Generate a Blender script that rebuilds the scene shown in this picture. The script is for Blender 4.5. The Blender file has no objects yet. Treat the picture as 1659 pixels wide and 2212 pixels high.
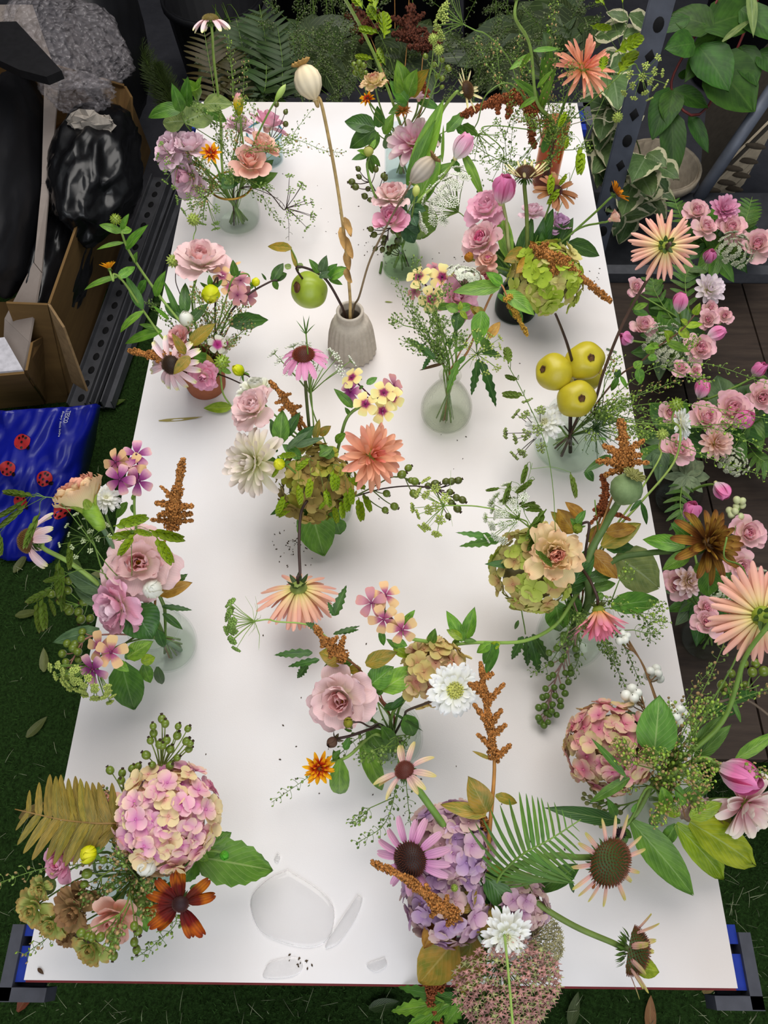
# A white trestle table covered in small vases of garden flowers, seen from above by someone standing at its near end.
import bpy, math, random
import numpy as np
from mathutils import Vector, Matrix
random.seed(7); np.random.seed(7)
S = bpy.context.scene
PI = math.pi
# ---------------------------------------------------------------- camera
TZ = 0.75                                   # height of the white board above the floor
FPX, IW, IH = 1650.0, 1659, 2212
CAM = Vector((0.0071, -0.7494, TZ + 1.0047)); PITCH, YAW, ROLL = 1.0674, 0.0147, -0.0056
cd = bpy.data.cameras.new('camera'); cam = bpy.data.objects.new('camera', cd); S.collection.objects.link(cam)
CR = Matrix.Rotation(YAW, 3, 'Z') @ Matrix.Rotation(PI/2 - PITCH, 3, 'X') @ Matrix.Rotation(ROLL, 3, 'Z')
cam.matrix_world = Matrix.Translation(CAM) @ CR.to_4x4()
cd.sensor_fit = 'VERTICAL'; cd.sensor_height = 36.0; cd.sensor_width = 27.0; cd.lens = FPX / IH * 36.0; cd.clip_start = 0.02
S.camera = cam
# ---------------------------------------------------------------- world, lamps, exposure
w = bpy.data.worlds.new('world'); S.world = w; w.use_nodes = True
bg = w.node_tree.nodes['Background']; bg.inputs[0].default_value = (0.86, 0.93, 1.0, 1); bg.inputs[1].default_value = 0.30
def area(name, loc, tgt, sx, sy, power, col=(1, 1, 1)):
    l = bpy.data.lights.new(name, 'AREA'); l.shape = 'RECTANGLE'; l.size = sx; l.size_y = sy; l.energy = power; l.color = col
    o = bpy.data.objects.new(name, l); S.collection.objects.link(o); o.location = loc
    o.rotation_euler = (Vector(tgt) - Vector(loc)).to_track_quat('-Z', 'Y').to_euler()
    return o
area('daylight_from_door', (0.4, -2.6, 2.5), (0.05, -0.1, 0.75), 2.6, 1.6, 38, (0.93, 0.96, 1.0))
area('ceiling_lamp', (0.05, 0.75, 2.5), (0.05, 0.1, 0.75), 1.5, 2.2, 41, (1.0, 0.96, 0.91))
S.view_settings.view_transform = 'Standard'; S.view_settings.look = 'None'; S.view_settings.gamma = 1; S.view_settings.use_curve_mapping = False
S.view_settings.exposure = 0.06
S.cycles.transparent_max_bounces = 32
# ---------------------------------------------------------------- helpers: pixels of the photograph to points in the room
X_, Y_, Z_ = CR @ Vector((1, 0, 0)), CR @ Vector((0, 1, 0)), CR @ Vector((0, 0, 1))
def P(px, py, z=0.0):                       # point at height z above the board seen at a pixel
    d = CR @ Vector(((px - IW/2)/FPX, -(py - IH/2)/FPX, -1.0))
    return CAM + d * ((TZ + z - CAM.z)/d.z)
def dep(p): return -((p - CAM).dot(Z_))
def m(px, p): return px*dep(p)/FPX          # pixels to metres at a point
def face(v):                                # a direction from (right, up, towards viewer), or 'up'
    if v == 'up': return Vector((0, 0, 1))
    return (X_*v[0] + Y_*v[1] + Z_*v[2]).normalized()
def frame(z, y=None):                       # rotation whose local Z is z
    z = z.normalized(); y = y or (Vector((0, 0, 1)) if abs(z.z) < .9 else Vector((0, 1, 0)))
    x = y.cross(z).normalized(); y = z.cross(x)
    return Matrix((x, y, z)).transposed()
def hexc(h, a=1.0):
    h = h.lstrip('#'); c = [int(h[i:i+2], 16)/255 for i in (0, 2, 4)]
    return tuple(x/12.92 if x <= .04045 else ((x+.055)/1.055)**2.4 for x in c) + (a,)
def lift(c):                                # petals: a touch brighter and richer than the sampled colour
    g_ = sum(c[:3])/3; return tuple(min(.92, max(.004, (g_ + (x-g_)*1.18)*1.2)) for x in c[:3]) + (1,)
# ---------------------------------------------------------------- materials
_M = {}
def _new(k):
    mt = bpy.data.materials.new(k); mt.use_nodes = True; nt = mt.node_tree; return mt, nt, nt.nodes['Principled BSDF'], nt.nodes.new, nt.links.new
def plain(col, rough=.55, metal=0, noise=.12, scale=60, spec=.4, bump=0, trans=0, key=None, coat=0):
    k = ('pl', col, rough, metal, noise, scale, spec, bump, trans, coat)
    if k in _M: return _M[k]
    mt, nt, b, N, L = _new(key or 'plain_' + col.strip('#'))
    c = hexc(col); tc = N('ShaderNodeTexCoord'); n = N('ShaderNodeTexNoise'); n.inputs['Scale'].default_value = scale; n.inputs['Detail'].default_value = 4
    L(tc.outputs['Object'], n.inputs['Vector']); r = N('ShaderNodeValToRGB')
    r.color_ramp.elements[0].color = tuple(x*(1-noise*1.5) for x in c[:3]) + (1,); r.color_ramp.elements[1].color = tuple(min(1, x*(1+noise*1.5)) for x in c[:3]) + (1,)
    r.color_ramp.elements[0].position = .3; r.color_ramp.elements[1].position = .7
    L(n.outputs[0], r.inputs[0]); L(r.outputs[0], b.inputs['Base Color'])
    b.inputs['Roughness'].default_value = rough; b.inputs['Metallic'].default_value = metal; b.inputs['Specular IOR Level'].default_value = spec; b.inputs['Coat Weight'].default_value = coat
    if bump:
        bn = N('ShaderNodeBump'); bn.inputs['Strength'].default_value = bump; bn.inputs['Distance'].default_value = .003; L(n.outputs[0], bn.inputs['Height']); L(bn.outputs[0], b.inputs['Normal'])
    _M[k] = mt; return mt
def _rand(nt, N, L, sock, hue=.012, val=.12):
    oi = N('ShaderNodeObjectInfo'); hs = N('ShaderNodeHueSaturation')
    for inp, a, bb in (('Hue', .5-hue, .5+hue), ('Value', 1-val, 1+val)):
        mr = N('ShaderNodeMapRange'); mr.inputs[3].default_value = a; mr.inputs[4].default_value = bb
        if inp == 'Value':
            mm = N('ShaderNodeMath'); mm.operation = 'FRACT'; m2 = N('ShaderNodeMath'); m2.operation = 'MULTIPLY'; m2.inputs[1].default_value = 7.31
            L(oi.outputs['Random'], m2.inputs[0]); L(m2.outputs[0], mm.inputs[0]); L(mm.outputs[0], mr.inputs[0])
        else: L(oi.outputs['Random'], mr.inputs[0])
        L(mr.outputs[0], hs.inputs[inp])
    L(sock, hs.inputs['Color']); return hs.outputs['Color']
def _trans(nt, b, N, L, col, amt):
    t = N('ShaderNodeBsdfTranslucent'); L(col, t.inputs['Color']); mx = N('ShaderNodeMixShader'); mx.inputs[0].default_value = amt
    L(b.outputs[0], mx.inputs[1]); L(t.outputs[0], mx.inputs[2]); L(mx.outputs[0], nt.nodes['Material Output'].inputs['Surface'])
def petal(stops, vein=.10, rough=.6, trans=.16, val=.07, hue=.008, spec=.2, nv=14):
    """petal material: stops = [(v, hex), ...] from claw to tip"""
    k = ('pe', tuple(stops), vein, rough, trans, val)
    if k in _M: return _M[k]
    mt, nt, b, N, L = _new('petal_' + stops[-1][1].strip('#'))
    uv = N('ShaderNodeUVMap'); sp = N('ShaderNodeSeparateXYZ'); L(uv.outputs[0], sp.inputs[0])
    ns = N('ShaderNodeTexNoise'); ns.inputs['Scale'].default_value = 5; L(uv.outputs[0], ns.inputs['Vector'])
    ad = N('ShaderNodeMath'); ad.operation = 'MULTIPLY_ADD'; ad.inputs[1].default_value = .16; L(ns.outputs[0], ad.inputs[0]); L(sp.outputs[1], ad.inputs[2])
    sb = N('ShaderNodeMath'); sb.operation = 'SUBTRACT'; sb.inputs[1].default_value = .08; L(ad.outputs[0], sb.inputs[0])
    r = N('ShaderNodeValToRGB'); L(sb.outputs[0], r.inputs[0]); e = r.color_ramp.elements
    while len(e) < len(stops): e.new(.5)
    for i, (p, c) in enumerate(stops): e[i].position = p; e[i].color = lift(hexc(c))
    # fine lengthwise veins
    mu = N('ShaderNodeMath'); mu.operation = 'MULTIPLY'; mu.inputs[1].default_value = nv*2*PI; L(sp.outputs[0], mu.inputs[0])
    si = N('ShaderNodeMath'); si.operation = 'SINE'; L(mu.outputs[0], si.inputs[0])
    mr = N('ShaderNodeMapRange'); mr.inputs[1].default_value = -1; mr.inputs[3].default_value = 1-vein; mr.inputs[4].default_value = 1; L(si.outputs[0], mr.inputs[0])
    mx = N('ShaderNodeMix'); mx.data_type = 'RGBA'; mx.blend_type = 'MULTIPLY'; mx.inputs[0].default_value = 1; L(r.outputs[0], mx.inputs[6]); L(mr.outputs[0], mx.inputs[7])
    col = _rand(nt, N, L, mx.outputs[2], hue, val); L(col, b.inputs['Base Color']); b.inputs['Roughness'].default_value = rough; b.inputs['Specular IOR Level'].default_value = spec
    if trans: _trans(nt, b, N, L, col, trans)
    _M[k] = mt; return mt
def leafm(c, c2=None, vein='#a9bd77', rough=.42, va=.45, trans=.16, edge=None, val=.16, spec=.4):
    """leaf material: blade colour, second blotch colour, vein colour; edge = pale margin colour"""
    k = ('lf', c, c2, vein, rough, va, edge)
    if k in _M: return _M[k]
    mt, nt, b, N, L = _new('leaf_' + c.strip('#'))
    uv = N('ShaderNodeUVMap'); sp = N('ShaderNodeSeparateXYZ'); L(uv.outputs[0], sp.inputs[0])
    def ma(op, a, bb=None, cc=None):
        n = N('ShaderNodeMath'); n.operation = op
        for i, x in enumerate((a, bb, cc)):
            if x is None: continue
            if isinstance(x, (int, float)): n.inputs[i].default_value = x
            else: L(x, n.inputs[i])
        return n.outputs[0]
    au = ma('ABSOLUTE', ma('SUBTRACT', sp.outputs[0], .5))
    ns = N('ShaderNodeTexNoise'); ns.inputs['Scale'].default_value = 4; ns.inputs['Detail'].default_value = 3
    oi = N('ShaderNodeObjectInfo'); vm = N('ShaderNodeVectorMath'); vm.operation = 'ADD'; L(uv.outputs[0], vm.inputs[0]); cx = N('ShaderNodeCombineXYZ'); L(ma('MULTIPLY', oi.outputs['Random'], 20), cx.inputs[2]); L(cx.outputs[0], vm.inputs[1]); L(vm.outputs[0], ns.inputs['Vector'])
    r = N('ShaderNodeMix'); r.data_type = 'RGBA'; L(ma('SMOOTH_MIN', 1, ma('MULTIPLY_ADD', ns.outputs[0], 3.2, -1.1), .1), r.inputs[0]); r.clamp_factor = True
    warm = lambda q: (q[0]*1.18, q[1]*1.02, q[2]*.72, 1)
    cc = warm(hexc(c)); r.inputs[6].default_value = tuple(x*.78 for x in cc[:3]) + (1,); r.inputs[7].default_value = warm(hexc(c2 or c))
    col = r.outputs[2]
    side = ma('PINGPONG', ma('ADD', ma('MULTIPLY', sp.outputs[1], 9), ma('MULTIPLY', au, -7)), .5)
    sv = ma('LESS_THAN', side, .045); mv = ma('LESS_THAN', au, .022)
    vv = ma('MULTIPLY', ma('MAXIMUM', ma('MULTIPLY', sv, .55), mv), va)
    mx = N('ShaderNodeMix'); mx.data_type = 'RGBA'; L(vv, mx.inputs[0]); L(col, mx.inputs[6]); mx.inputs[7].default_value = hexc(vein); col = mx.outputs[2]
    if edge:
        ee = ma('GREATER_THAN', ma('ADD', au, ma('MULTIPLY', ns.outputs[0], .38)), .54)
        m3 = N('ShaderNodeMix'); m3.data_type = 'RGBA'; L(ee, m3.inputs[0]); L(col, m3.inputs[6]); m3.inputs[7].default_value = hexc(edge); col = m3.outputs[2]
    col = _rand(nt, N, L, col, .012, val); L(col, b.inputs['Base Color']); b.inputs['Roughness'].default_value = rough; b.inputs['Specular IOR Level'].default_value = spec
    bn = N('ShaderNodeBump'); bn.inputs['Strength'].default_value = .35; bn.inputs['Distance'].default_value = .001; L(side, bn.inputs['Height']); L(bn.outputs[0], b.inputs['Normal'])
    _trans(nt, b, N, L, col, trans); _M[k] = mt; return mt
def glassm(col='#f4fbf8', rough=.02, bump=0, ior=1.45):
    k = ('gl', col, rough, bump, ior)
    if k in _M: return _M[k]
    mt, nt, b, N, L = _new('glass_' + col.strip('#')); nt.nodes.remove(b)
    # thin clear glass: light passes straight through, tinted, under a fresnel reflection
    tr = N('ShaderNodeBsdfTransparent'); gl = N('ShaderNodeBsdfGlossy'); gl.inputs['Roughness'].default_value = rough; tr.inputs[0].default_value = hexc(col)
    lw = N('ShaderNodeLayerWeight'); lw.inputs[0].default_value = .5; pw = N('ShaderNodeMath'); pw.operation = 'POWER'; pw.inputs[1].default_value = 4; L(lw.outputs['Facing'], pw.inputs[0])
    fr = N('ShaderNodeMapRange'); fr.inputs[3].default_value = .03 if ior > 1.3 else .012; fr.inputs[4].default_value = .4 if ior > 1.3 else .12; L(pw.outputs[0], fr.inputs[0])
    mx = N('ShaderNodeMixShader'); L(fr.outputs[0], mx.inputs[0]); L(tr.outputs[0], mx.inputs[1]); L(gl.outputs[0], mx.inputs[2]); out = mx.outputs[0]
    if bump:
        tc = N('ShaderNodeTexCoord'); vo = N('ShaderNodeTexVoronoi'); vo.inputs['Scale'].default_value = 420; L(tc.outputs['Object'], vo.inputs['Vector'])
        bn = N('ShaderNodeBump'); bn.inputs['Strength'].default_value = bump; bn.inputs['Distance'].default_value = .0012; L(vo.outputs[0], bn.inputs['Height']); L(bn.outputs[0], gl.inputs['Normal']); L(bn.outputs[0], lw.inputs['Normal'])
        rf = N('ShaderNodeBsdfRefraction'); rf.inputs['Roughness'].default_value = .05; rf.inputs['IOR'].default_value = 1.12; rf.inputs[0].default_value = hexc(col); L(bn.outputs[0], rf.inputs['Normal'])
        m2 = N('ShaderNodeMixShader'); m2.inputs[0].default_value = .12; L(tr.outputs[0], m2.inputs[1]); L(rf.outputs[0], m2.inputs[2]); L(m2.outputs[0], mx.inputs[1])
    L(out, nt.nodes['Material Output'].inputs['Surface'])
    _M[k] = mt; return mt
# ---------------------------------------------------------------- mesh building
class G:
    """collects vertices, faces and uv of one mesh"""
    def __init__(s): s.v, s.f, s.u, s.n, s.mi, s.k = [], [], [], 0, [], 0
    def add(s, v, f, u=None):
        v = np.asarray(v, float).reshape(-1, 3); s.v.append(v); s.f += [tuple(i + s.n for i in q) for q in f]; s.mi += [s.k]*len(f)
        s.u.append(np.asarray(u, float) if u is not None else np.tile((.5, .5), (len(v), 1))); s.n += len(v); return s
    def tube(s, pts, r0, r1=None, n=6, cap=True, uvv=None):
        pts = [Vector(p) for p in pts]; r1 = r0 if r1 is None else r1; K = len(pts); V, U = [], []
        t0 = (pts[1]-pts[0]).normalized(); x = t0.orthogonal().normalized()
        for i, p in enumerate(pts):
            t = (pts[min(i+1, K-1)] - pts[max(i-1, 0)]).normalized(); x = (x - t*x.dot(t)); x = x.normalized() if x.length > 1e-6 else t.orthogonal().normalized(); y = t.cross(x)
            q = i/(K-1); r = r0 + (r1-r0)*q
            for j in range(n):
                a = 2*PI*j/n; V.append(p + (x*math.cos(a) + y*math.sin(a))*r); U.append((j/n, q if uvv is None else uvv))
        F = [(i*n+j, i*n+(j+1) % n, (i+1)*n+(j+1) % n, (i+1)*n+j) for i in range(K-1) for j in range(n)]
        if cap: F += [tuple(range(n-1, -1, -1)), tuple(range((K-1)*n, K*n))]
        return s.add([tuple(v) for v in V], F, U)
    def ico(s, c, r, sc=(1, 1, 1), R=None, lev=0, uv=None):
        V, F = _ico(lev); V = V*np.array(sc)*r
        if R is not None: V = V @ np.array(R).T
        return s.add(V + np.array(c), F, np.tile(uv or (.5, .5), (len(V), 1)) if uv else np.stack([V[:, 0]*0+.5, (V[:, 2]/r+1)/2], 1))
    def lathe(s, prof, n=32, c=(0, 0, 0), R=None, mod=None, closed=False, sc=(1, 1, 1)):
        K = len(prof); V, U = [], []
        for i, (r, z) in enumerate(prof):
            for j in range(n):
                a = 2*PI*j/n; rr = r*(mod(a, i/(K-1)) if mod else 1); V.append((rr*math.cos(a)*sc[0], rr*math.sin(a)*sc[1], z)); U.append((j/n, i/(K-1)))
        V = np.array(V)
        if R is not None: V = V @ np.array(R).T
        KK = K if closed else K-1
        return s.add(V + np.array(c), [(i*n+j, i*n+(j+1) % n, ((i+1) % K)*n+(j+1) % n, ((i+1) % K)*n+j) for i in range(KK) for j in range(n)], U)
    def box(s, c, d, R=None, t=None):
        V = np.array([(x, y, z) for z in (-.5, .5) for y in (-.5, .5) for x in (-.5, .5)])*np.array(d)
        if R is not None: V = V @ np.array(R).T
        return s.add(V + np.array(c), [(0, 2, 3, 1), (4, 5, 7, 6), (0, 1, 5, 4), (2, 6, 7, 3), (0, 4, 6, 2), (1, 3, 7, 5)])
    def put(s, g, M):                       # a (v, f, u) triple moved by a matrix
        v, f, u = g; A = np.array(M); return s.add(v @ A[:3, :3].T + A[:3, 3], f, u)
    def mesh(s, name, mats, smooth=True):
        me = bpy.data.meshes.new(name); me.from_pydata(np.concatenate(s.v).tolist(), [], s.f)
        U = np.concatenate(s.u); li = np.empty(len(me.loops), 'i'); me.loops.foreach_get('vertex_index', li)
        me.uv_layers.new(name='UVMap').data.foreach_set('uv', U[li].astype('f').ravel())
        for mt in (mats if isinstance(mats, (list, tuple)) else [mats]): me.materials.append(mt)
        if any(s.mi): me.polygons.foreach_set('material_index', np.array(s.mi, 'i'))
        me.polygons.foreach_set('use_smooth', np.full(len(me.polygons), smooth)); me.update(); return me
_IC = {}
def _ico(lev):
    if lev in _IC: return _IC[lev]
    if lev == -1: V = np.array([(1, 0, 0), (-1, 0, 0), (0, 1, 0), (0, -1, 0), (0, 0, 1), (0, 0, -1)], float); F = [(0, 2, 4), (2, 1, 4), (1, 3, 4), (3, 0, 4), (2, 0, 5), (1, 2, 5), (3, 1, 5), (0, 3, 5)]
    else:
        import bmesh
        bm = bmesh.new(); bmesh.ops.create_icosphere(bm, subdivisions=lev+1, radius=1); V = np.array([v.co[:] for v in bm.verts]); F = [tuple(v.index for v in f.verts) for f in bm.faces]; bm.free()
    _IC[lev] = (V, F); return V, F
def blade(L, W, a=.6, b=.6, bend=0., b0=0., cup=.3, fold=0., ruf=0., rk=3, nu=5, nv=8, ser=0., twist=0., notch=0., seed=0, lobes=0):
    """one petal or leaf: local +Y from claw to tip, +Z its inner face. (v, f, uv)"""
    rs = np.random.RandomState(seed); V, U = [], []; y = z = 0.; vm = a/(a+b); nrm = (vm**a)*((1-vm)**b)
    ph = rs.rand(4)*6.28; pt = 0
    for i in range(nv):
        v = 1-(1-i/(nv-1))**1.5; th = b0 + bend*v
        if i: d = L*(v-pt); y += math.cos(th)*d; z += math.sin(th)*d
        vv = min(max(v, .012), .995); wd = W/2*(vv**a)*((1-vv)**b)/nrm
        if lobes: wd *= 1 + lobes*math.cos(v*3.2*PI)
        for j in range(nu):
            u = -1 + 2*j/(nu-1); ww = wd*(1 + (ser*(1 if i % 2 else -1) if abs(u) > .9 else 0))
            off = cup*wd*u*u + fold*wd*abs(u) + ruf*W*(v**1.5)*math.sin(rk*u*PI + ph[0] + 2*v)*(.35+abs(u)*.65) + ruf*.5*W*math.sin(rk*2.3*v*PI+ph[1])*abs(u)**2
            tw = twist*v; x = ww*u; ly = -notch*L*math.exp(-(u*2.4)**2)*(v**6) + (ruf*.5*L*math.sin(rk*2*u+ph[2])*v**4)
            xx, oo = x*math.cos(tw)-off*math.sin(tw), x*math.sin(tw)+off*math.cos(tw)
            V.append((xx, y + ly*math.cos(th) - oo*math.sin(th), z + ly*math.sin(th) + oo*math.cos(th))); U.append(((u+1)/2, v))
        pt = v
    return np.array(V), [(i*nu+j, i*nu+j+1, (i+1)*nu+j+1, (i+1)*nu+j) for i in range(nv-1) for j in range(nu-1)], np.array(U)
_ME = {}
def bmesh_(name, mat, **kw):                # cached mesh of one blade
    k = (name, mat.name, tuple(sorted(kw.items())))
    if k not in _ME:
        g = G(); g.add(*blade(**kw)); _ME[k] = g.mesh(name, mat)
    return _ME[k]
def cat_rom(pts, n=6):
    pts = [Vector(p) for p in pts]
    if len(pts) < 3: return [pts[0].lerp(pts[-1], i/n) for i in range(n+1)]
    q = [pts[0]*2-pts[1]] + pts + [pts[-1]*2-pts[-2]]; o = []
    for i in range(1, len(q)-2):
        a, b, c, d = q[i-1:i+3]
        for k in range(n):
            t = k/n; o.append(.5*((2*b) + (c-a)*t + (2*a-5*b+4*c-d)*t*t + (-a+3*b-3*c+d)*t**3))
    return o + [pts[-1]]
# ---------------------------------------------------------------- things, parts, sub-parts
COL = S.collection
class T:
    def __init__(s, name, label, cat, loc=(0, 0, 0), group=None):
        o = bpy.data.objects.new(name, None); COL.objects.link(o); o.location = loc; o['label'] = label; o['category'] = cat; o.empty_display_size = .01
        if group: o['group'] = group
        s.o, s.W = o, {}; s.W[o.name] = Matrix.Translation(loc)
    def part(s, name, me, M=None, parent=None, label=None, kind=None):
        o = bpy.data.objects.new(name, me); COL.objects.link(o); p = parent or s.o; o.parent = p; M = M or Matrix.Identity(4)
        o.matrix_basis = s.W[p.name].inverted() @ M; s.W[o.name] = M
        if label: o['label'] = label
        if kind: o['kind'] = kind
        return o
def solo(name, me, label=None, cat=None, loc=None, kind=None, group=None, M=None):
    o = bpy.data.objects.new(name, me); COL.objects.link(o)
    if loc is not None: o.location = loc
    if M is not None: o.matrix_world = M
    for k, v in (('label', label), ('category', cat), ('kind', kind), ('group', group)):
        if v: o[k] = v
    return o
def TRS(p, R=None, s=1.0):
    M = (R.to_4x4() if R is not None else Matrix.Identity(4)) @ Matrix.Scale(s, 4); M.translation = Vector(p); return M
# ---------------------------------------------------------------- plant organs
GREEN, DKSTEM, BRSTEM, PKSTEM = plain('#6f8f3c', .5), plain('#3a2620', .5), plain('#7a5a34', .6), plain('#b07a6c', .5)
LTSTEM, DGREEN = plain('#8fae52', .5), plain('#3f5f2a', .5)
def stem(t, pts, r=.0016, r1=None, mat=GREEN, name='stem', n=6, step=6):
    g = G(); g.tube(cat_rom(pts, step), r, r if r1 is None else r1, n); return t.part(name, g.mesh(name, mat))
def leafat(t, p0, p1, w=.45, mat=None, bend=-.5, roll=0., name='leaf', ser=0., a=.55, b=.92, fold=.18, ruf=.03, parent=None, nv=9, seed=None, up=None, lobes=0, twist=0., cup=0.):
    """a leaf from point p0 (its stalk) to point p1 (its tip); w = width over length"""
    d = p1 - p0; L = d.length; y = d.normalized(); u = up or (Vector((0, 0, 1))*.6 + (CAM - p0).normalized()*.8)
    x = y.cross(u).normalized(); z = x.cross(y); R = Matrix((x, y, z)).transposed() @ Matrix.Rotation(roll, 3, 'Y')
    # start angle so that a bent blade still ends at p1
    R = R @ Matrix.Rotation(-bend*.5, 3, 'X')
    sd = seed if seed is not None else random.randint(0, 3); key = dict(L=1, W=round(w, 2), a=a, b=b, bend=bend, cup=cup, fold=fold, ruf=ruf, nu=7, nv=nv, ser=ser, seed=sd, lobes=lobes, twist=twist)
    return t.part(name, bmesh_(name, mat, **key), TRS(p0, R, L*(1+abs(bend)**2*.04)), parent)
def head_core(t, c, R, prof, mat, name='flower_head', n=12, sc=1.0):
    g = G(); g.lathe([(r*sc, z*sc) for r, z in prof], n); return t.part(name, g.mesh(name, mat), TRS(c, R))
def ring(t, core, c, R, n, elev, off, h, me, name='petal', s=1.0, ph=0., je=.12, js=.1, jp=.12, arc=2*PI):
    """n copies of a petal mesh around the axis of a head"""
    for i in range(n):
        a = ph + arc*i/n + random.uniform(-jp, jp); e = elev + random.uniform(-je, je)
        M = R @ Matrix.Rotation(a, 3, 'Z'); pos = c + M @ Vector((0, off, h))
        t.part(name, me, TRS(pos, M @ Matrix.Rotation(e, 3, 'X') @ Matrix.Rotation(random.uniform(-.12, .12), 3, 'Y'), s*random.uniform(1-js, 1+js)), core)
CALYX = [(.0, -.35), (.22, -.3), (.3, -.1), (.2, .05), (.0, .08)]
def calyx(t, core, c, R, r, n=6, mat=None, elev=.2, w=.4, bend=.6, h=-.1):
    me = bmesh_('sepal', mat or leafm('#5d7f33'), L=1, W=w, a=.4, b=.8, bend=bend, cup=.3, nu=5, nv=6)
    ring(t, core, c, R, n, elev, .08*r, h*r, me, 'sepal', r)
def dahlia(t, c, d, r, mat, rings=None, w=.27, b=.5, a=.55, bend=.3, cup=.5, inner=None, core='#7d8c2e', cal=True, calmat=None, tip=0, twist=.0):
    """rings: (count, elevation, length, bend)"""
    R = frame(d) @ Matrix.Rotation(random.random()*6, 3, 'Z')
    k = head_core(t, c, R, [(0, -.14), (.13, -.12), (.2, 0), (.16, .1), (.0, .16)], plain(core), sc=r)
    rings = rings or [(14, -.15, 1, -.2), (14, .12, .97, 0), (13, .38, .9, .2), (11, .65, .76, .4), (9, .95, .58, .5), (6, 1.25, .42, .6)]
    N = len(rings)
    for i, (n, e, l, bd) in enumerate(rings):
        mt = (inner or mat) if i >= N-2 else mat
        for sd in (0, 1):
            me = bmesh_('petal', mt, L=1, W=w if i < N-1 else w*.9, a=a, b=b, bend=bd, cup=cup, nu=5, nv=8, seed=sd, twist=twist*(1 if sd else -1))
            ring(t, k, c, R, n//2 + (n % 2)*sd, e, .13*r*(1-i/N*.7), .12*r*i/N, me, 'petal', r*l*.88, ph=i*.7 + sd*2*PI/n)
    if cal: calyx(t, k, c, R, r*.3, 7, calmat or leafm('#4f7a30'), -.3, .45, -.5, -.3)
    return k
def rose(t, c, d, r, mat, inner=None, rings=None, ruf=.04, wide=1.0, cal=True, stamens=None, tipcurl=-.9, core='#dba49c'):
    R = frame(d) @ Matrix.Rotation(random.random()*6, 3, 'Z')
    k = head_core(t, c - R @ Vector((0, 0, r*.45)), R, [(0, -.22), (.14, -.2), (.24, 0), (.2, .2), (.1, .34), (0, .38)], plain(core), sc=r)
    rings = rings or [(5, .30, 1.0, .2), (5, .62, .95, .4), (5, .92, .85, .5), (4, 1.12, .78, .5), (3, 1.28, .72, .6), (3, 1.42, .66, .5)]
    N = len(rings); base = c - R @ Vector((0, 0, r*.4))
    for i, (n, e, l, bd) in enumerate(rings):
        mt = (inner or mat) if i >= N//2 + 1 else mat
        q = i/max(1, N-1)
        for sd in range(2):
            me = bmesh_('petal', mt, L=1, W=round(wide*(1.02-.35*q), 2), a=.5, b=.22, bend=round(bd + (tipcurl*(1-q)*.4), 2), b0=0, cup=round(.35+.35*q, 2), nu=7, nv=8, ruf=ruf, seed=sd+i*2, rk=2)
            ring(t, k, base, R, n//2 + (n % 2)*sd, e, (.20-.15*q)*r, .02*r*i, me, 'petal', r*l, ph=i*.9+sd*2*PI/n, je=.08, js=.06)
    if cal: calyx(t, k, base, R, r*.42, 5, leafm('#6c8c42'), -.1, .3, .4, -.2)
    if stamens:
        g = G()
        for i in range(9):
            a = i*2.4; q = .12*r*math.sqrt(i/9); g.ico((q*math.cos(a), q*math.sin(a), r*.18+.05*r*(i % 3)), r*.055, (1, 1, 1.6))
        t.part('stamens', g.mesh('stamens', plain(stamens)), TRS(base + R @ Vector((0, 0, r*.12)), R), k)
    return k
def lisianthus(t, c, d, r, mat, inner=None, open_=1.0, stamens='#d9a92c', ruf=.07):
    e = open_
    return rose(t, c, d, r, mat, inner, [(5, .24*e, 1.06, .2), (6, .5*e, 1.0, .4), (5, .8*e, .92, .5), (4, 1.02, .82, .6), (3, 1.25, .68, .5)], ruf*1.15, 1.05, stamens=stamens, tipcurl=-1.2)
def tulip(t, c, d, r, mat, L=2.1):
    """r = half width; centre of the cup at c"""
    R = frame(d) @ Matrix.Rotation(random.random()*6, 3, 'Z'); l = r*L
    k = head_core(t, c - R @ Vector((0, 0, l*.5)), R, [(0, -.1), (.18, -.05), (.25, .12), (0, .3)], plain('#c9c48a'), sc=r)
    for i, (n, e, s, ph) in enumerate(((3, .78, 1.05, 0), (3, .95, 1.0, 1.05))):
        me = bmesh_('petal', mat, L=1, W=.74, a=.5, b=.42, bend=1.15 if i == 0 else .95, cup=.55, nu=7, nv=9, seed=i)
        ring(t, k, c - R @ Vector((0, 0, l*.48)), R, n, e, .1*r, 0, me, 'petal', l*s*1.08, ph, .05, .04, .06)
    return k
def floret_mesh(mat, cup=.25, seed=0):
    k = ('floret', mat.name, seed)
    if k not in _ME:
        rs = random.Random(seed); g = G()
        for i in range(4):
            M = Matrix.Rotation(i*PI/2 + rs.uniform(-.15, .15), 4, 'Z') @ Matrix.Rotation(rs.uniform(-.05, .45), 4, 'X') @ Matrix.Scale(rs.uniform(.88, 1.08), 4)
            g.put(blade(.56, .60, .45, .42, rs.uniform(-.6, .3), 0, rs.uniform(.05, .3), nu=5, nv=5, ruf=.04, seed=seed+i), M)
        g.ico((0, 0, .03), .06, lev=0, uv=(.5, .0)); _ME[k] = g.mesh('floret', mat)
    return _ME[k]
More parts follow.
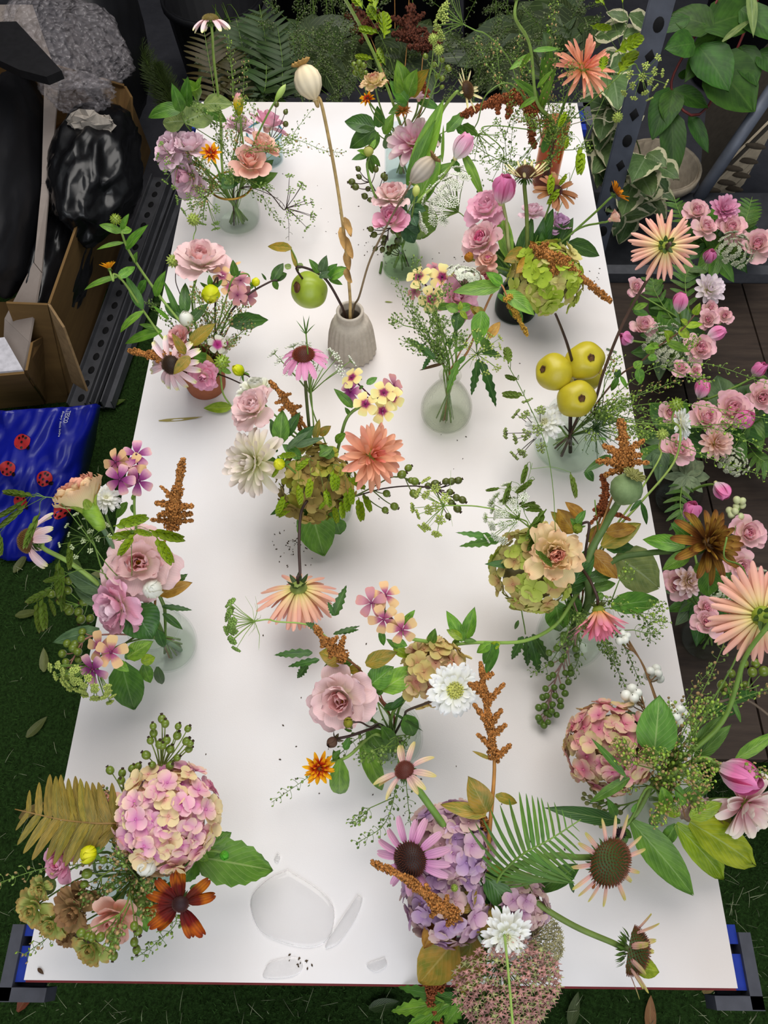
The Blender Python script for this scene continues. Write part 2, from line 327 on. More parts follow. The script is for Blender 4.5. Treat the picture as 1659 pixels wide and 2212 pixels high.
def hydrangea(t, c, d, r, mats, n=62, fs=.30, low=-.25, core='#a39a78', flat=.85):
    R = frame(d); g = G(); g.ico((0, 0, 0), r*.78, (1, 1, flat), lev=1); k = t.part('flower_head', g.mesh('flower_head', plain(core)), TRS(c, R))
    for i in range(n):
        z = 1 - (1-low)*(i+.5)/n; a = i*2.39996 + random.uniform(-.2, .2); q = math.sqrt(max(0, 1-z*z)); nn = Vector((q*math.cos(a), q*math.sin(a), z))
        pos = c + R @ Vector((nn.x, nn.y, nn.z*flat))*r*random.uniform(.84, 1.02)
        nn = (R @ nn + Vector((random.uniform(-.22, .22), random.uniform(-.22, .22), random.uniform(-.1, .2)))).normalized()
        t.part('floret', floret_mesh(random.choice(mats), seed=i % 4), TRS(pos, frame(nn) @ Matrix.Rotation(random.random()*6, 3, 'Z'), r*fs*random.uniform(1.6, 2.15)), k)
    return k
def cone_mesh(name, r, h, mat, n=300, spike=.13, tipm=None):
    g = G(); g.lathe([(r*math.cos(a), h*math.sin(a)) for a in [PI/2*i/6 for i in range(7)]], 14)
    g.k = 1 if tipm else 0
    for i in range(n):
        z = (i+.5)/n; a = i*2.39996; q = math.sqrt(1-z*z); nn = Vector((q*math.cos(a), q*math.sin(a), z*1.0)); p = Vector((nn.x*r, nn.y*r, nn.z*h))
        g.tube([p*.96, p + nn*r*spike], r*.04, r*.01, 4, False)
    return g.mesh(name, [mat, tipm] if tipm else mat)
def echinacea(t, c, d, r, mat, n=14, elev=-.35, bend=-.5, w=.30, cr=.36, ch=.30, cone='#4a1f12', tip='#8a3f1a', b=.35, notch=.08, gap=0, cal=True, js=.12, je=.2, arc=2*PI, ph=0):
    R = frame(d); k = t.part('cone', cone_mesh('cone', r*cr, r*ch, plain(cone, .6), tipm=plain(tip, .5)), TRS(c, R))
    for sd in range(3):
        me = bmesh_('petal', mat, L=1, W=w, a=.4, b=b, bend=bend, cup=.25+.15*sd, nu=5, nv=8, seed=sd, notch=notch, ruf=.02)
        ring(t, k, c, R, (n+sd) // 3, elev, r*cr*.8, .0, me, 'petal', r*(1-cr*.7), ph=ph+sd*arc/n, je=je, js=js, arc=arc)
    if cal:
        g = G()
        for i in range(34):
            a = i*2.4; q = .35 + .65*(i/34); M = Matrix.Rotation(a, 4, 'Z') @ Matrix.Translation((0, r*cr*.6*q, -r*.06-r*.12*(1-q))) @ Matrix.Rotation(-.5, 4, 'X') @ Matrix.Scale(r*.26, 4)
            g.put(blade(1, .28, .4, .9, -.4, nu=3, nv=4), M)
        t.part('bracts', g.mesh('bracts', leafm('#4d7434')), TRS(c, R), k)
    return k
def rudbeckia(t, c, d, r, mat, n=12, cr=.24, bend=-.15, elev=.1, w=.36, cone='#33191a', b=.28, notch=.06):
    return echinacea(t, c, d, r, mat, n, elev, bend, w, cr, cr*.75, cone, '#5a3026', b, notch)
def phlox(t, pts, r, mat, eye, d=(0, .1, 1), jit=.45, stemto=None, w=.82):
    """several five-petalled florets at world points sharing one stem"""
    cen = sum(pts, Vector())/len(pts); D = face(d); hub = cen - D*r*1.6
    for i, p in enumerate(pts):
        nn = (D + (p-cen)/max(r, 1e-6)*.25 + Vector((random.uniform(-jit, jit), random.uniform(-jit, jit), random.uniform(-jit, jit)))*.6).normalized()
        R = frame(nn) @ Matrix.Rotation(random.random()*6, 3, 'Z')
        g = G(); g.tube([(0, 0, .02*r), (0, 0, -.3*r), tuple(R.transposed() @ ((hub-p)*.9))], r*.09, r*.06, 6); g.ico((0, 0, r*.03), r*.1, lev=0)
        k = t.part('floret', g.mesh('floret', plain(eye, .6)), TRS(p, R))
        me = bmesh_('petal', mat[i % len(mat)] if isinstance(mat, list) else mat, L=1, W=w, a=.75, b=.2, bend=-.25, cup=.03, nu=5, nv=7, seed=i % 3, ruf=.015)
        ring(t, k, p, R, 5, .05, r*.04, 0, me, 'petal', r*.98, je=.12, js=.05, jp=.06)
    return hub
def scabiosa(t, c, d, r, mat, n=10, pin='#b9b86a', pinr=.32, dense=False):
    R = frame(d) @ Matrix.Rotation(random.random()*6, 3, 'Z')
    g = G(); g.lathe([(r*pinr*math.cos(a)*.95, r*pinr*.5*math.sin(a)) for a in [PI/2*i/4 for i in range(5)]], 12); NP = 60
    for i in range(NP):
        z = (i+.5)/NP; a = i*2.39996; q = math.sqrt(1-z*z); g.ico((q*math.cos(a)*r*pinr, q*math.sin(a)*r*pinr, z*r*pinr*.55+r*.03), r*.04, (1, 1, 1.3), lev=0)
    k = t.part('pincushion', g.mesh('pincushion', plain(pin, .6, noise=.3, scale=300)), TRS(c, R))
    for i, (nn, e, l, off) in enumerate(((n, .02, .8, .28), (n, .22, .68, .26), (n-2, .5, .48, .2)) if not dense else ((n, 0, .8, .25), (n, .25, .72, .22), (n, .55, .6, .15), (n, .9, .5, .08))):
        for sd in range(2):
            me = bmesh_('petal', mat, L=1, W=.62 if not dense else .42, a=.5, b=.3, bend=-.2, cup=.15, nu=7, nv=7, ruf=.09, rk=2, seed=sd+i*2, notch=.12)
            ring(t, k, c, R, nn//2, e, r*off, .02*r*i, me, 'petal', r*l, ph=i*.4+sd*2*PI/nn)
    calyx(t, k, c, R, r*.45, 8, leafm('#5f8038'), -.3, .25, -.2, -.1)
    return k
def carnation(t, c, d, r, mat, inner=None, side=False, fat=1.0):
    if not side:
        return rose(t, c, d, r, mat, inner, [(7, .2, 1.0, .15), (7, .5, .92, .35), (7, .8, .82, .4), (6, 1.05, .76, .3), (6, 1.25, .7, .2), (5, 1.42, .64, .1)], .13, .8, tipcurl=-.5)
    R = frame(d); g = G(); g.lathe([(0, -.95), (.14, -.93), (.22, -.7), (.27, -.3), (.30, -.05), (0.2, -.02)], 14)
    g.v[0] *= r; k = t.part('calyx', g.mesh('calyx', leafm('#79a53a', '#8fb84a')), TRS(c, R))
    me = bmesh_('sepal', leafm('#79a53a', '#8fb84a'), L=1, W=.62, a=.4, b=.6, bend=-.3, cup=.4, nu=5, nv=6)
    ring(t, k, c, R, 5, 1.2, r*.24, -.25*r, me, 'sepal', r*.5, je=.05)
    for i, (n, e, l) in enumerate(((7, .95, 1.0), (7, 1.12, 1.05), (6, 1.3, 1.1), (6, 1.45, 1.05))):
        for sd in range(2):
            ring(t, k, c, R, n//2+(n % 2)*sd, e, r*.18*(1-i*.2), -.15*r, bmesh_('petal', mat if i < 2 else inner or mat, L=1, W=.85, a=.7, b=.18, bend=-.35, cup=.25, nu=7, nv=8, ruf=.08, seed=sd+i, rk=3), 'petal', r*l, ph=i+sd*2*PI/n, js=.05)
    return k
def amaranth(t, pts, r, mat, spikes=(), dens=1.0, tip=.35, stemmat=None, body=True):
    """a plume of seed grains along a curve; spikes: (where 0..1, vector, radius)"""
    g = G(); rs = random.Random(len(pts)*7+int(r*1e5))
    def plume(path, rr, tp):
        Lt = sum((path[i+1]-path[i]).length for i in range(len(path)-1)); n = int(Lt/(rr*.2)*12*dens)+16
        for i in range(n):
            q = rs.random(); f = q*(len(path)-1); a = int(min(f, len(path)-2)); p = path[a].lerp(path[a+1], f-a)
            th = (path[min(a+1, len(path)-1)] - path[a]).normalized(); x = th.orthogonal().normalized(); an = rs.random()*6.283
            rad = rr*(1-(1-tp)*q)*(.8+.25*math.sin(q*23))*math.sqrt(rs.uniform(.35, 1.1)); s = rr*rs.uniform(.09, .16)+.0004
            o = Matrix.Rotation(an, 3, th) @ x*rad
            g.ico(p + o, s, (1, 1, 1.3), lev=-1)
        g.tube(path, rr*.62, rr*.62*tp, 7)
    path = cat_rom(pts, 5)
    plume(path, r, tip)
    for (q, vec, rr) in spikes:
        p = path[int(q*(len(path)-1))]; v = Vector(vec); plume([p, p + v*.5 + Vector((0, 0, v.length*.06)), p + v], rr, .3)
    return t.part('plume', g.mesh('plume', mat), kind='stuff')
AMAR = plain('#aa733c', .7, noise=.55, scale=420, spec=.15)
AMARD = plain('#8e4f2e', .7, noise=.55, scale=420, spec=.15)
AMARG = plain('#c2983c', .65, noise=.5, scale=420, spec=.2)
def pods(t, pts, n, L=.012, sz=.0042, mat=None, mat2=None, q0=.15, name='seed_pods', taper=.6, stemmat=None, r=.0008, branches=0, bl=.06):
    """a sprig: thin stem set with flat round seed pods on fine stalks"""
    path = cat_rom(pts, 8); paths = [path]; rs = random.Random(n+int(pts[0][0]*1e4))
    for b in range(branches):
        i = int(len(path)*rs.uniform(.2, .75)); p = path[i]; d = (path[-1]-path[0]).normalized(); o = d.orthogonal(); o.rotate(Matrix.Rotation(rs.random()*6.3, 3, d))
        v = (d + o*rs.uniform(.5, .9))*bl*rs.uniform(.7, 1.2); paths.append([p, p+v*.5+o*.004, p+v*.8, p+v])
    g, gs = G(), G()
    for path in paths:
        gs.tube(path, r, r*.5, 4); K = max(6, int(n*(1 if path is paths[0] else .4)))
        for i in range(K):
            q = q0 + (1-q0)*i/K; f = q*(len(path)-1); a = int(min(f, len(path)-2)); p = path[a].lerp(path[a+1], f-a); th = (path[a+1]-path[a]).normalized()
            o = th.orthogonal(); o.rotate(Matrix.Rotation(i*2.4+rs.uniform(-.4, .4), 3, th)); l = L*(1-(1-taper)*q)*rs.uniform(.7, 1.2)
            e = p + o*l + th*l*.55; gs.tube([p, p+o*l*.6+th*l*.2, e], r*.45, r*.35, 3, False)
            s = sz*(1-(1-taper)*q)*rs.uniform(.8, 1.15); Rm = frame((o + Vector((rs.uniform(-.6, .6), rs.uniform(-.6, .6), rs.uniform(-.2, .8)))).normalized())
            g.k = i % 2 if mat2 else 0; g.ico(e + th*s*.5, s*.62, (1, 1.15, .4), np.array(Rm), lev=0)
    t.part('stem', gs.mesh('stem', stemmat or GREEN))
    t.part(name, g.mesh(name, [mat, mat2] if mat2 else mat), kind='stuff')
POD, PODB, PODD = plain('#7f9a48', .5, noise=.3, scale=200), plain('#a58a5a', .6, noise=.3, scale=200), plain('#58752f', .5, noise=.3, scale=200)
PODL = plain('#93b13f', .5, noise=.25, scale=200)
def umbel(t, c, d, r, mat, rays=22, spread=1.0, dots=12, ds=.0016, depth=.75, stemmat=None, bract=0, curv=.0, name='umbellets', us=.17):
    R = frame(d); gs, g = G(), G(); rs = random.Random(rays + int(r*1e4))
    for i in range(rays):
        q = math.sqrt((i+.5)/rays); a = i*2.39996; e = Vector((math.cos(a)*q*spread, math.sin(a)*q*spread, depth*(1-.25*q*q)))*r; e *= rs.uniform(.88, 1.06)
        E = c + R @ e; mid = c + R @ Vector((e.x*(.5-curv), e.y*(.5-curv), e.z*.55)); gs.tube([c, mid, E], r*.014+.0002, r*.009+.0001, 3, False); u = (E-mid).normalized(); Ru = frame(u)
        for j in range(dots):
            b = j*2.4; qq = math.sqrt((j+.5)/dots)*r*us; w_ = E + Ru @ Vector((math.cos(b)*qq, math.sin(b)*qq, r*.05)); g.ico(w_, ds*rs.uniform(.7, 1.2), (1, 1, .8), lev=-1)
            if j % 2 == 0: gs.tube([E, w_], r*.006+.00008, None, 3, False)
    for i in range(bract):
        a = i*6.283/bract; e = Vector((math.cos(a)*1.0, math.sin(a)*1.0, .25*math.sin(i*2.)))*r*rs.uniform(.8, 1.2); gs.tube([c, c+R@(e*.5+Vector((0, 0, -.1*r))), c+R@e], r*.012, r*.004, 3, False)
    t.part('rays', gs.mesh('rays', stemmat or GREEN)); t.part(name, g.mesh(name, mat), kind='stuff')
def berry_mesh(mat, tipm=None, lev=2, name='berry', el=1.15, ts=1.):
    k = ('berry', mat.name, tipm and tipm.name, el, ts)
    if k not in _ME:
        g = G(); g.ico((0, 0, 0), 1, (1, 1, el), lev=lev)
        if tipm: g.k = 1; g.lathe([(.12*ts, el*.95), (.34*ts, el*1.02), (.42*ts, el*(1.05+.2*ts)), (.2*ts, el*(1.05+.05*ts)), (0, el*1.03)], 8)
        _ME[k] = g.mesh(name, [mat, tipm] if tipm else mat)
    return _ME[k]
HIP = plain('#6b7d28', .28, noise=.2, scale=150, spec=.5); HIPD = plain('#545c20', .35, noise=.25, scale=150, spec=.5); HIPT = plain('#3a2a18', .8)
def hips(t, trunk, pts, r, mat=HIP, tipm=HIPT, stemmat=None, sr=.0009, name='hip', fork=None, el=1.12, ts=1.):
    """forking stalks from a trunk to berries at world points"""
    path = cat_rom(trunk, 6); g = G(); g.tube(path, sr*1.4, sr, 5)
    for i, p in enumerate(pts):
        j = min(range(len(path)), key=lambda q: (path[q]-p).length + .6*abs(q-len(path)*.55)*.002); b = path[max(0, min(len(path)-1, j-2))]
        g.tube(cat_rom([b, b.lerp(p, .55) + Vector((0, 0, -.004)), p], 4), sr, sr*.7, 4); o = (p-b).normalized()
        t.part(name, berry_mesh(mat, tipm, name=name, el=el, ts=ts), TRS(p, frame((o+Vector((random.uniform(-.2, .2),)*3)).normalized()), r*random.uniform(.85, 1.12)))
    t.part('stem', g.mesh('stem', stemmat or GREEN))
def oat_mesh(mat):
    k = ('oat', mat.name)
    if k not in _ME:
        g = G()
        for i in range(9):                  # two ranks of folded scales, flat herringbone
            s = -1 if i % 2 else 1; y = .08 + i*.088; l = .36*(.5+.5*math.sin(PI*(i+1.2)/10.5))
            M = Matrix.Translation((0, y, .012*s)) @ Matrix.Rotation(-s*(.36-.025*i), 4, 'Z')
            g.put(blade(l*1.1, .20*(.6+.4*math.sin(PI*(i+1)/10)), .5, .75, .1, 0, .5, fold=.2, nu=5, nv=5), M)
        g.tube([(0, 0, 0), (0, .5, 0), (0, .95, 0)], .022, .008, 4); _ME[k] = g.mesh('spikelet', mat)
    return _ME[k]
OAT = petal([(0, '#7f9636'), (.5, '#809634'), (.85, '#6f843a'), (1, '#6a5a34')], .3, .5, .2, .12, nv=4)
OATD = petal([(0, '#5c7030'), (.5, '#5f7434'), (.85, '#62703c'), (1, '#6a543a')], .3, .5, .2, .12, nv=4)
def oats(t, trunk, items, z=None, mat=OAT, sr=.0006, wide=1.0):
    """items: (px0, py0, px1, py1, height) of each flat grass spikelet, base to tip"""
    path = cat_rom(trunk, 7); g = G(); g.tube(path, sr*1.3, sr*.7, 4)
    for (a, b, c, d, z) in items:
        p0, p1 = P(a, b, z+.006), P(c, d, z); j = min(range(len(path)), key=lambda q: (path[q]-p0).length); k = path[max(0, j-1)]
        if (k-p0).length > .003: g.tube(cat_rom([k, k.lerp(p0, .5)+Vector((0, 0, .008)), p0], 4), sr*.7, sr*.5, 3, False)
        y = (p1-p0); L = y.length; y.normalize(); u = (CAM-p0).normalized(); u.rotate(Matrix.Rotation(random.uniform(-.6, .6), 3, y)); x = y.cross(u).normalized(); zz = x.cross(y)
        t.part('spikelet', oat_mesh(mat), TRS(p0, Matrix((x, y, zz)).transposed() @ Matrix.Diagonal((wide, 1, 1)), L))
    t.part('stem', g.mesh('stem', GREEN))
def fern(t, pts, wid, mat, n=18, tipw=.12, ang=1.05, pw=.20, ser=.0, stemmat=None, up=None, bulge=.35, droop=-.5):
    """pts: rachis world points; wid: longest pinna"""
    path = cat_rom(pts, 8); stem(t, pts, .0016, .0006, stemmat or GREEN, 'rachis'); u0 = up or Vector((0, 0, 1))
    for i in range(n):
        q = .06 + .92*i/n; f = q*(len(path)-1); a = int(min(f, len(path)-2)); p = path[a].lerp(path[a+1], f-a); th = (path[a+1]-path[a]).normalized()
        l = wid*((math.sin(PI*min(1, (q*.75+bulge*.7)))**.8)*(1-tipw)+tipw)*(1 if q < .85 else (1-q)/.15*.8+.2)
        sd_ = th.cross(u0).normalized(); nn = sd_.cross(th)
        for s in (-1, 1):
            y = (th*math.cos(ang) + sd_*s*math.sin(ang) + nn*.1*random.uniform(-1, 1)).normalized(); x = y.cross(nn).normalized(); zz = x.cross(y)
            t.part('pinna', bmesh_('pinna', mat, L=1, W=pw, a=.16, b=.55, bend=droop, cup=0, fold=.12, nu=5, nv=10, ser=ser, seed=i % 3, ruf=.01), TRS(p, Matrix((x, y, zz)).transposed() @ Matrix.Rotation(.15, 3, 'X'), l*random.uniform(.93, 1.05)))
def podball(t, c, d, r, mat=None, spike=True, name='seed_head'):
    g = G(); g.ico((0, 0, 0), r*.7, lev=1)
    for i in range(46):
        z = 1-2*(i+.5)/46; a = i*2.39996; q = math.sqrt(1-z*z); n = Vector((q*math.cos(a), q*math.sin(a), z)); g.tube([n*r*.62, n*r*1.02], r*.16, r*.03, 4, False)
    return t.part(name, g.mesh(name, mat or plain('#9aab4e', .6, noise=.3, scale=300)), TRS(c, frame(d)))
def bud(t, c, d, r, mat, n=9, name='bud', el=1.0, sep=5, sepm=None, sepl=.9, sepbend=.9, sepelev=.2):
    """closed bud: an egg of overlapping petals over spread sepals"""
    R = frame(d) @ Matrix.Diagonal((1, 1, el)); g = G(); g.ico((0, 0, 0), r*.74, lev=2); k = t.part(name, g.mesh(name, mat), TRS(c, R))
    for i in range(n):
        me = bmesh_('petal', mat, L=1, W=.66, a=.5, b=.4, bend=2.3, cup=.6, nu=5, nv=8, seed=i % 2); ring(t, k, c, R, 1, .08+.06*(i % 3), .12*r, -r*.90, me, 'petal', r*2.1*(1-.03*(i % 3)), ph=i*2.4)
    if sep: calyx(t, k, c, R, r*sepl, sep, sepm or leafm('#46702c'), sepelev, .5, sepbend, -.85/sepl)
    return k
def poppy(t, c, d, r, mat, crown, h=1.15):
    R = frame(d); g = G(); pr = [(.12, -h*1.12), (.2, -h*1.08), (.16, -h), (.45, -h*.86), (.84, -h*.45), (1, 0), (.93, h*.4), (.66, h*.78), (.36, h*.95), (.2, h)]
    g.lathe([(a*r, b*r) for a, b in pr], 40, mod=lambda a, q: 1+.022*math.cos(a*12)*math.sin(q*PI)); k = t.part('capsule', g.mesh('capsule', mat), TRS(c, R))
    gc = G(); gc.lathe([(0, h*.93), (.3, h*.97), (.62, h*1.14), (.66, h*1.22), (.4, h*1.12), (0, h*1.06)], 48, mod=lambda a, q: 1+.16*math.cos(a*12)*(q > .2)); gc.v[0] *= r
    for i in range(12):
        a = i*PI/6; gc.tube([(0, 0, h*1.1*r), (math.cos(a)*.36*r, math.sin(a)*.36*r, h*1.15*r), (math.cos(a)*.66*r, math.sin(a)*.66*r, h*1.27*r)], r*.05, r*.035, 4)
    t.part('crown', gc.mesh('crown', crown), TRS(c, R), k); return k
def fruit(t, c, d, r, mat, el=.92, name='fruit', eye='#5a3a1c', lump=.05):
    g = G(); n = 40; pr = []
    for i in range(19):
        a = -PI/2 + PI*i/18; q = math.cos(a); z = math.sin(a)*el; z -= .22*math.exp(-(q*3.2)**2)*math.copysign(1, z) if abs(z) > .3 else 0; pr.append((q*r, z*r))
    g.lathe(pr, n, mod=lambda a, q: 1+lump*math.sin(a*2+1)*math.sin(q*PI)+lump*.6*math.sin(a*5+q*3)); k = t.part(name, g.mesh(name, mat), TRS(c, frame(d)))
    e = G(); e.lathe([(0, (el-.24)*r), (.10*r, (el-.24)*r), (.17*r, (el-.17)*r), (.19*r, (el-.12)*r), (.12*r, (el-.17)*r), (0, (el-.2)*r)], 12, mod=lambda a, q: 1+.15*math.sin(a*5)); t.part('calyx', e.mesh('calyx', plain(eye, .8, noise=.4, scale=400)), TRS(c, frame(d)), k); return k
# ---------------------------------------------------------------- the setting
FZ = -TZ                                    # floor, measured from the board like every height below
def struct(name, me, **k): return solo(name, me, kind='structure', **k)
def noise_mat(name, cols, scale, rough=.9, bump=.3, detail=8, spec=.2, sc3=(1, 1, 1), dist=.004):
    mt, nt, b, N, L = _new(name); tc = N('ShaderNodeTexCoord'); mp = N('ShaderNodeMapping'); mp.inputs[3].default_value = sc3; L(tc.outputs['Object'], mp.inputs[0])
    n = N('ShaderNodeTexNoise'); n.inputs['Scale'].default_value = scale; n.inputs['Detail'].default_value = detail; n.inputs['Roughness'].default_value = .7; L(mp.outputs[0], n.inputs['Vector'])
    r = N('ShaderNodeValToRGB'); e = r.color_ramp.elements
    while len(e) < len(cols): e.new(.5)
    for i, (p, c) in enumerate(cols): e[i].position = p; e[i].color = hexc(c)
    L(n.outputs[0], r.inputs[0]); L(r.outputs[0], b.inputs['Base Color']); b.inputs['Roughness'].default_value = rough; b.inputs['Specular IOR Level'].default_value = spec
    bn = N('ShaderNodeBump'); bn.inputs['Strength'].default_value = bump; bn.inputs['Distance'].default_value = dist; L(n.outputs[0], bn.inputs['Height']); L(bn.outputs[0], b.inputs['Normal']); return mt
g = G(); g.box((0, .6, -.025), (6, 5.2, .05)); struct('floor', g.mesh('floor', noise_mat('concrete', [(.3, '#34343a'), (.6, '#46464c'), (.75, '#505058')], 6, .85, .2), False))
def grid(x0, x1, y0, y1, n, z=0.):
    g = G(); xs, ys = np.linspace(x0, x1, n), np.linspace(y0, y1, n); V = [(x, y, z + .004*math.sin(x*9)*math.sin(y*7)) for y in ys for x in xs]
    return g.add(V, [(j*n+i, j*n+i+1, (j+1)*n+i+1, (j+1)*n+i) for j in range(n-1) for i in range(n-1)])
TURF = noise_mat('turf', [(.3, '#1c2b10'), (.5, '#2a421b'), (.7, '#385626')], 160, .95, 1.0, 4, .1, dist=.01)
g = grid(-1.5, 1.6, -1.7, 1.0, 30, .01); struct('floor_turf', g.mesh('floor_turf', TURF))
g = G(); rs = np.random.RandomState(3)      # short upright blades of the artificial grass
bx = rs.uniform(-1.1, 1.15, 52000); by = rs.uniform(-1.15, .75, 52000); keep = ~((np.abs(bx) < .30) & (by > -.55)); bx, by = bx[keep], by[keep]
an = rs.uniform(0, 6.28, len(bx)); ln = rs.uniform(.008, .018, len(bx)); wdt = .0013
V = np.zeros((len(bx), 3, 3)); V[:, 0] = np.stack([bx-wdt*np.cos(an), by-wdt*np.sin(an), np.full_like(bx, .009)], 1); V[:, 1] = np.stack([bx+wdt*np.cos(an), by+wdt*np.sin(an), np.full_like(bx, .009)], 1)
V[:, 2] = np.stack([bx+ln*.6*np.sin(an*3), by+ln*.6*np.cos(an*3), .01+ln], 1)
g.add(V.reshape(-1, 3), [(3*i, 3*i+1, 3*i+2) for i in range(len(bx))])
solo('turf_pile', g.mesh('turf_pile', noise_mat('turf_blade', [(.3, '#263c15'), (.5, '#355222'), (.7, '#42662c')], 30, .8, 0)), 'short dark green blades of the artificial grass floor', 'artificial grass', kind='stuff')
WALL = noise_mat('dark_wall', [(.3, '#1c1d21'), (.7, '#26272c')], 3, .8, .1)
g = G(); g.box((0, 2.95, 1.3), (6, .1, 2.6)); struct('wall_back', g.mesh('wall_back', WALL, False))
g = G(); g.box((-2.3, .9, 1.3), (.1, 4.2, 2.6)); struct('wall_left', g.mesh('wall_left', WALL, False))
# ---- table: white laminated board on a folding table with blue panel and grey corner brackets
WHITE = bpy.data.materials.new('white_laminate'); WHITE.use_nodes = True; nt = WHITE.node_tree; b = nt.nodes['Principled BSDF']; N, L = nt.nodes.new, nt.links.new
tc = N('ShaderNodeTexCoord'); n1 = N('ShaderNodeTexNoise'); n1.inputs['Scale'].default_value = 2.2; n1.inputs['Detail'].default_value = 5; L(tc.outputs['Object'], n1.inputs['Vector'])
r1 = N('ShaderNodeValToRGB'); r1.color_ramp.elements[0].position = .32; r1.color_ramp.elements[1].position = .62; r1.color_ramp.elements[0].color = hexc('#e0d7d2'); r1.color_ramp.elements[1].color = hexc('#ece9ea'); L(n1.outputs[0], r1.inputs[0])
n2 = N('ShaderNodeTexNoise'); n2.inputs['Scale'].default_value = 700; L(tc.outputs['Object'], n2.inputs['Vector'])
L(r1.outputs[0], b.inputs['Base Color']); b.inputs['Roughness'].default_value = .30; b.inputs['Specular IOR Level'].default_value = .5
mr = N('ShaderNodeMapRange'); mr.inputs[3].default_value = .24; mr.inputs[4].default_value = .38; L(n1.outputs[0], mr.inputs[0]); L(mr.outputs[0], b.inputs['Roughness'])
bn = N('ShaderNodeBump'); bn.inputs['Strength'].default_value = .12; bn.inputs['Distance'].default_value = .0006; L(n2.outputs[0], bn.inputs['Height']); L(bn.outputs[0], b.inputs['Normal'])
tb = T('folding_table', 'long white topped folding table with blue edge and dark grey corner brackets', 'table', (0, 0, 0))
g = G(); g.box((0, 0, TZ-.006), (.8, 1.6, .012)); tb.part('tabletop', g.mesh('tabletop', WHITE, False))
BLUE, DGREY, MAROON = plain('#1d3596', .35, noise=.06), plain('#45464e', .5, noise=.1), plain('#7a2326', .6)
g = G(); g.box((0, -.801, TZ-.008), (.8, .003, .005)); tb.part('edge_band', g.mesh('edge_band', MAROON, False), label='thin dark red edge strip')
for sx in (-1, 1):
    g = G(); g.box((sx*.385, 0, TZ-.026), (.024, 1.50, .022)); [g.box((sx*.404, sy*.785, TZ-.026), (.026, .036, .016)) for sy in (-1, 1)]; [g.box((sx*.404, sy*.747, TZ-.026), (.026, .02, .016)) for sy in (-1, 1)]; tb.part('side_rail', g.mesh('side_rail', BLUE, False), label='blue side rail')
    for sy in (-1, 1):
        g = G(); g.box((sx*.424, sy*.783, TZ-.028), (.014, .076, .032)); g.box((sx*.404, sy*.815, TZ-.028), (.054, .014, .032)); g.box((sx*.41, sy*.785, TZ-.042), (.04, .07, .008)); tb.part('corner_bracket', g.mesh('corner_bracket', DGREY, False))
        g = G(); g.tube([(sx*.36, sy*.7, TZ-.03), (sx*.37, sy*.72, .0)], .014, n=10); tb.part('leg', g.mesh('leg', DGREY))
for sy in (-1, 1): g = G(); g.box((0, sy*.79, TZ-.028), (.74, .014, .024)); tb.part('end_rail', g.mesh('end_rail', BLUE, False), label='blue end rail')
# ---- spilt water on the board
WATER = bpy.data.materials.new('water'); WATER.use_nodes = True; b = WATER.node_tree.nodes['Principled BSDF']; b.inputs['Transmission Weight'].default_value = 1; b.inputs['Roughness'].default_value = .0; b.inputs['IOR'].default_value = 1.33
def puddle(pts, label, h=.0035):
    c = P(*pts[0]); t = T('water_puddle', label, 'water', c); g = G(); n = len(pts)-1; ring_ = cat_rom([P(*p) for p in pts[1:]] + [P(*pts[1])], 6)[:-1]; K = len(ring_)
    V, pr = [], [(1, .0002), (.985, h*.55), (.95, h*.9), (.8, h), (.4, h)]
    for s_, z in pr: V += [tuple(c.lerp(p, s_) + Vector((0, 0, z))) for p in ring_]
    V.append(tuple(c+Vector((0, 0, h)))); F = [(i*K+j, i*K+(j+1) % K, (i+1)*K+(j+1) % K, (i+1)*K+j) for i in range(len(pr)-1) for j in range(K)] + [((len(pr)-1)*K+j, (len(pr)-1)*K+(j+1) % K, len(V)-1) for j in range(K)]
    g.add(V, F); t.part('water', g.mesh('water', WATER))
puddle([(744, 1990), (774, 1932), (784, 1943), (768, 1985), (734, 2034), (707, 2049), (703, 2041), (722, 2008)], 'bright wet streak of water right of the big puddle', .003)
puddle([(640, 1960), (622, 1878), (690, 1922), (722, 1960), (715, 2020), (680, 2046), (620, 2040), (560, 2010), (540, 1945), (575, 1900)], 'large clear water puddle on the white table near its front edge')
puddle([(815, 2086), (832, 2068), (836, 2085), (812, 2100), (792, 2084)], 'small water drop nearest the front table edge', .002)
puddle([(597, 1855), (600, 1842), (606, 1852), (600, 1864), (592, 1858)], 'tiny water drop beside the serrated leaf tip', .002)
puddle([(605, 2092), (575, 2085), (590, 2075), (640, 2068), (655, 2090), (630, 2110), (570, 2112)], 'flat water pool by the front edge with brown bits', .002)
# ---- fallen bits on the board: seeds as one drift, each larger scrap a thing
g = G(); rs = random.Random(5)
for (cx, cy, sx, sy, n) in ((640, 1175, 60, 40, 40), (810, 520, 40, 40, 14), (860, 560, 70, 40, 18), (640, 1180, 40, 20, 22), (1000, 560, 60, 20, 10), (1290, 600, 30, 40, 8), (700, 480, 160, 100, 16), (1000, 1700, 300, 300, 26), (650, 1600, 200, 250, 16), (300, 1900, 250, 200, 8), (650, 2080, 40, 20, 12), (900, 900, 200, 200, 14)):
    for i in range(n):
        p = P(rs.gauss(cx, sx*.5), rs.gauss(cy, sy*.5), .0006)
        if abs(p.x) < .39 and abs(p.y) < .79: g.ico(p, rs.uniform(.0005, .0012), (1.8, 1, .5), np.array(Matrix.Rotation(rs.random()*6, 3, 'Z')), lev=-1)
solo('seed_litter', g.mesh('seed_litter', plain('#4a3a24', .8)), 'fine brown seeds and crumbs scattered over the white table', 'seeds', kind='stuff')
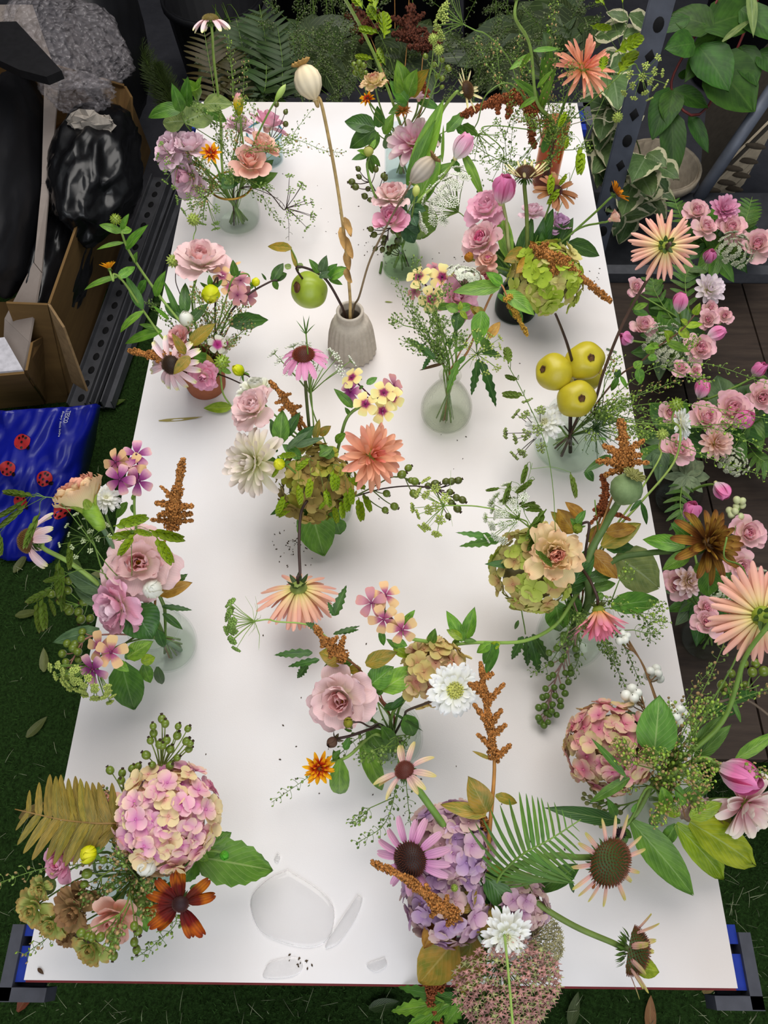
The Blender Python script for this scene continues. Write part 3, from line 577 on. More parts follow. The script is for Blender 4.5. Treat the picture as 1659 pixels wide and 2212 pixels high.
def scrap(px, py, q, name, label, cat, L_, w_, col, z=.0015, fl=FZ*0, tube=False):
    t = T(name, label, cat, P(px, py, fl)); y = Vector((math.cos(q), math.sin(q), 0)); p0, p1 = P(px, py, fl+z)-y*L_/2, P(px, py, fl+z)+y*L_/2; g = G()
    if tube: g.tube([p0, p0.lerp(p1, .5), p1], w_, n=6); t.part('stalk', g.mesh('stalk', plain(col)))
    else: leafat(t, p0, p1, w_/L_, leafm(col, va=.2), .3, up=Vector((0, 0, 1)))
scrap(823, 578, 1.45, 'stem_offcut', 'short green stem offcut beside the clear bottle', 'stem', .028, .0022, '#5f7f3a', .0025, tube=True)
scrap(1321, 757, -.45, 'stem_offcut', 'short green stem offcut near the right table edge', 'stem', .018, .0015, '#6f7f5a', .002, tube=True)
scrap(840, 652, -.1, 'leaf_scrap', 'small pale green leaf scrap right of the grey vase', 'leaf', .014, .003, '#8a9a4a')
scrap(390, 905, .1, 'grass_wisp', 'dry yellowish wisp of grass left of the centre arrangement', 'grass', .07, .006, '#a8a06a')
scrap(88, 2098, -.6, 'leaf_scrap', 'small dark brown leaf scrap in the near left table corner', 'leaf', .01, .004, '#4a3024')
scrap(1283, 1911, 1.1, 'leaf_scrap', 'tiny orange brown scrap below the fern on the right', 'leaf', .01, .004, '#a86a34')
for i, (px, py, q, col, nm) in enumerate(((214, 1240, .5, '#6f7a54', 'leaf'), (45, 1215, 1.2, '#5d6a44', 'leaf'), (160, 1215, -.6, '#4d6a3a', 'leaf'), (60, 1325, .2, '#586a3c', 'leaf'), (95, 1425, 1.8, '#6a7a52', 'leaf'), (70, 1750, .6, '#6a5a34', 'leaf'), (60, 2150, 1.1, '#7a4a34', 'leaf'), (1540, 2120, .7, '#7a6a44', 'leaf'), (1405, 2190, 1.4, '#8a6a4a', 'leaf'), (270, 1460, -.5, '#4a3a34', 'leaf'), (80, 1570, .9, '#5a6a44', 'leaf'), (830, 2170, .2, '#2f4a24', 'leaf'), (1240, 2180, 1.2, '#4d5f3a', 'leaf'), (250, 870, .4, '#4a6a2c', 'leaf'), (330, 660, .3, '#3a5a2c', 'leaf'))):
    wh = ['on the turf beside the blue bag', 'on the turf left of the pale echinacea', 'under the left arrangement on the turf', 'on the turf at the left frame edge', 'below the leftmost echinacea on the turf', 'on turf left of the bronze fern', 'on turf below the near left table corner', 'on turf below the right table corner', 'on turf at the very bottom right', 'on turf under the purple phlox', 'on turf left of the hip spray', 'on turf in front of the table middle', 'on turf in front of the sedum', 'beside the dark shelf uprights', 'between the table and the shelf uprights'][i]
    scrap(px, py, q, 'fallen_leaf', ('brown' if col[1] in '78' else 'dull green') + ' fallen leaf lying ' + wh, 'leaf', .06, .022, col, .022, FZ)
g = G(); rs = random.Random(9)              # pale clippings strewn over the turf
for i in range(280):
    side = rs.random(); px, py = (rs.uniform(-20, 260), rs.uniform(850, 2212)) if side < .45 else ((rs.uniform(1500, 1680), rs.uniform(1700, 2212)) if side < .75 else (rs.uniform(0, 1659), rs.uniform(2130, 2240)))
    p = P(px, py, FZ+.021); q = rs.random()*6; l = rs.uniform(.003, .022); d = Vector((math.cos(q), math.sin(q), 0)); g.tube([p-d*l, p+Vector((0, 0, .003)), p+d*l], rs.uniform(.0004, .0009), .0003, 4)
solo('turf_clippings', g.mesh('turf_clippings', plain('#8f9474', .8, noise=.4, scale=20)), 'pale dry stem clippings scattered over the green turf', 'clippings', kind='stuff')
# ---- left: boxes, bin bags, bubble wrap, shelf uprights, carrier bag
CARD, CARDW, CARDE = noise_mat('cardboard', [(.3, '#6e5433'), (.7, '#86683f')], 3, .85, .1, sc3=(1, 1, 6)), noise_mat('white_card', [(.3, '#8d8078'), (.7, '#a1968f')], 4, .8, .1), plain('#9a7d58', .9)
def slab(g, a, b_, c, d, th=.006):          # a thick quadrilateral panel
    q = [Vector(x) for x in (a, b_, c, d)]; n = (q[1]-q[0]).cross(q[3]-q[0]).normalized()*th
    V = q + [x+n for x in q]; g.add([tuple(v) for v in V], [(3, 2, 1, 0), (4, 5, 6, 7), (0, 1, 5, 4), (1, 2, 6, 5), (2, 3, 7, 6), (3, 0, 4, 7)])
def panel(t, name, mat, *q, th=.006, label=None): g = G(); slab(g, *q, th=th); return t.part(name, g.mesh(name, mat, False), label=label)
Nn, Ff = P(150, 868, FZ+.005), P(322, 325, FZ+.005); Nt, Ft = P(103, 655, -.35), P(268, 186, -.33); ax = (Ff-Nn).normalized(); pr_ = Vector((-1, .05, 0)); BW = .46; up = Vector((0, 0, .36))
t = T('cardboard_box', 'open brown cardboard box holding black bin bags', 'box', Nn+pr_*.2)
panel(t, 'side', CARD, Nn, Ff, Ft, Nt); panel(t, 'side', CARD, Nn, Nt, Nt+pr_*.1, P(98, 872, FZ+.005)); panel(t, 'side', CARD, Ff, Ff+pr_*BW, Ff+pr_*BW+up, Ft); panel(t, 'side', CARD, Nn+pr_*BW, Ff+pr_*BW, Ff+pr_*BW+up, Nn+pr_*BW+up)
panel(t, 'base', CARD, Nn, Ff, Ff+pr_*BW, Nn+pr_*BW)
panel(t, 'flap', CARDE, P(103, 657, -.35), P(136, 708, -.40), P(187, 846, -.60), P(155, 826, -.60)); panel(t, 'flap', CARD, P(214, 188, -.22), P(262, 262, -.33), P(268, 190, -.33), P(240, 180, -.24)); panel(t, 'flap', CARD, P(262, 262, -.33), P(285, 330, -.45), P(282, 210, -.30), P(268, 186, -.33))
t = T('white_lined_box', 'white lined cardboard box with its near flap folded down at the left frame edge', 'box', P(0, 860, FZ)); zz = -.42
for q in ((P(130, 165, -.24), P(98, 165, -.24), P(92, 400, -.30), P(109, 400, -.30)), (P(109, 400, -.30), P(92, 400, -.30), P(76, 570, -.36), P(92, 590, -.36)), (P(92, 590, -.36), P(76, 570, -.36), P(14, 690, -.42), P(66, 740, -.42)), (P(66, 740, -.42), P(14, 690, -.42), P(12, 732, -.44), P(54, 800, -.45))): panel(t, 'inner_flap', CARDW, *q, label='grey white inner flap')
panel(t, 'top_flap', plain('#d2cfd6', .6), P(12, 732, zz), P(-60, 740, zz), P(-60, 812, zz), P(52, 802, zz), label='white top flap'); panel(t, 'side', CARD, P(52, 802, zz), P(-60, 812, zz), P(-50, 885, FZ), P(98, 872, FZ)); panel(t, 'side', CARD, P(66, 740, zz), P(54, 800, zz), P(98, 872, FZ), P(103, 720, -.5))
panel(t, 'inner_flap', CARDW, P(-30, 10, -.2), P(70, 10, -.2), P(112, 130, -.2), P(-30, 130, -.2), label='cream inner flap')
def crumple(name, label, cat, c, sc, mat, seed, lev=4, amp=.16, R=None, mod=None, frq=2.0):
    from mathutils import noise as mn
    V, F = _ico(lev); V = V.copy(); off = Vector((seed*3.1, seed*1.7, seed*.9))
    for i, v in enumerate(V):
        p = Vector(v); q = 1 + amp*(mn.ridged_multi_fractal(p*frq+off, 1.0, 2.2, 5, 1.0, 2.0)-1.1)*.8 + amp*.8*mn.noise(p*1.3+off); V[i] = p*q
    V *= np.array(sc)
    if R is not None: V = V @ np.array(R).T
    t = T(name, label, cat, c); g = G(); g.add(V, F); t.part('film', g.mesh('film', mat), Matrix.Translation(c)); return t
BIN = plain('#121214', .28, noise=.2, scale=10, spec=.45); BIN2 = plain('#17171a', .5, noise=.2, scale=8, spec=.3)
RB = Matrix.Rotation(math.atan2(ax.y, ax.x)-PI/2, 3, 'Z')
crumple('bin_bag', 'glossy black bin bag stuffed in the brown cardboard box', 'bag', P(212, 372, -.36), (.105, .24, .13), BIN, 2, R=RB)
crumple('bin_bag', 'black bin bag nearest the viewer in the brown box', 'bag', P(136, 560, -.46), (.055, .24, .11), BIN, 5, R=RB)
crumple('rubbish_sack', 'large matt black sack at the left frame edge', 'bag', P(28, 385, -.34), (.085, .40, .16), BIN2, 8, amp=.07, R=Matrix.Rotation(.12, 3, 'Z'))
t = T('black_bin_lid', 'black plastic bin lid above the matt sack', 'lid', P(40, 110, -.1)); panel(t, 'lid', plain('#1b1a1c', .45), P(-40, 48, -.06), P(35, 46, -.06), P(133, 152, -.06), P(100, 166, -.06), th=.02); panel(t, 'lid', plain('#1b1a1c', .45), P(-40, 48, -.06), P(100, 166, -.06), P(40, 150, -.06), P(-40, 112, -.06), th=.02)
t = T('paper_scrap', 'crumpled cream paper poking from the black bin bag', 'paper', P(200, 280, -.16)); g = G(); g.ico((0, 0, 0), .04, (1.5, .5, .8), lev=2); g.v[0] += np.random.RandomState(2).normal(0, .005, g.v[0].shape); t.part('paper', g.mesh('paper', plain('#a39a90', .8), False), TRS(P(195, 268, -.24)))
crumple('black_sack', 'rounded black sack standing behind the bubble wrap', 'bag', P(235, 85, -.35), (.10, .22, .25), BIN2, 11, amp=.05)
BW_ = bpy.data.materials.new('bubble_wrap'); BW_.use_nodes = True; nt = BW_.node_tree; b = nt.nodes['Principled BSDF']; b.inputs['Base Color'].default_value = hexc('#c4bcc0'); b.inputs['Roughness'].default_value = .05; b.inputs['Alpha'].default_value = .18; b.inputs['Specular IOR Level'].default_value = 1.0
tc = nt.nodes.new('ShaderNodeTexCoord'); vo = nt.nodes.new('ShaderNodeTexVoronoi'); vo.inputs['Scale'].default_value = 55; nt.links.new(tc.outputs['Object'], vo.inputs['Vector']); bn = nt.nodes.new('ShaderNodeBump'); bn.inputs['Distance'].default_value = .02; bn.invert = True; nt.links.new(vo.outputs[0], bn.inputs['Height']); nt.links.new(bn.outputs[0], b.inputs['Normal'])
crumple('bubble_wrap', 'crumpled clear bubble wrap heaped over the boxes', 'bubble wrap', P(140, 90, -.14), (.22, .13, .07), BW_, 4, amp=.22, R=Matrix.Rotation(-.85, 3, 'Z'), frq=3)
crumple('bubble_wrap', 'smaller clump of bubble wrap above the bin bag', 'bubble wrap', P(170, 200, -.2), (.09, .05, .05), BW_, 6, amp=.3, frq=3)
RAIL = plain('#5a5b60', .5, .3, .15, 20, .4); RAILH = plain('#101012', .9)
def upright(a, b_, wid, label, holes=True):
    p0, p1 = P(*a), P(*b_); t = T('shelf_upright', label, 'rail', p0); d = (p1-p0); L_ = d.length; R = Matrix((d.normalized().cross(Vector((0, 0, 1))), d.normalized(), Vector((0, 0, 1)))).transposed()
    g = G(); g.box((0, L_/2, 0), (wid, L_, .004)); g.box((wid/2, L_/2, .015), (.004, L_, .03)); g.box((-wid/2, L_/2, .008), (.004, L_, .016)); t.part('angle_bar', g.mesh('angle_bar', RAIL, False), TRS(p0, R))
    if holes:
        g = G(); n = int(L_/.05)
        for i in range(n): g.lathe([(.009, -.001), (.009, .0035), (0, .0036)], 12, (-wid*.1, .03+i*.05, 0), sc=(1, 1.5, 1))
        t.part('slots', g.mesh('slots', RAILH), TRS(p0, R), kind='stuff')
upright((175, 880, FZ+.03), (352, 385, FZ+.03), .07, 'dark slotted metal upright on the floor, nearest the cardboard box')
upright((206, 880, FZ+.03), (378, 400, FZ+.03), .05, 'plain dark metal upright on the floor, middle of the three', False)
upright((228, 880, FZ+.03), (398, 400, FZ+.03), .05, 'dark metal upright on the floor, closest to the table', False)
# ---- blue carrier bag with ladybirds
c4 = [P(-45, 893, -.47), P(193, 878, -.47), P(108, 1225, FZ+.03), P(-45, 1205, FZ+.03)]; bn_ = (c4[1]-c4[0]).cross(c4[3]-c4[0]).normalized(); bn_ = bn_ if bn_.dot(CAM-c4[0]) > 0 else -bn_
from mathutils import noise as mn
def bagpt(u, v, h=0.):
    p = c4[0].lerp(c4[1], u).lerp(c4[3].lerp(c4[2], u), v); wv = mn.noise(Vector((u*4, v*4, 1)))*.02 + (abs(mn.noise(Vector((u*7+v*3, v*6, 4))))-.2)*.022 - .05*((2*u-1)**4*.5+(2*v-1)**4*.3)
    return p + bn_*(wv+h)
t = T('carrier_bag', 'shiny blue carrier bag printed with red ladybirds on the turf', 'bag', c4[3].lerp(c4[2], .5)); n = 40; BAG = plain('#101a90', .3, noise=.12, scale=8, spec=.5)
g = G(); V = [tuple(bagpt(i/n, j/n)) for j in range(n+1) for i in range(n+1)]; V2 = [tuple(bagpt(i/n, j/n) - bn_*.10*math.sin(PI*min(1, max(0, j/n)))**.3 - bn_*.01) for j in range(n+1) for i in range(n+1)]; m1 = n+1
g.add(V, [(j*m1+i+m1, j*m1+i+m1+1, j*m1+i+1, j*m1+i) for j in range(n) for i in range(n)]); g.add(V2, [(j*m1+i, j*m1+i+1, j*m1+i+m1+1, j*m1+i+m1) for j in range(n) for i in range(n)])
o_ = m1*m1; rim = [(i, i+1) for i in range(n)] + [(j*m1+n, (j+1)*m1+n) for j in range(n)] + [(n*m1+i+1, n*m1+i) for i in range(n)] + [((j+1)*m1, j*m1) for j in range(n)]
g.f += [(a, b2, b2+o_, a+o_) for a, b2 in rim]; g.mi += [0]*len(rim); bag = t.part('bag', g.mesh('bag', BAG))
RED, BLK, WHT = plain('#b32a2c', .4), plain('#160c10', .4), plain('#d8d8e4', .5)
def inv(px, py):                            # which (u, v) of the bag face is seen at a pixel
    best = min(((i/60, j/60) for i in range(61) for j in range(61)), key=lambda q: (lambda s: (s[0]-px)**2+(s[1]-py)**2)(pix(bagpt(*q)))); return best
def pix(p): q = CR.transposed() @ (p-CAM); return (IW/2+FPX*q.x/-q.z, IH/2-FPX*q.y/-q.z)
UW, VH = (c4[1]-c4[0]).length, (c4[3]-c4[0]).length
def disc(g, u, v, ru, rv, q, h, n=18):
    pts = [bagpt(u + (ru*math.cos(a)*math.cos(q)-rv*math.sin(a)*math.sin(q))/UW, v + (ru*math.cos(a)*math.sin(q)+rv*math.sin(a)*math.cos(q))/VH, h) for a in [2*PI*i/n for i in range(n)]]
    g.add([tuple(p) for p in pts] + [tuple(bagpt(u, v, h))], [(n, (i+1) % n, i) for i in range(n)])
for (px, py) in ((48, 952), (15, 1010), (93, 1036), (48, 1082), (131, 1100)):
    u, v = inv(px, py); gr, gb = G(), G(); disc(gr, u, v, .022, .018, .3, .0025)
    for du, dv in ((0, 0), (.011, .008), (-.011, .008), (.009, -.009), (-.009, -.009), (.001, .013), (.002, -.013)): disc(gb, u+du/UW, v+dv/VH, .0034, .003, 0, .0038, 8)
    disc(gb, u+.019/UW, v+.013/VH, .006, .005, .6, .0032, 10)
    k = t.part('ladybird_print', gr.mesh('ladybird_print', RED), parent=bag); k2 = t.part('ladybird_spots', gb.mesh('ladybird_spots', BLK), parent=bag)
def lettering(txt, px0, py0, px1, py1, hgt, mat):
    cu = bpy.data.curves.new('lettering', 'FONT'); cu.body = txt; cu.size = hgt; cu.extrude = .0004; o = bpy.data.objects.new('tmp', cu); COL.objects.link(o); me = o.to_mesh().copy(); bpy.data.objects.remove(o); me.name = 'lettering'
    u0, v0 = inv(px0, py0); a, b2 = bagpt(u0, v0), bagpt(*inv(px1, py1)); y = (b2-a).normalized(); x = y; z = bn_; yy = z.cross(x); W_ = max(v.co.x for v in me.vertices)
    for v in me.vertices:
        p = a + x*(v.co.x/W_*(b2-a).length) + yy*v.co.y; q = inv_fast(p); v.co = bagpt(q[0], q[1], .003 + v.co.z)
    me.materials.append(mat); t.part('lettering', me, parent=bag)
def inv_fast(p):
    r = p-c4[0]; e1, e2 = (c4[1]-c4[0]), (c4[3]-c4[0]); a, b2, d = e1.dot(e1), e1.dot(e2), e2.dot(e2); r1, r2 = r.dot(e1), r.dot(e2); k = a*d-b2*b2; return ((r1*d-r2*b2)/k, (r2*a-r1*b2)/k)
lettering('TESCO', 148, 885, 144, 911, .012, WHT); lettering('Every little helps', 139, 889, 136, 938, .007, WHT)
# ---------------------------------------------------------------- vases
class Vase: pass
def hz(b, tp):                              # height of a point seen at tp standing over the foot seen at b
    B = P(*b); bz, be = 0, 9
    for i in range(0, 900):
        q = P(tp[0], tp[1], i/1000); e = math.hypot(q.x-B.x, q.y-B.y)
        if e < be: be, bz = e, i/1000
    return bz
GLASS, GLASSG, GLASSB = glassm('#fafcfb'), glassm('#5f9a78', .03), glassm('#f4fafb')
def vase(name, label, base, h, rb, prof, mat, th=.0022, water=.55, mouth_r=None, loc=None, rim=None, mod=None, fill=None, n=40):
    """prof: (radius factor, height factor) from the foot up to the lip; rb and h in metres"""
    t = T(name, label, 'vase', loc or P(*base)); v = Vase(); v.t, v.base, v.h = t, (loc or P(*base)), h; o = [(r*rb, z*h) for r, z in prof]
    if n: o = [tuple(x) [:2] for x in cat_rom([(a, b_, 0) for a, b_ in o], 4)]
    inn = [(max(.001, r-th), max(z, th*1.5)) for r, z in o if z > th*.5][::-1]
    g = G(); g.lathe([(.0005, 0)] + o + [(inn[0][0]+th*.5, h+th*.4)] + inn + [(.0005, th*1.5)], n or 40, mod=mod); t.part('vessel', g.mesh('vessel', mat), Matrix.Translation(v.base))
    v.rm = (mouth_r or prof[-1][0])*rb - th; v.mouth = v.base + Vector((0, 0, h)); v.rf = prof[0][0]*rb*.6; v.zf = th*2.5
    if rim: g = G(); g.tube([v.mouth + Vector((math.cos(a)*prof[-1][0]*rb, math.sin(a)*prof[-1][0]*rb, 0)) for a in [2*PI*i/32 for i in range(33)]], th*.9, n=6, cap=False); t.part('rim', g.mesh('rim', rim), label='gold painted rim' if rim.name.startswith('gold') else None)
    if water:
        hw = h*water; pw = [(r-th*1.15, z) for r, z in o if z > th*2 and z < hw]
        if len(pw) > 1:
            g = G(); g.lathe([(.0005, th*1.8)] + [(pw[0][0], th*1.8)] + pw + [(pw[-1][0], hw), (.0005, hw)], 32); t.part('water', g.mesh('water', glassm('#fbfdfa', ior=1.2)), Matrix.Translation(v.base))
    return v
GOLD = plain('#b98f3f', .3, .8, .1, key='gold_rim')
BULB = [(.75, 0), (.95, .12), (1.0, .35), (.96, .55), (.86, .75), (.80, .88), (.86, 1)]
JAR = [(.85, 0), (.98, .05), (1, .2), (1, .62), (.92, .76), (.80, .84), (.82, 1)]
V1 = vase('glass_posy_vase', 'clear round glass vase with gold rim, far left of table', (516, 480), .082, .044, BULB, GLASS, rim=GOLD)
V2 = vase('glass_bottle', 'clear narrow necked glass bottle below the two pink roses', (866, 580), .085, .033, [(.85, 0), (1, .05), (1, .45), (.95, .55), (.7, .72), (.5, .85), (.5, .95), (.56, 1)], glassm('#eef6ec'))
V2B = vase('glass_cylinder', 'tall straight clear glass behind the blush dahlia', (868, 385), .10, .034, [(.95, 0), (1, .05), (1, .5), (1, 1)], GLASSB)
V2C = vase('tube_vase', 'tall slim amber tinted glass tube at the far right', (1176, 395), .13, .024, [(.9, 0), (1, .04), (1, .5), (1, 1)], glassm('#d9b294'))
V3 = vase('green_bottle', 'dark green glass bottle under the green hydrangea', (1112, 672), .085, .034, [(.9, 0), (1.05, .06), (1.05, .3), (.9, .6), (.65, .85), (.7, 1)], GLASSG)
V15 = vase('blue_rimmed_glass', 'small clear glass with blue rim at the far left table edge', (580, 345), .06, .034, [(.8, 0), (.9, .1), (1, 1)], GLASSB, rim=plain('#4f8aa0', .2), water=.4)
STONE = noise_mat('stoneware', [(.3, '#bdb2a4'), (.6, '#cfc4b6'), (.75, '#dcd3c7')], 90, .8, .25, 6, dist=.0012)
V4 = vase('fluted_vase', 'grey fluted stoneware vase in the table middle', (761, 758), .095, .041, [(.93, 0), (1.0, .03), (1.0, .12), (.96, .3), (.88, .55), (.74, .74), (.58, .82), (.52, .86), (.53, .92), (.54, 1)], STONE, th=.005, water=0, n=120, mod=lambda a, q: 1 - .085*abs(math.sin(a*12))*(1 if q < .24 else max(0, 1-(q-.24)/.08) if q < .32 else 0))
V5 = vase('textured_bulb_vase', 'clear dimpled glass bulb vase with slim neck', (962, 903), .108, .0405, [(.72, 0), (.95, .1), (1.0, .26), (.92, .42), (.66, .64), (.42, .8), (.34, .9), (.36, .96), (.42, 1)], glassm('#fcfdfa', .08, .6), water=.6)
V6 = vase('glass_bowl_vase', 'large round clear glass bowl holding yellow quinces', (1222, 970), .085, .056, [(.72, 0), (.92, .12), (1.0, .38), (.96, .6), (.82, .8), (.74, .9), (.80, 1)], glassm('#fafdfb'), water=.5)
V7 = vase('terracotta_pot', 'small terracotta pot on the left of the table', (447, 832), .058, .038, [(.78, 0), (.84, .1), (1, 1)], noise_mat('terracotta', [(.3, '#9c5a40'), (.7, '#b26e50')], 40, .85, .15), th=.005, water=0)
V8 = vase('glass_tumbler', 'clear glass hidden under the central dahlia arrangement', (715, 1105), .09, .038, [(.8, 0), (.9, .2), (1, 1)], GLASS)
V9 = vase('glass_fishbowl', 'clear round glass vase on the left edge below pink lisianthus', (370, 1400), .09, .040, BULB, GLASS)
V10 = vase('glass_bud_vase', 'small clear round glass below the white scabiosa', (848, 1605), .085, .038, BULB, GLASS)
V11 = vase('glass_jar', 'clear glass jar under the peach carnation', (1228, 1378), .095, .046, JAR, GLASS)
V12 = vase('glass_tealight_bowl', 'wide pale glass bowl in the near left arrangement', (322, 1885), .075, .044, [(.7, 0), (.9, .15), (1, .5), (.95, .85), (1, 1)], GLASSB)
V13 = vase('glass_beaker', 'clear glass under the mauve hydrangea at the front', (1015, 1965), .085, .04, JAR, GLASS)
V14 = vase('glass_pot', 'clear glass hidden under the pink green hydrangea at right', (1415, 1735), .085, .04, JAR, GLASS)
def mouthpts(v, hp, spread=.75):
    d = Vector((hp.x-v.mouth.x, hp.y-v.mouth.y, 0)); a = math.atan2(d.y, d.x) + random.uniform(-.7, .7); q = v.rm*spread*random.uniform(.5, 1); k = Vector((math.cos(a), math.sin(a), 0))
    return [v.base - k*v.rf*random.uniform(.4, .9) + Vector((0, 0, v.zf)), v.mouth + k*q - Vector((0, 0, .004))]
def vstem(v, hp, d, bend=.3, via=()):
    f, mo = mouthpts(v, via[0] if via else hp); L_ = (hp-mo).length; u = (mo-f).normalized()
    if via: return [f, mo] + list(via) + [hp - d*L_*.08, hp]
    a, b_ = mo + u*L_*bend, hp - d*L_*bend
    return [f, mo] + [mo*(1-q)**3 + a*3*q*(1-q)**2 + b_*3*q*q*(1-q) + hp*q**3 for q in (.25, .5, .75, .93)] + [hp]
def LF(t, x0, y0, z0, x1, y1, z1, w=.4, mat=None, **k): return leafat(t, P(x0, y0, z0), P(x1, y1, z1), w, mat or LA, **k)
LA, LB, LC = leafm('#5a9432', '#72aa3c'), leafm('#305e2a', '#40702e', '#7fa06a', .35), leafm('#7d8a30', '#a38c3a', '#c0ae62')
LD, LE, LG = leafm('#4a6d50', '#5d7f60', '#8fa88c', .5), leafm('#7fa526', '#9aba38', '#c0d07a', .3), leafm('#457a2c', '#578c34', '#93b46c', .4)
LO, LW = leafm('#9a6f2a', '#b08a3c', '#c8a868'), leafm('#6f8f5a', '#86a06a', '#b4c49a', .6)
def F(name, label, cat, v, px, py, z, fd, rp, fn, *a, sr=.0017, smat=GREEN, via=(), leaves=(), back=.0, stem_=True, bend=.3, sr1=None, **k):
    """a flower: head at a pixel and height, facing fd, rp pixels in radius, on a stem that rises out of vase v"""
    c = P(px, py, z); d = face(fd); r = m(rp, c); t = T(name, label, cat, v.base if hasattr(v, 'base') else v)
    if stem_: stem(t, vstem(v, c - d*r*back, d, bend, [P(*q) for q in via]), sr, sr1 or sr*.85, smat)
    if fn: fn(t, c, d, r, *a, **k)
    for l in leaves:
        kk = l[8] if len(l) > 8 else {}; LF(t, *l[:6], w=l[6], mat=l[7], **kk)
    return t
def B(name, label, cat, v, pts, leaves=(), r=.0015, r1=.0008, smat=GREEN, to_vase=True):
    """a leafy branch along pixel points"""
    w_ = [P(*p) for p in pts]; t = T(name, label, cat, v.base)
    path = (mouthpts(v, w_[0]) if to_vase else []) + w_; stem(t, path, r, r1, smat)
    for l in leaves:
        kk = l[8] if len(l) > 8 else {}; LF(t, *l[:6], w=l[6], mat=l[7], **kk)
    t.path = path; return t
def SP(name, label, v, pts, n=40, L_=.010, sz=.004, mat=POD, mat2=None, br=0, bl=.06, cat='sprig', smat=GREEN, **k):
    w_ = [P(*p) for p in pts]; t = T(name, label, cat, v.base); pods(t, mouthpts(v, w_[0]) + w_, n, L_, sz, mat, mat2, q0=k.pop('q0', .35), branches=br, bl=bl, stemmat=smat, **k); return t
def UM(name, label, v, px, py, z, fd, rp, mat, smat=GREEN, via=(), leaves=(), cat='umbel', **k): return F(name, label, cat, v, px, py, z, fd, rp, umbel, mat, smat=smat, via=via, leaves=leaves, sr=.0011, stemmat=smat, **k)
def AM(name, label, v, pts, r, mat=AMAR, spikes=(), leaves=(), stemfrom=1, smat=None, cat='amaranth', sr=.0017):
    """amaranth: pts[stemfrom:] carry the plume; spikes: (where, dpx, dpy, dz, radius px)"""
    w_ = [P(*p) for p in pts]; t = T(name, label, cat, v.base); stem(t, mouthpts(v, w_[0]) + w_, sr, .001, smat or plain('#a0713c', .5))
    pl = w_[stemfrom:]; path = cat_rom(pl, 5); sk = []
    for (q, dx, dy, dz, rp) in spikes:
        p = path[int(q*(len(path)-1))]; s_ = m(1, p); sk.append((q, X_*dx*s_ - Y_*dy*s_ + Vector((0, 0, dz)), rp*s_))
    amaranth(t, pl, m(r, pl[0]), mat, sk)
    for l in leaves:
        kk = l[8] if len(l) > 8 else {}; LF(t, *l[:6], w=l[6], mat=l[7], **kk)
    return t
def OT(name, label, v, trunk, items, mat=OAT, cat='grass', **k):
    w_ = [P(*p) for p in trunk]; t = T(name, label, cat, v.base); oats(t, mouthpts(v, w_[0]) + w_, items, mat=mat, **k); return t
def HP(name, label, v, trunk, pts, rp, cat='rosehips', mat=HIP, **k):
    w_ = [P(*p) for p in trunk]; t = T(name, label, cat, v.base); q = [P(*p) for p in pts]; hips(t, mouthpts(v, w_[0]) + w_, q, m(rp, q[0]), mat, **k); return t
def DB(t, c, d, r, mat=None, sepm=None): return bud(t, c, d, r, mat or YB, 9, 'bud', .95, 5, sepm or LG, 1.1, -.6, -.15)
# petal colours
BLUSH = petal([(0, '#efe0c0'), (.35, '#f2d0cb'), (1, '#eec3c4')], .05)
BLUSHD = petal([(0, '#e9c4b0'), (.5, '#ecb4b2'), (1, '#eebaba')], .05)
LILAC = petal([(0, '#eadcc8'), (.4, '#ebb8c6'), (1, '#e8b2c2')], .06)
LILACL = petal([(0, '#efe2d0'), (.4, '#f0cbd2'), (1, '#efc9d2')], .05)
PEACHR, PEACHRI = petal([(0, '#ecd2b0'), (.4, '#efb3a4'), (1, '#f0bfb2')], .05), petal([(0, '#e89a8e'), (1, '#ec9f98')], .05)
ROSE, ROSEI = petal([(0, '#efd6c8'), (.5, '#eaa5bb'), (1, '#ebb0c2')], .05), petal([(0, '#dd829f'), (1, '#e493ad')], .05)
TUL = petal([(0, '#efe8d8'), (.25, '#f0bccb'), (.6, '#e98ab0'), (1, '#ea8fb4')], .10, .35)
TULP = petal([(0, '#f2eede'), (.35, '#f3cbd4'), (1, '#eb9dbb')], .08, .35)
CORAL, CORALI = petal([(0, '#e8ae70'), (.3, '#e6aa8e'), (1, '#e2a692')], .12), petal([(0, '#e09a78'), (1, '#d98f86')], .12)
PEACH = petal([(0, '#e9d98a'), (.28, '#f1c49c'), (.6, '#f0b09c'), (1, '#efb0a4')], .10)
CREAMD = petal([(0, '#e6d68a'), (.3, '#f3e2c8'), (1, '#f0d6d0')], .08)
ECHP = petal([(0, '#d58fb0'), (.6, '#dda3c0'), (1, '#d9a9c0')], .16, nv=4)
ECHB = petal([(0, '#e3b9b9'), (.7, '#eccdd0'), (.9, '#e8d8bd'), (1, '#d6d68f')], .14, nv=4)
ECHC = petal([(0, '#dcc48f'), (.6, '#ecdcb0'), (1, '#e3cfa0')], .14, nv=4)
ECHG = petal([(0, '#c99aa0'), (.5, '#d3ae9c'), (1, '#b9b56a')], .2, nv=3)
RUDB, RUDF = petal([(0, '#3a100a'), (.45, '#6a2410'), (.66, '#a8601c'), (.85, '#9c521c'), (1, '#6e3018')], .3, nv=4), petal([(0, '#5e3420'), (.5, '#96694a'), (1, '#a98066')], .25, nv=4)
ZIN = petal([(0, '#6a1f0a'), (.4, '#b8480c'), (.62, '#dfa01e'), (1, '#e0a826')], .1)
ZINO = petal([(0, '#b0651a'), (1, '#e0a02c')], .1)
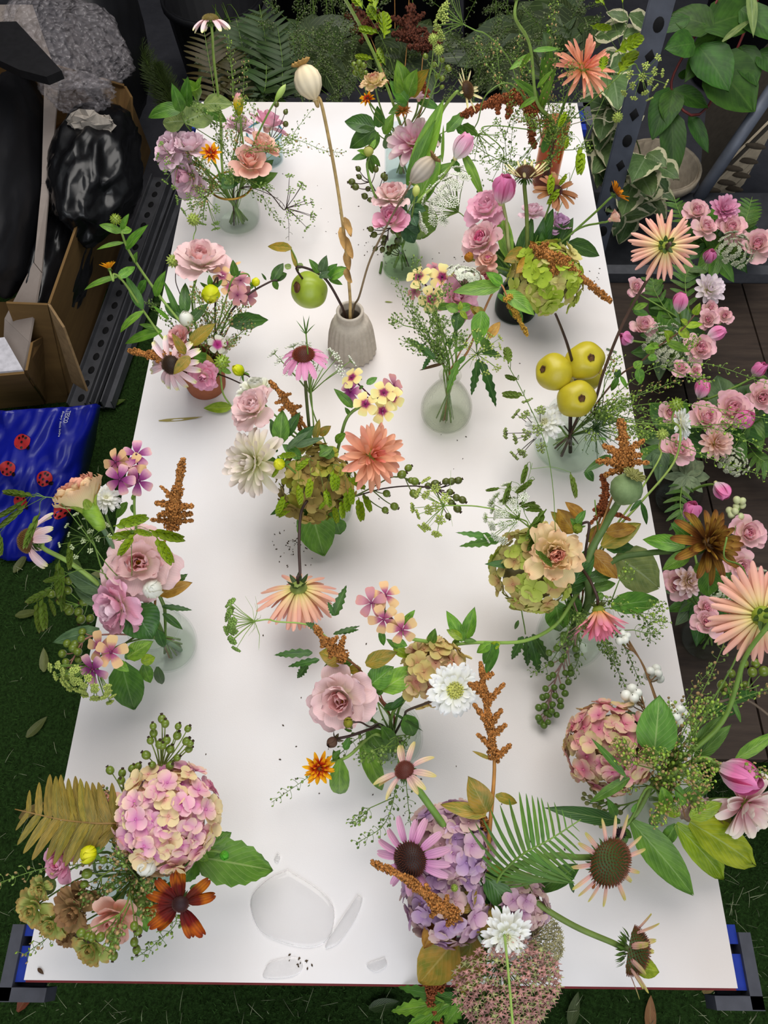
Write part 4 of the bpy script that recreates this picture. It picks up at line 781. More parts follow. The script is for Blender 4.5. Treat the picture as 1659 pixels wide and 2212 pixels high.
PHC, PHP, PHD = petal([(0, '#6a1f4a'), (.22, '#8a3a5c'), (.42, '#e3c890'), (1, '#efdca4')], .06), petal([(0, '#5a1f4e'), (.4, '#8a4a78'), (.75, '#c08fa4'), (1, '#dbb7b0')], .08), petal([(0, '#7a2f50'), (.3, '#a2607a'), (.6, '#d6b48c'), (1, '#d9ba92')], .08)
PHM = petal([(0, '#7a3f5a'), (.5, '#b98790'), (1, '#c6958f')], .08)
WHITEP = petal([(0, '#e9e6cf'), (1, '#f3f2ec')], .04)
CARN, CARNI = petal([(0, '#efdba4'), (.6, '#f0cfa8'), (1, '#eabf9c')], .06), petal([(0, '#e6a58a'), (1, '#e9a896')], .06)
YB = petal([(0, '#9fb02c'), (.6, '#c2c83a'), (1, '#d6d45a')], .1, .4); WB = petal([(0, '#d6dc9c'), (.5, '#f0efd4'), (1, '#f3f0dc')], .04, .5)
H_P = [petal([(0, '#c983ac'), (.5, '#e0b4ba'), (1, '#e0c8b0')], .08), petal([(0, '#c47cae'), (.5, '#dcaabc'), (1, '#e2bfc0')], .08), petal([(0, '#d9a8a0'), (.4, '#ddcaa4'), (1, '#dccba4')], .08)]
H_G = [petal([(0, '#a8b45c'), (1, '#b3bd6c')], .08), petal([(0, '#b8a878'), (1, '#c3c080')], .08), petal([(0, '#96a84a'), (1, '#a3b552')], .08)]
H_T = [petal([(0, '#b98f70'), (.5, '#c2ac78'), (1, '#bfb47c')], .08), petal([(0, '#b57f70'), (.5, '#bfa080'), (1, '#c9b98c')], .08)]
H_M = [petal([(0, '#a8809f'), (.5, '#c2a3b4'), (1, '#cbb2b6')], .08), petal([(0, '#a284ac'), (.6, '#bb9fba'), (1, '#c8b2bf')], .08), petal([(0, '#bf9ca4'), (1, '#cdb8ae')], .08)]
H_K = [petal([(0, '#c0708a'), (.5, '#cf9c9c'), (1, '#ccb698')], .08), petal([(0, '#c48a90'), (.5, '#c9b093'), (1, '#c2b684')], .08)]
GREY_E, WHT_U, UG, UY = plain('#8fa05a', .6), plain('#e9ecd9', .6), plain('#7f9f4a', .6), plain('#a9b85a', .6)
# ---------------------------------------------------------------- arrangements, far end to near end
UPV = (0, .45, .9); UPL, UPR = (-.5, .4, .8), (.5, .4, .8)
# -- gold rimmed vase, far left
F('echinacea', 'tall pale pink echinacea standing above the gold rimmed vase', 'echinacea', V1, 455, 42, .34, (0, .75, .55), 47, echinacea, ECHB, 11, -.35, -.5, .36, .36, .2, '#6a5a2a', '#8a7a3c', via=[(476, 250, .17), (462, 130, .27)], sr=.0026, smat=LTSTEM)
F('lisianthus', 'pale pink lisianthus furthest left over the gold rimmed vase', 'lisianthus', V1, 362, 318, .15, (-.5, .2, .8), 37, lisianthus, LILACL, None, .9)
F('lisianthus', 'tall ruffled pale pink lisianthus right of the furthest left one', 'lisianthus', V1, 410, 312, .16, (-.1, .6, .8), 36, lisianthus, LILACL, None, 1.3)
F('lisianthus', 'pale pink lisianthus hanging over the left table edge below two others', 'lisianthus', V1, 400, 382, .11, (-.6, -.3, .7), 42, lisianthus, LILACL, LILAC, .7)
F('zinnia', 'small yellow zinnia with brown centre among pink blooms at far left', 'zinnia', V1, 456, 331, .16, (0, .0, 1), 24, dahlia, ZIN, [(10, .0, 1, 0), (9, .25, .85, .1), (7, .6, .6, .2)], .34, .7, .5, core='#7a4a14', cal=False)
F('rose', 'peach pink rose in front of the gold rimmed vase group', 'rose', V1, 540, 346, .14, (.15, .35, .9), 40, rose, PEACHR, PEACHRI)
F('rose', 'peach rose half hidden behind the front peach pink rose', 'rose', V1, 567, 308, .15, (.4, .6, .6), 34, rose, PEACHR)
F('lisianthus_bud', 'pointed pale green lisianthus bud at far left', 'bud', V1, 606, 200, .23, (.6, .7, .3), 9, bud, petal([(0, '#8fae52'), (1, '#c3d28c')], .1), 5, el=2.6, sep=3, sepl=.8)
F('lisianthus', 'dusky pink lisianthus in the blue rimmed glass', 'lisianthus', V15, 582, 262, .10, (.4, .75, .4), 36, lisianthus, LILAC, None, 1.4)
F('lisianthus', 'pale pink lisianthus just behind the tall echinacea stalk', 'lisianthus', V1, 520, 268, .13, (.2, .7, .6), 30, lisianthus, LILACL, None, 1.2)
B('leafy_branch', 'branch of broad round green leaves reaching left from the gold rimmed vase', 'branch', V1, [(425, 300, .15), (398, 262, .18), (395, 225, .20), (425, 215, .20)], [
 (398, 262, .18, 352, 265, .17, .95, LW), (398, 262, .18, 462, 240, .17, .8, LW), (395, 235, .2, 318, 252, .19, .38, LG, dict(bend=-1.2)), (392, 240, .2, 372, 182, .25, .42, LG, dict(bend=-.9)), (405, 230, .2, 405, 168, .26, .35, LG), (430, 215, .2, 400, 172, .25, .4, LA, dict(bend=-1.2)), (440, 225, .19, 503, 225, .2, .55, LW), (440, 235, .18, 490, 262, .15, .5, LG), (425, 190, .24, 435, 165, .26, .35, LA), (425, 195, .24, 418, 205, .2, .4, LA)])
B('leaf_spray', 'dark green leaves low at the right of the gold rimmed vase', 'leaf', V1, [(555, 380, .1)], [(540, 398, .10, 590, 345, .13, .5, LB), (545, 405, .1, 600, 372, .1, .35, LG), (480, 405, .1, 520, 380, .1, .6, LB), (500, 400, .1, 470, 375, .11, .5, LG)])
for i, (nm, pts, n, a, b2, br) in enumerate([
 ('tall sprig of green seed pods between echinacea and yellow snapdragon bud', [(512, 300, .13), (505, 190, .22), (494, 75, .30)], 60, POD, PODL, 3),
 ('upright sprig of brown tipped seed pods beside the tallest sprig', [(520, 300, .13), (525, 200, .21), (530, 130, .26)], 40, POD, PODB, 2),
 ('seed pod sprig pointing right from the gold rimmed vase', [(575, 320, .12), (610, 330, .12), (648, 320, .12)], 40, POD, None, 2),
 ('seed pod sprig low at right of the gold rimmed vase', [(560, 420, .09), (585, 455, .05), (612, 485, .02)], 45, PODD, POD, 0),
 ('thin dark sprig with fine pods reaching toward the dried poppy stalk', [(590, 305, .12), (640, 302, .11), (700, 325, .10), (745, 330, .10)], 40, PODB, POD, 0),
 ('fine slanting pod sprig over the bare board, left of the dried poppy', [(620, 310, .11), (640, 280, .12), (676, 234, .14)], 22, PODD, None, 0),
 ('dense brownish pod sprig across the peach roses', [(515, 350, .12), (550, 318, .17), (600, 316, .15)], 45, PODB, POD, 3),
 ('bushy green pod sprig at the middle of the far left group', [(485, 330, .12), (480, 270, .18), (470, 230, .2)], 60, POD, PODD, 4),
 ('bushy olive pod sprig in front of the yellow zinnia', [(455, 400, .1), (440, 370, .13), (415, 345, .14)], 60, PODB, POD, 5),
 ('bushy pod sprig drooping over the gold rim', [(470, 400, .1), (450, 415, .1), (425, 425, .08)], 60, POD, PODB, 5),
 ('bushy pod sprig under the peach pink rose', [(510, 390, .1), (530, 385, .12), (555, 395, .1)], 60, PODD, POD, 4)]):
    SP('seed_pod_sprig', nm, V1, pts, n, .008, .0042, a, b2, br, .05)
UM('seed_umbel', 'small green seed umbel furthest left, below the pale lisianthus', V1, 385, 355, .13, (-.8, -.4, .4), 48, UG, rays=7, spread=1.0, dots=8, ds=.0022)
UM('dill_umbel', 'green dill seed umbel hanging left of the glass bowl', V1, 445, 425, .09, (-.3, -.9, .3), 62, UG, rays=12, spread=.9, dots=12, ds=.0022)
UM('dark_umbel', 'dark curling umbel stalk over the board, right of the gold rimmed vase', V1, 618, 450, .06, (.8, .0, .4), 60, UG, DKSTEM, via=[(560, 405, .09), (585, 420, .08)], rays=12, dots=9, ds=.0022)
SP('dark_twig', 'bare dark twig hanging down to the bronze leaf, right of the gold rimmed vase', V1, [(600, 430, .08), (622, 470, .05), (624, 520, .02)], 14, .008, .0018, PODD, smat=DKSTEM)
F('scabious_seed_head', 'spiky green seed head above the blush lisianthus at left', 'seed head', V7, 418, 474, .13, (0, .5, .8), 15, podball, via=[(417, 540, .12)], sr=.0009)
HP('rosehip_spray', 'dark round hips on thin stalks beside the dusky lisianthus', V1, [(575, 330, .1), (585, 295, .11)], [(597, 225, .14), (617, 242, .12), (617, 268, .10)], 6, mat=HIPD, stemmat=DKSTEM)
F('snapdragon', 'yellow and green snapdragon bud spike behind the far left roses', 'flower', V1, 515, 225, .20, (0, .9, .4), 14, bud, petal([(0, '#8fa03a'), (.6, '#c9b44a'), (1, '#d9a3b0')], .1), 9, 'bud', 1.8)
# -- terracotta pot, left
B('zinnia_stem', 'tall green leafy stem with unopened bud leaning over the shelf uprights', 'flower', V7, [(415, 725, .11), (385, 690, .13), (345, 640, .16), (302, 580, .20), (275, 535, .24), (262, 500, .27)], [
 (262, 502, .27, 214, 485, .28, .4, LA, dict(bend=-.9)), (258, 500, .27, 285, 495, .26, .6, LA), (262, 495, .27, 278, 462, .29, .35, LA), (268, 524, .25, 208, 538, .25, .16, LA, dict(bend=-1.0)), (272, 538, .24, 318, 486, .28, .24, LA), (290, 568, .21, 296, 544, .23, .35, LG), (315, 605, .19, 298, 640, .16, .35, LG), (335, 640, .16, 357, 585, .2, .3, LA), (350, 640, .16, 345, 650, .15, .5, LG), (365, 690, .13, 330, 660, .16, .2, LA), (390, 690, .12, 353, 605, .17, .16, LG)], .0024, .0018, LTSTEM)
t_ = F('green_zinnia_bud', 'spiky lime green bud at the top of the leaning leafy stem', 'bud', V7, 250, 474, .29, (-.1, .9, .4), 13, podball, stem_=False, mat=LE)
F('zinnia', 'small orange half open zinnia furthest left above the cardboard box', 'zinnia', V7, 236, 580, .25, (-.2, .9, .3), 22, dahlia, ZINO, [(7, .5, 1, .1), (6, .8, .9, .1), (4, 1.2, .6, .2)], .3, .7, .5, via=[(360, 740, .11), (312, 675, .16), (268, 610, .22), (246, 592, .24)], sr=.0018, smat=LTSTEM, leaves=[(253, 598, .23, 180, 625, .22, .16, LA, dict(bend=-1.1)), (256, 602, .23, 292, 575, .22, .35, LA), (308, 668, .17, 272, 595, .21, .3, LG), (310, 672, .17, 257, 718, .14, .2, LA, dict(bend=-1.1)), (350, 715, .13, 268, 742, .1, .22, LA, dict(bend=-.7)), (345, 712, .13, 300, 700, .13, .25, LG)])
F('lisianthus', 'blush pink open lisianthus topping the terracotta pot group', 'lisianthus', V7, 433, 556, .17, (.1, .55, .8), 52, lisianthus, BLUSH, BLUSHD, 1.0, via=[(415, 650, .13)], sr=.002)
F('scabious_seed_head', 'round green scabious seed head on a dark stalk left of the blush lisianthus', 'seed head', V7, 373, 564, .17, (-.2, .7, .6), 15, podball, via=[(395, 660, .12), (380, 610, .15)], sr=.0008, smat=DKSTEM)
F('dahlia_bud', 'fat yellow green dahlia bud above the terracotta pot', 'bud', V7, 456, 635, .17, (.1, -.8, .5), 25, DB, via=[(465, 660, .13), (470, 600, .185)], smat=DKSTEM)
t_ = T('phlox', 'dusky mauve and buff phlox cluster right of the fat dahlia bud', 'phlox', V7.base); hb = phlox(t_, [P(*q) for q in ((480, 595, .16), (513, 637, .15), (520, 605, .155), (500, 572, .15), (475, 572, .15), (535, 640, .13), (497, 620, .15))], m(21, P(500, 610, .15)), [PHD, PHM, PHM], '#7a2f5a'); stem(t_, vstem(V7, hb, Vector((0, 0, 1))), .0014)
F('ranunculus_bud', 'cream white bud at the heart of the terracotta pot group', 'bud', V7, 402, 690, .15, (.0, .6, .8), 20, bud, WB, 9, el=1.1, sep=4, via=[(410, 725, .11)])
F('lisianthus', 'small shaded pink lisianthus behind the cream bud', 'lisianthus', V7, 384, 726, .12, (-.3, .3, .8), 26, lisianthus, BLUSHD, None, .9)
F('lisianthus', 'pink flat petalled bloom hanging over the terracotta rim', 'lisianthus', V7, 438, 815, .09, (0, -.5, .8), 28, lisianthus, ROSE, None, .6)
AM('amaranth', 'bronze amaranth spike lying left over the pale echinacea', V7, [(415, 770, .12), (395, 768, .13), (340, 770, .13), (278, 757, .12)], 17, AMAR, [(.1, -10, 20, 0, 11), (.35, -25, 12, 0, 10), (.5, -20, -12, 0, 8), (.2, 20, -12, .0, 8)], [(410, 770, .14, 375, 808, .13, .5, LC), (400, 765, .14, 372, 720, .17, .4, LC)])
F('echinacea', 'pale pink echinacea with drooping petals over the left table edge', 'echinacea', V7, 370, 788, .13, (-.15, -.25, .95), 66, echinacea, ECHB, 15, -.3, -.45, .28, .30, .25, '#2a1a10', '#4a3018')
B('leaf_spray', 'leaves spilling from the terracotta pot, front side', 'leaf', V7, [(440, 765, .08)], [(420, 770, .1, 470, 800, .09, .6, LC), (410, 745, .13, 465, 698, .15, .42, LC), (455, 780, .09, 415, 770, .12, .5, LG), (400, 690, .13, 355, 655, .13, .45, LB), (405, 700, .13, 450, 655, .14, .35, LB), (400, 680, .13, 400, 610, .15, .35, LB)])
B('dahlia_leaf', 'large dark pointed dahlia leaf right of the terracotta pot', 'leaf', V7, [(498, 700, .10)], [(495, 700, .10, 580, 690, .08, .42, LB, dict(ser=.06)), (497, 700, .10, 540, 708, .07, .4, LG)], smat=BRSTEM)
B('dahlia_branch', 'dark arching branch with small green bud and folded leaves, right of the pot', 'branch', V7, [(490, 690, .11), (515, 655, .13), (545, 630, .14), (585, 608, .14), (600, 605, .14)], [(590, 605, .14, 612, 568, .15, .5, LB), (590, 605, .14, 600, 626, .12, .5, LG), (585, 605, .14, 620, 590, .13, .5, LB), (575, 605, .14, 565, 590, .15, .3, LB)], .0018, .0014, DKSTEM)
F('dahlia_bud', 'tiny green dahlia bud arching right over the phlox', 'bud', V7, 553, 609, .15, (.7, .4, .5), 12, DB, via=[(490, 640, .14), (505, 600, .165), (535, 592, .16)], sr=.0013, leaves=[(508, 598, .165, 503, 562, .19, .5, LG), (508, 598, .165, 520, 585, .17, .5, LB)])
t_ = T('phlox', 'single white and magenta phlox flower drooping over the terracotta rim', 'phlox', V7.base); hb = phlox(t_, [P(470, 744, .11), P(486, 745, .1)], m(20, P(470, 742, .11)), petal([(0, '#9a2f6a'), (.35, '#b85a90'), (.6, '#ecdcd0'), (1, '#f0e6d8')]), '#9a2f6a', (.3, -.4, .7)); stem(t_, vstem(V7, hb, Vector((0, 0, 1))), .0013)
B('budded_stem', 'bright green stem with leaf falling to the board from the terracotta pot', 'stem', V7, [(470, 790, .09), (476, 810, .07), (482, 850, .03), (500, 878, .005)], [(500, 880, .006, 440, 882, .006, .42, LE, dict(bend=-.2)), (475, 805, .07, 432, 830, .06, .3, LG), (475, 800, .08, 450, 785, .1, .5, LA), (478, 800, .08, 500, 805, .06, .4, LA), (476, 805, .07, 468, 775, .1, .4, LE)], .002, .0015, LTSTEM)
F('zinnia_bud', 'spiky lime bud in front of the terracotta pot', 'bud', V7, 480, 782, .11, (.2, .3, .9), 18, podball, mat=LE)
F('dahlia_bud', 'lime dahlia bud with dark star shaped sepals over the lilac lisianthus', 'bud', V7, 515, 800, .10, (-.6, .5, .4), 17, DB, sr=.0013, smat=DKSTEM, via=[(490, 815, .08), (545, 838, .09), (540, 815, .1)])
for nm, pts in (('bushy olive seed sprig at the right side of the terracotta pot', [(470, 730, .1), (490, 690, .13), (495, 650, .14)]), ('second bushy olive seed sprig right of the cream bud', [(455, 740, .1), (460, 700, .13), (470, 670, .15)]), ('dark green pod sprig at the left of the terracotta pot', [(390, 720, .1), (350, 680, .13), (320, 650, .15)]), ('small pod sprig on the board side of the terracotta pot', [(480, 750, .09), (500, 740, .08), (512, 728, .08)])):
    SP('seed_pod_sprig', nm, V7, pts, 60, .008, .004, PODD if 'dark' in nm else PODB, POD, 5 if 'bushy' in nm else 1, .045)
# -- fluted stoneware vase: two poppy heads and a pear branch
DRY = petal([(0, '#b9a27c'), (.5, '#d8cbb4'), (1, '#c4b193')], .18, .8, 0, nv=10)
t_ = F('dried_poppy', 'tall cream dried poppy head rising from the grey fluted vase', 'poppy head', V4, 666, 178, .43, (-.35, .8, .35), 30, poppy, DRY, plain('#b08a4a', .7), via=[(756, 640, .13), (745, 520, .22), (725, 380, .31), (697, 235, .40), (686, 212, .41)], sr=.0026, smat=plain('#c2a46c', .8, noise=.2, scale=90))
g = G()
for q, (a, b2, z) in enumerate(((741, 470, .25), (742, 510, .225), (748, 545, .20), (738, 490, .235), (748, 580, .18))):
    p = P(a, b2, z); g.put(blade(.03+.008*(q % 2), .012, .3, .5, .3, cup=.7, ruf=.12, seed=q), TRS(p, frame(Z_ + X_*(.4-.3*q)) @ Matrix.Rotation(2.9+.4*q, 3, 'Z')))
t_.part('dried_leaf', g.mesh('dried_leaf', plain('#b58f56', .9, noise=.25)), kind='stuff')
F('dried_poppy', 'smaller grey dried poppy head on a curved stalk leaning right', 'poppy head', V4, 912, 368, .29, (.7, .6, .35), 22, poppy, petal([(0, '#9a8a78'), (.5, '#b3aaa0'), (1, '#a09078')], .25, .8, 0, nv=10), plain('#8a6a40', .8), 1.5, via=[(776, 640, .12), (800, 560, .16), (845, 470, .22), (880, 410, .27)], sr=.0017, smat=plain('#7d6a50', .8))
PEAR = noise_mat('green_pear', [(.28, '#5a3a18'), (.36, '#93a832'), (.6, '#a9bd3c'), (.8, '#b9c850')], 22, .35, .05, 3, .5)
t_ = F('apple_branch', 'speckled green apple with brown bruise hanging from a dark twig', 'apple', V4, 668, 627, .12, (-.75, .15, .6), 40, fruit, PEAR, 1.0, sr=.0024, sr1=.0016, smat=DKSTEM, via=[(735, 655, .12), (705, 605, .15), (670, 582, .165), (640, 580, .17)], leaves=[(690, 590, .16, 668, 560, .18, .45, LG), (695, 590, .16, 705, 552, .19, .5, LD), (700, 600, .15, 728, 570, .17, .5, LG), (710, 600, .15, 752, 578, .16, .55, LA, dict(ruf=.1)), (710, 602, .15, 740, 615, .14, .4, LG), (715, 595, .15, 700, 600, .16, .6, LD), (628, 580, .17, 615, 572, .17, .8, LW), (645, 580, .17, 652, 568, .17, .8, LW), (640, 578, .17, 628, 535, .19, .22, LC), (690, 600, .16, 712, 585, .17, .5, LD)])
t_.part('bruise', G().ico((0, 0, 0), m(13, P(640, 625, .15)), (1, .8, .35), lev=1).mesh('bruise', plain('#5a3216', .6)), TRS(P(642, 622, .145), frame(face((-.75, .15, .6)))), label='brown bruise')
t_ = T('bronze_leaf', 'curled bronze green leaf hovering above the green apple', 'leaf', V4.base); stem(t_, [P(645, 585, .165), P(640, 560, .18), P(628, 535, .19)], .0009); LF(t_, 630, 537, .19, 578, 532, .18, .36, LC, bend=-.4)
# -- bottle with two pink roses, middle
F('lisianthus', 'blush lisianthus directly above the pink rose in the clear bottle', 'lisianthus', V2, 846, 418, .15, (-.1, .6, .75), 36, lisianthus, BLUSH, BLUSHD, 1.0)
F('rose', 'pink rose just below the blush lisianthus in the clear bottle', 'rose', V2, 845, 470, .13, (-.1, .35, .9), 35, rose, ROSE, ROSEI)
HP('rosehip_spray', 'dark green hips fanning left of the blush lisianthus', V2, [(830, 450, .12), (810, 410, .14), (795, 385, .15)], [(774, 365, .15), (760, 393, .14), (768, 404, .14), (776, 382, .145), (812, 366, .16), (828, 380, .15), (832, 385, .145), (795, 408, .13), (788, 424, .12), (800, 432, .12)], 6.5, mat=HIPD, stemmat=DKSTEM)
HP('rosehip_spray', 'dark green hips hanging down in front of the clear bottle', V2, [(840, 495, .10), (838, 520, .08)], [(801, 495, .1), (818, 487, .11), (808, 507, .09), (830, 514, .08), (828, 525, .07), (811, 537, .06), (826, 539, .06), (842, 538, .055), (850, 533, .06), (856, 532, .06), (850, 498, .1), (865, 505, .09), (840, 546, .045), (858, 521, .07)], 6.5, mat=HIPD, stemmat=DKSTEM)
IV = leafm('#2f5a44', '#3f6c50', '#8fa890', .4)
B('ivy', 'dark blue green ivy leaves beside the pink rose', 'ivy', V2, [(870, 480, .11), (885, 450, .14), (895, 430, .15)], [(885, 440, .14, 893, 405, .16, .9, IV), (888, 450, .13, 920, 455, .14, .6, IV), (885, 455, .13, 900, 488, .12, .8, IV), (875, 485, .11, 895, 525, .08, .85, IV), (870, 485, .11, 908, 500, .09, .8, IV), (880, 450, .13, 862, 440, .15, .7, IV)])
F('flower_bud', 'small pale yellow green bud beside the grey dried poppy', 'bud', V2, 899, 412, .18, (.2, .8, .5), 11, bud, petal([(0, '#a9b85a'), (1, '#d6d896')]), 5, el=1.3, sep=0)
# -- straight glass with blush dahlia, far middle
F('dahlia', 'large blush pink dahlia partly hidden by a broad tulip leaf', 'dahlia', V2B, 893, 312, .15, (-.2, .15, .95), 58, dahlia, petal([(0, '#e8c890'), (.3, '#e9b0c0'), (.7, '#eec4cc'), (1, '#efd4cf')], .1), [(10, .0, 1, -.2), (10, .25, .95, 0), (9, .5, .85, .2), (7, .8, .7, .3), (5, 1.1, .5, .4)], .42, .45)
F('carnation', 'peach carnation at the far table edge, above the yellow zinnia', 'carnation', V2B, 807, 172, .26, (-.2, .55, .8), 27, carnation, CARN, CARNI)
F('zinnia', 'small yellow zinnia with dark eye below the far peach carnation', 'zinnia', V2B, 794, 213, .22, (-.3, .2, .9), 18, dahlia, ZIN, [(9, .0, 1, 0), (8, .35, .8, .1)], .36, .7, .5, core='#4a2a10', cal=False)
F('faded_dahlia', 'small faded brown pink bloom above the blush dahlia', 'dahlia', V2B, 870, 240, .2, (-.2, .6, .6), 20, dahlia, petal([(0, '#a8743c'), (1, '#c08a5a')]), cal=False)
F('lisianthus', 'tiny pale pink bloom behind the far leaves', 'lisianthus', V2B, 905, 205, .22, (0, .8, .5), 20, lisianthus, LILACL)
OT('river_oats', 'arching lime green river oats at the top, left of the umbel', V2B, [(850, 260, .17), (857, 190, .24), (840, 120, .30), (812, 60, .36), (778, 0, .42)], [(815, 48, 797, 15, .38), (812, 22, 808, -25, .40), (830, 82, 828, 30, .36), (818, 72, 776, 62, .34), (832, 140, 818, 108, .30), (806, 128, 768, 122, .29), (783, 18, 762, -10, .41)], OAT)
B('bare_green_stalk', 'thick bare green stalk slanting out of the top of the frame', 'stem', V2B, [(855, 240, .18), (818, 140, .26), (780, 60, .33), (735, -20, .42)], (), .0028, .0026, LTSTEM)
for nm, a, b2, via in (('round green scabious seed head at the top beside the umbel', 936, 84, [(915, 220, .22), (930, 150, .28)]), ('second green scabious seed head just below the first at the top', 948, 108, [(910, 230, .21), (935, 140, .28)])):
    F('scabious_seed_head', nm, 'seed head', V2B, a, b2, .33, (.0, .8, .5), 12, podball, via=via, sr=.0009, smat=LTSTEM)
B('amaranth_leaves', 'olive amaranth leaves standing up at the far table edge', 'leaf', V2B, [(878, 250, .19), (882, 190, .24)], [(880, 215, .22, 858, 130, .28, .55, LA), (880, 220, .22, 842, 175, .25, .6, LG), (885, 205, .23, 925, 150, .28, .5, LC), (882, 205, .23, 900, 150, .28, .5, LA), (880, 225, .21, 850, 215, .22, .6, LG), (900, 215, .21, 950, 235, .2, .4, LG), (880, 230, .2, 840, 245, .2, .5, LG)], smat=plain('#a07a4a'))
AM('amaranth', 'short rust amaranth spray among leaves at the far table edge', V2B, [(905, 250, .18), (915, 205, .22), (912, 165, .25)], 11, AMARD, [(.5, 15, 10, 0, 6), (.2, 12, 14, 0, 6)])
HP('green_berries', 'green berries at the far edge, left of the peach carnation', V2B, [(810, 250, .18), (785, 180, .23), (772, 155, .25)], [(765, 140, .25), (772, 148, .25), (780, 152, .25), (776, 136, .26), (786, 142, .26), (768, 158, .24), (781, 165, .24), (790, 158, .24)], 6, 'berries')
HP('green_berries', 'green berries at the far edge, right of the scabious seed heads', V2B, [(915, 240, .2), (945, 170, .25), (955, 140, .27)], [(919, 122, .28), (955, 130, .28), (967, 146, .26), (945, 165, .25), (955, 170, .25), (955, 188, .24), (938, 140, .26), (970, 150, .26)], 5.5, 'berries')
B('ivy', 'large folded dark leaf at the far edge, left of the blush dahlia', 'ivy', V2B, [(830, 300, .13), (800, 270, .15)], [(810, 275, .15, 745, 262, .15, .6, LB), (810, 280, .15, 755, 320, .12, .6, LB), (815, 285, .15, 800, 330, .12, .55, LG), (820, 275, .15, 815, 230, .19, .5, LG), (830, 290, .14, 850, 245, .17, .5, LA), (835, 290, .14, 840, 320, .1, .6, LG)])
F('zinnia_bud', 'green zinnia bud with collar of leaves, left of the blush dahlia', 'bud', V2, 796, 327, .19, (-.1, .5, .85), 15, bud, petal([(0, '#8a9a4a'), (1, '#a9a86a')]), 6, 'bud', .8, 6, via=[(835, 470, .11), (805, 410, .15), (793, 360, .17)], sr=.0024, leaves=[(795, 335, .18, 760, 345, .18, .4, LG), (797, 335, .18, 805, 375, .15, .45, LG), (800, 335, .18, 822, 360, .16, .4, LG), (796, 335, .18, 772, 325, .2, .35, LA), (800, 325, .19, 812, 300, .2, .4, LA)])
F('tulip', 'pale pink tulip leaning right above the blush dahlia', 'tulip', V2, 997, 320, .20, (.55, .75, .45), 24, tulip, TULP, 2.2, via=[(900, 440, .13), (945, 395, .15), (980, 350, .18)], sr=.0026, smat=LTSTEM, leaves=[(890, 400, .13, 958, 215, .24, .26, LA, dict(nv=12)), (880, 400, .13, 940, 260, .22, .2, LG, dict(nv=12)), (900, 440, .12, 952, 335, .18, .42, LA), (905, 440, .12, 912, 520, .02, .55, LA, dict(bend=-.8)), (895, 410, .13, 975, 350, .17, .3, LA), (1000, 330, .19, 1045, 430, .14, .2, LA, dict(nv=12)), (955, 350, .16, 958, 270, .2, .1, LA)])
B('trailing_leaves', 'dark serrated leaf spray behind the pale pink tulip', 'leaf', V2B, [(930, 300, .14), (960, 285, .15), (1000, 270, .15)], [(965, 285, .15, 1008, 240, .17, .4, LG, dict(ser=.12)), (985, 275, .15, 1015, 295, .13, .5, LG, dict(ser=.12)), (975, 345, .13, 995, 375, .1, .4, LG, dict(ser=.1)), (950, 290, .15, 945, 320, .13, .4, LG, dict(ser=.1)), (1000, 270, .15, 1035, 295, .12, .35, LG, dict(ser=.12))])
UM('queen_annes_lace', 'white lacy umbel over a broad leaf, middle far table', V3, 990, 458, .13, (-.75, .35, .5), 78, WHT_U, GREEN, via=[(1060, 540, .11), (1020, 490, .125)], rays=24, dots=36, ds=.0019, depth=.8)
UM('green_umbel', 'lime green umbel against the dark at the top', V2C, 1000, 52, .32, (-.9, .25, .3), 62, UY, GREEN, via=[(1135, 220, .2), (1100, 130, .26), (1055, 78, .3)], rays=16, dots=16, ds=.0022, depth=.85)
F('echinacea', 'side on echinacea with pink and yellow quilled petals at the far edge', 'echinacea', V2B, 1008, 195, .24, (.7, .0, .6), 42, echinacea, ECHC, 11, .2, .1, .2, .42, .3, '#3a2414', '#6a4a20', .4, via=[(935, 300, .16), (955, 240, .2), (985, 200, .235)], sr=.003, smat=LTSTEM)
# -- green bottle, right
HB_ = (0, .5, .85)
F('tulip', 'deep pink tulip above the lilac lisianthus, right far table', 'tulip', V3, 1087, 414, .20, (.05, .55, .8), 27, tulip, TUL, 2.3, via=[(1100, 540, .12), (1094, 480, .15)], sr=.0032, smat=plain('#a9b070'), leaves=[(1098, 560, .11, 1080, 450, .15, .3, LA), (1100, 600, .09, 1050, 520, .1, .3, LB)])
F('lisianthus', 'lilac pink lisianthus just left of the deep pink tulip', 'lisianthus', V3, 1050, 447, .16, (-.35, .35, .85), 40, lisianthus, LILAC, None, 1.0)
F('garden_rose', 'many petalled pink garden rose left of the green hydrangea', 'rose', V3, 1040, 518, .14, (-.45, .2, .85), 42, rose, petal([(0, '#f0d9b8'), (.5, '#eeb9c0'), (1, '#efc4c4')]), ROSEI, [(6, .3, 1, .2), (7, .6, .95, .35), (7, .85, .9, .4), (6, 1.05, .85, .4), (6, 1.2, .8, .3), (5, 1.38, .74, .2)], .05, .85)
F('spray_rose', 'small coral pink spray rose below the garden rose', 'rose', V3, 1054, 560, .13, (-.2, .3, .9), 23, rose, PEACHR, ROSEI)
F('spray_rose', 'lowest coral spray rose beside the white lace flowers', 'rose', V3, 1048, 598, .10, (-.3, -.2, .9), 23, rose, PEACHR, ROSEI)
F('rose_bud', 'closed green and red rose bud left of the small spray rose', 'bud', V3, 1013, 556, .13, (-.5, .1, .8), 13, bud, petal([(0, '#7d7a34'), (1, '#a9703c')]), 6, 'bud', 1.1)
F('echinacea', 'cream quilled echinacea with dark cone behind the pink tulip', 'echinacea', V3, 1135, 380, .24, (.0, .75, .6), 52, echinacea, ECHC, 15, .45, .25, .17, .44, .4, '#3a1f12', '#6a4520', .4, via=[(1138, 560, .12), (1138, 470, .18)], sr=.0034, smat=plain('#6f8038'))
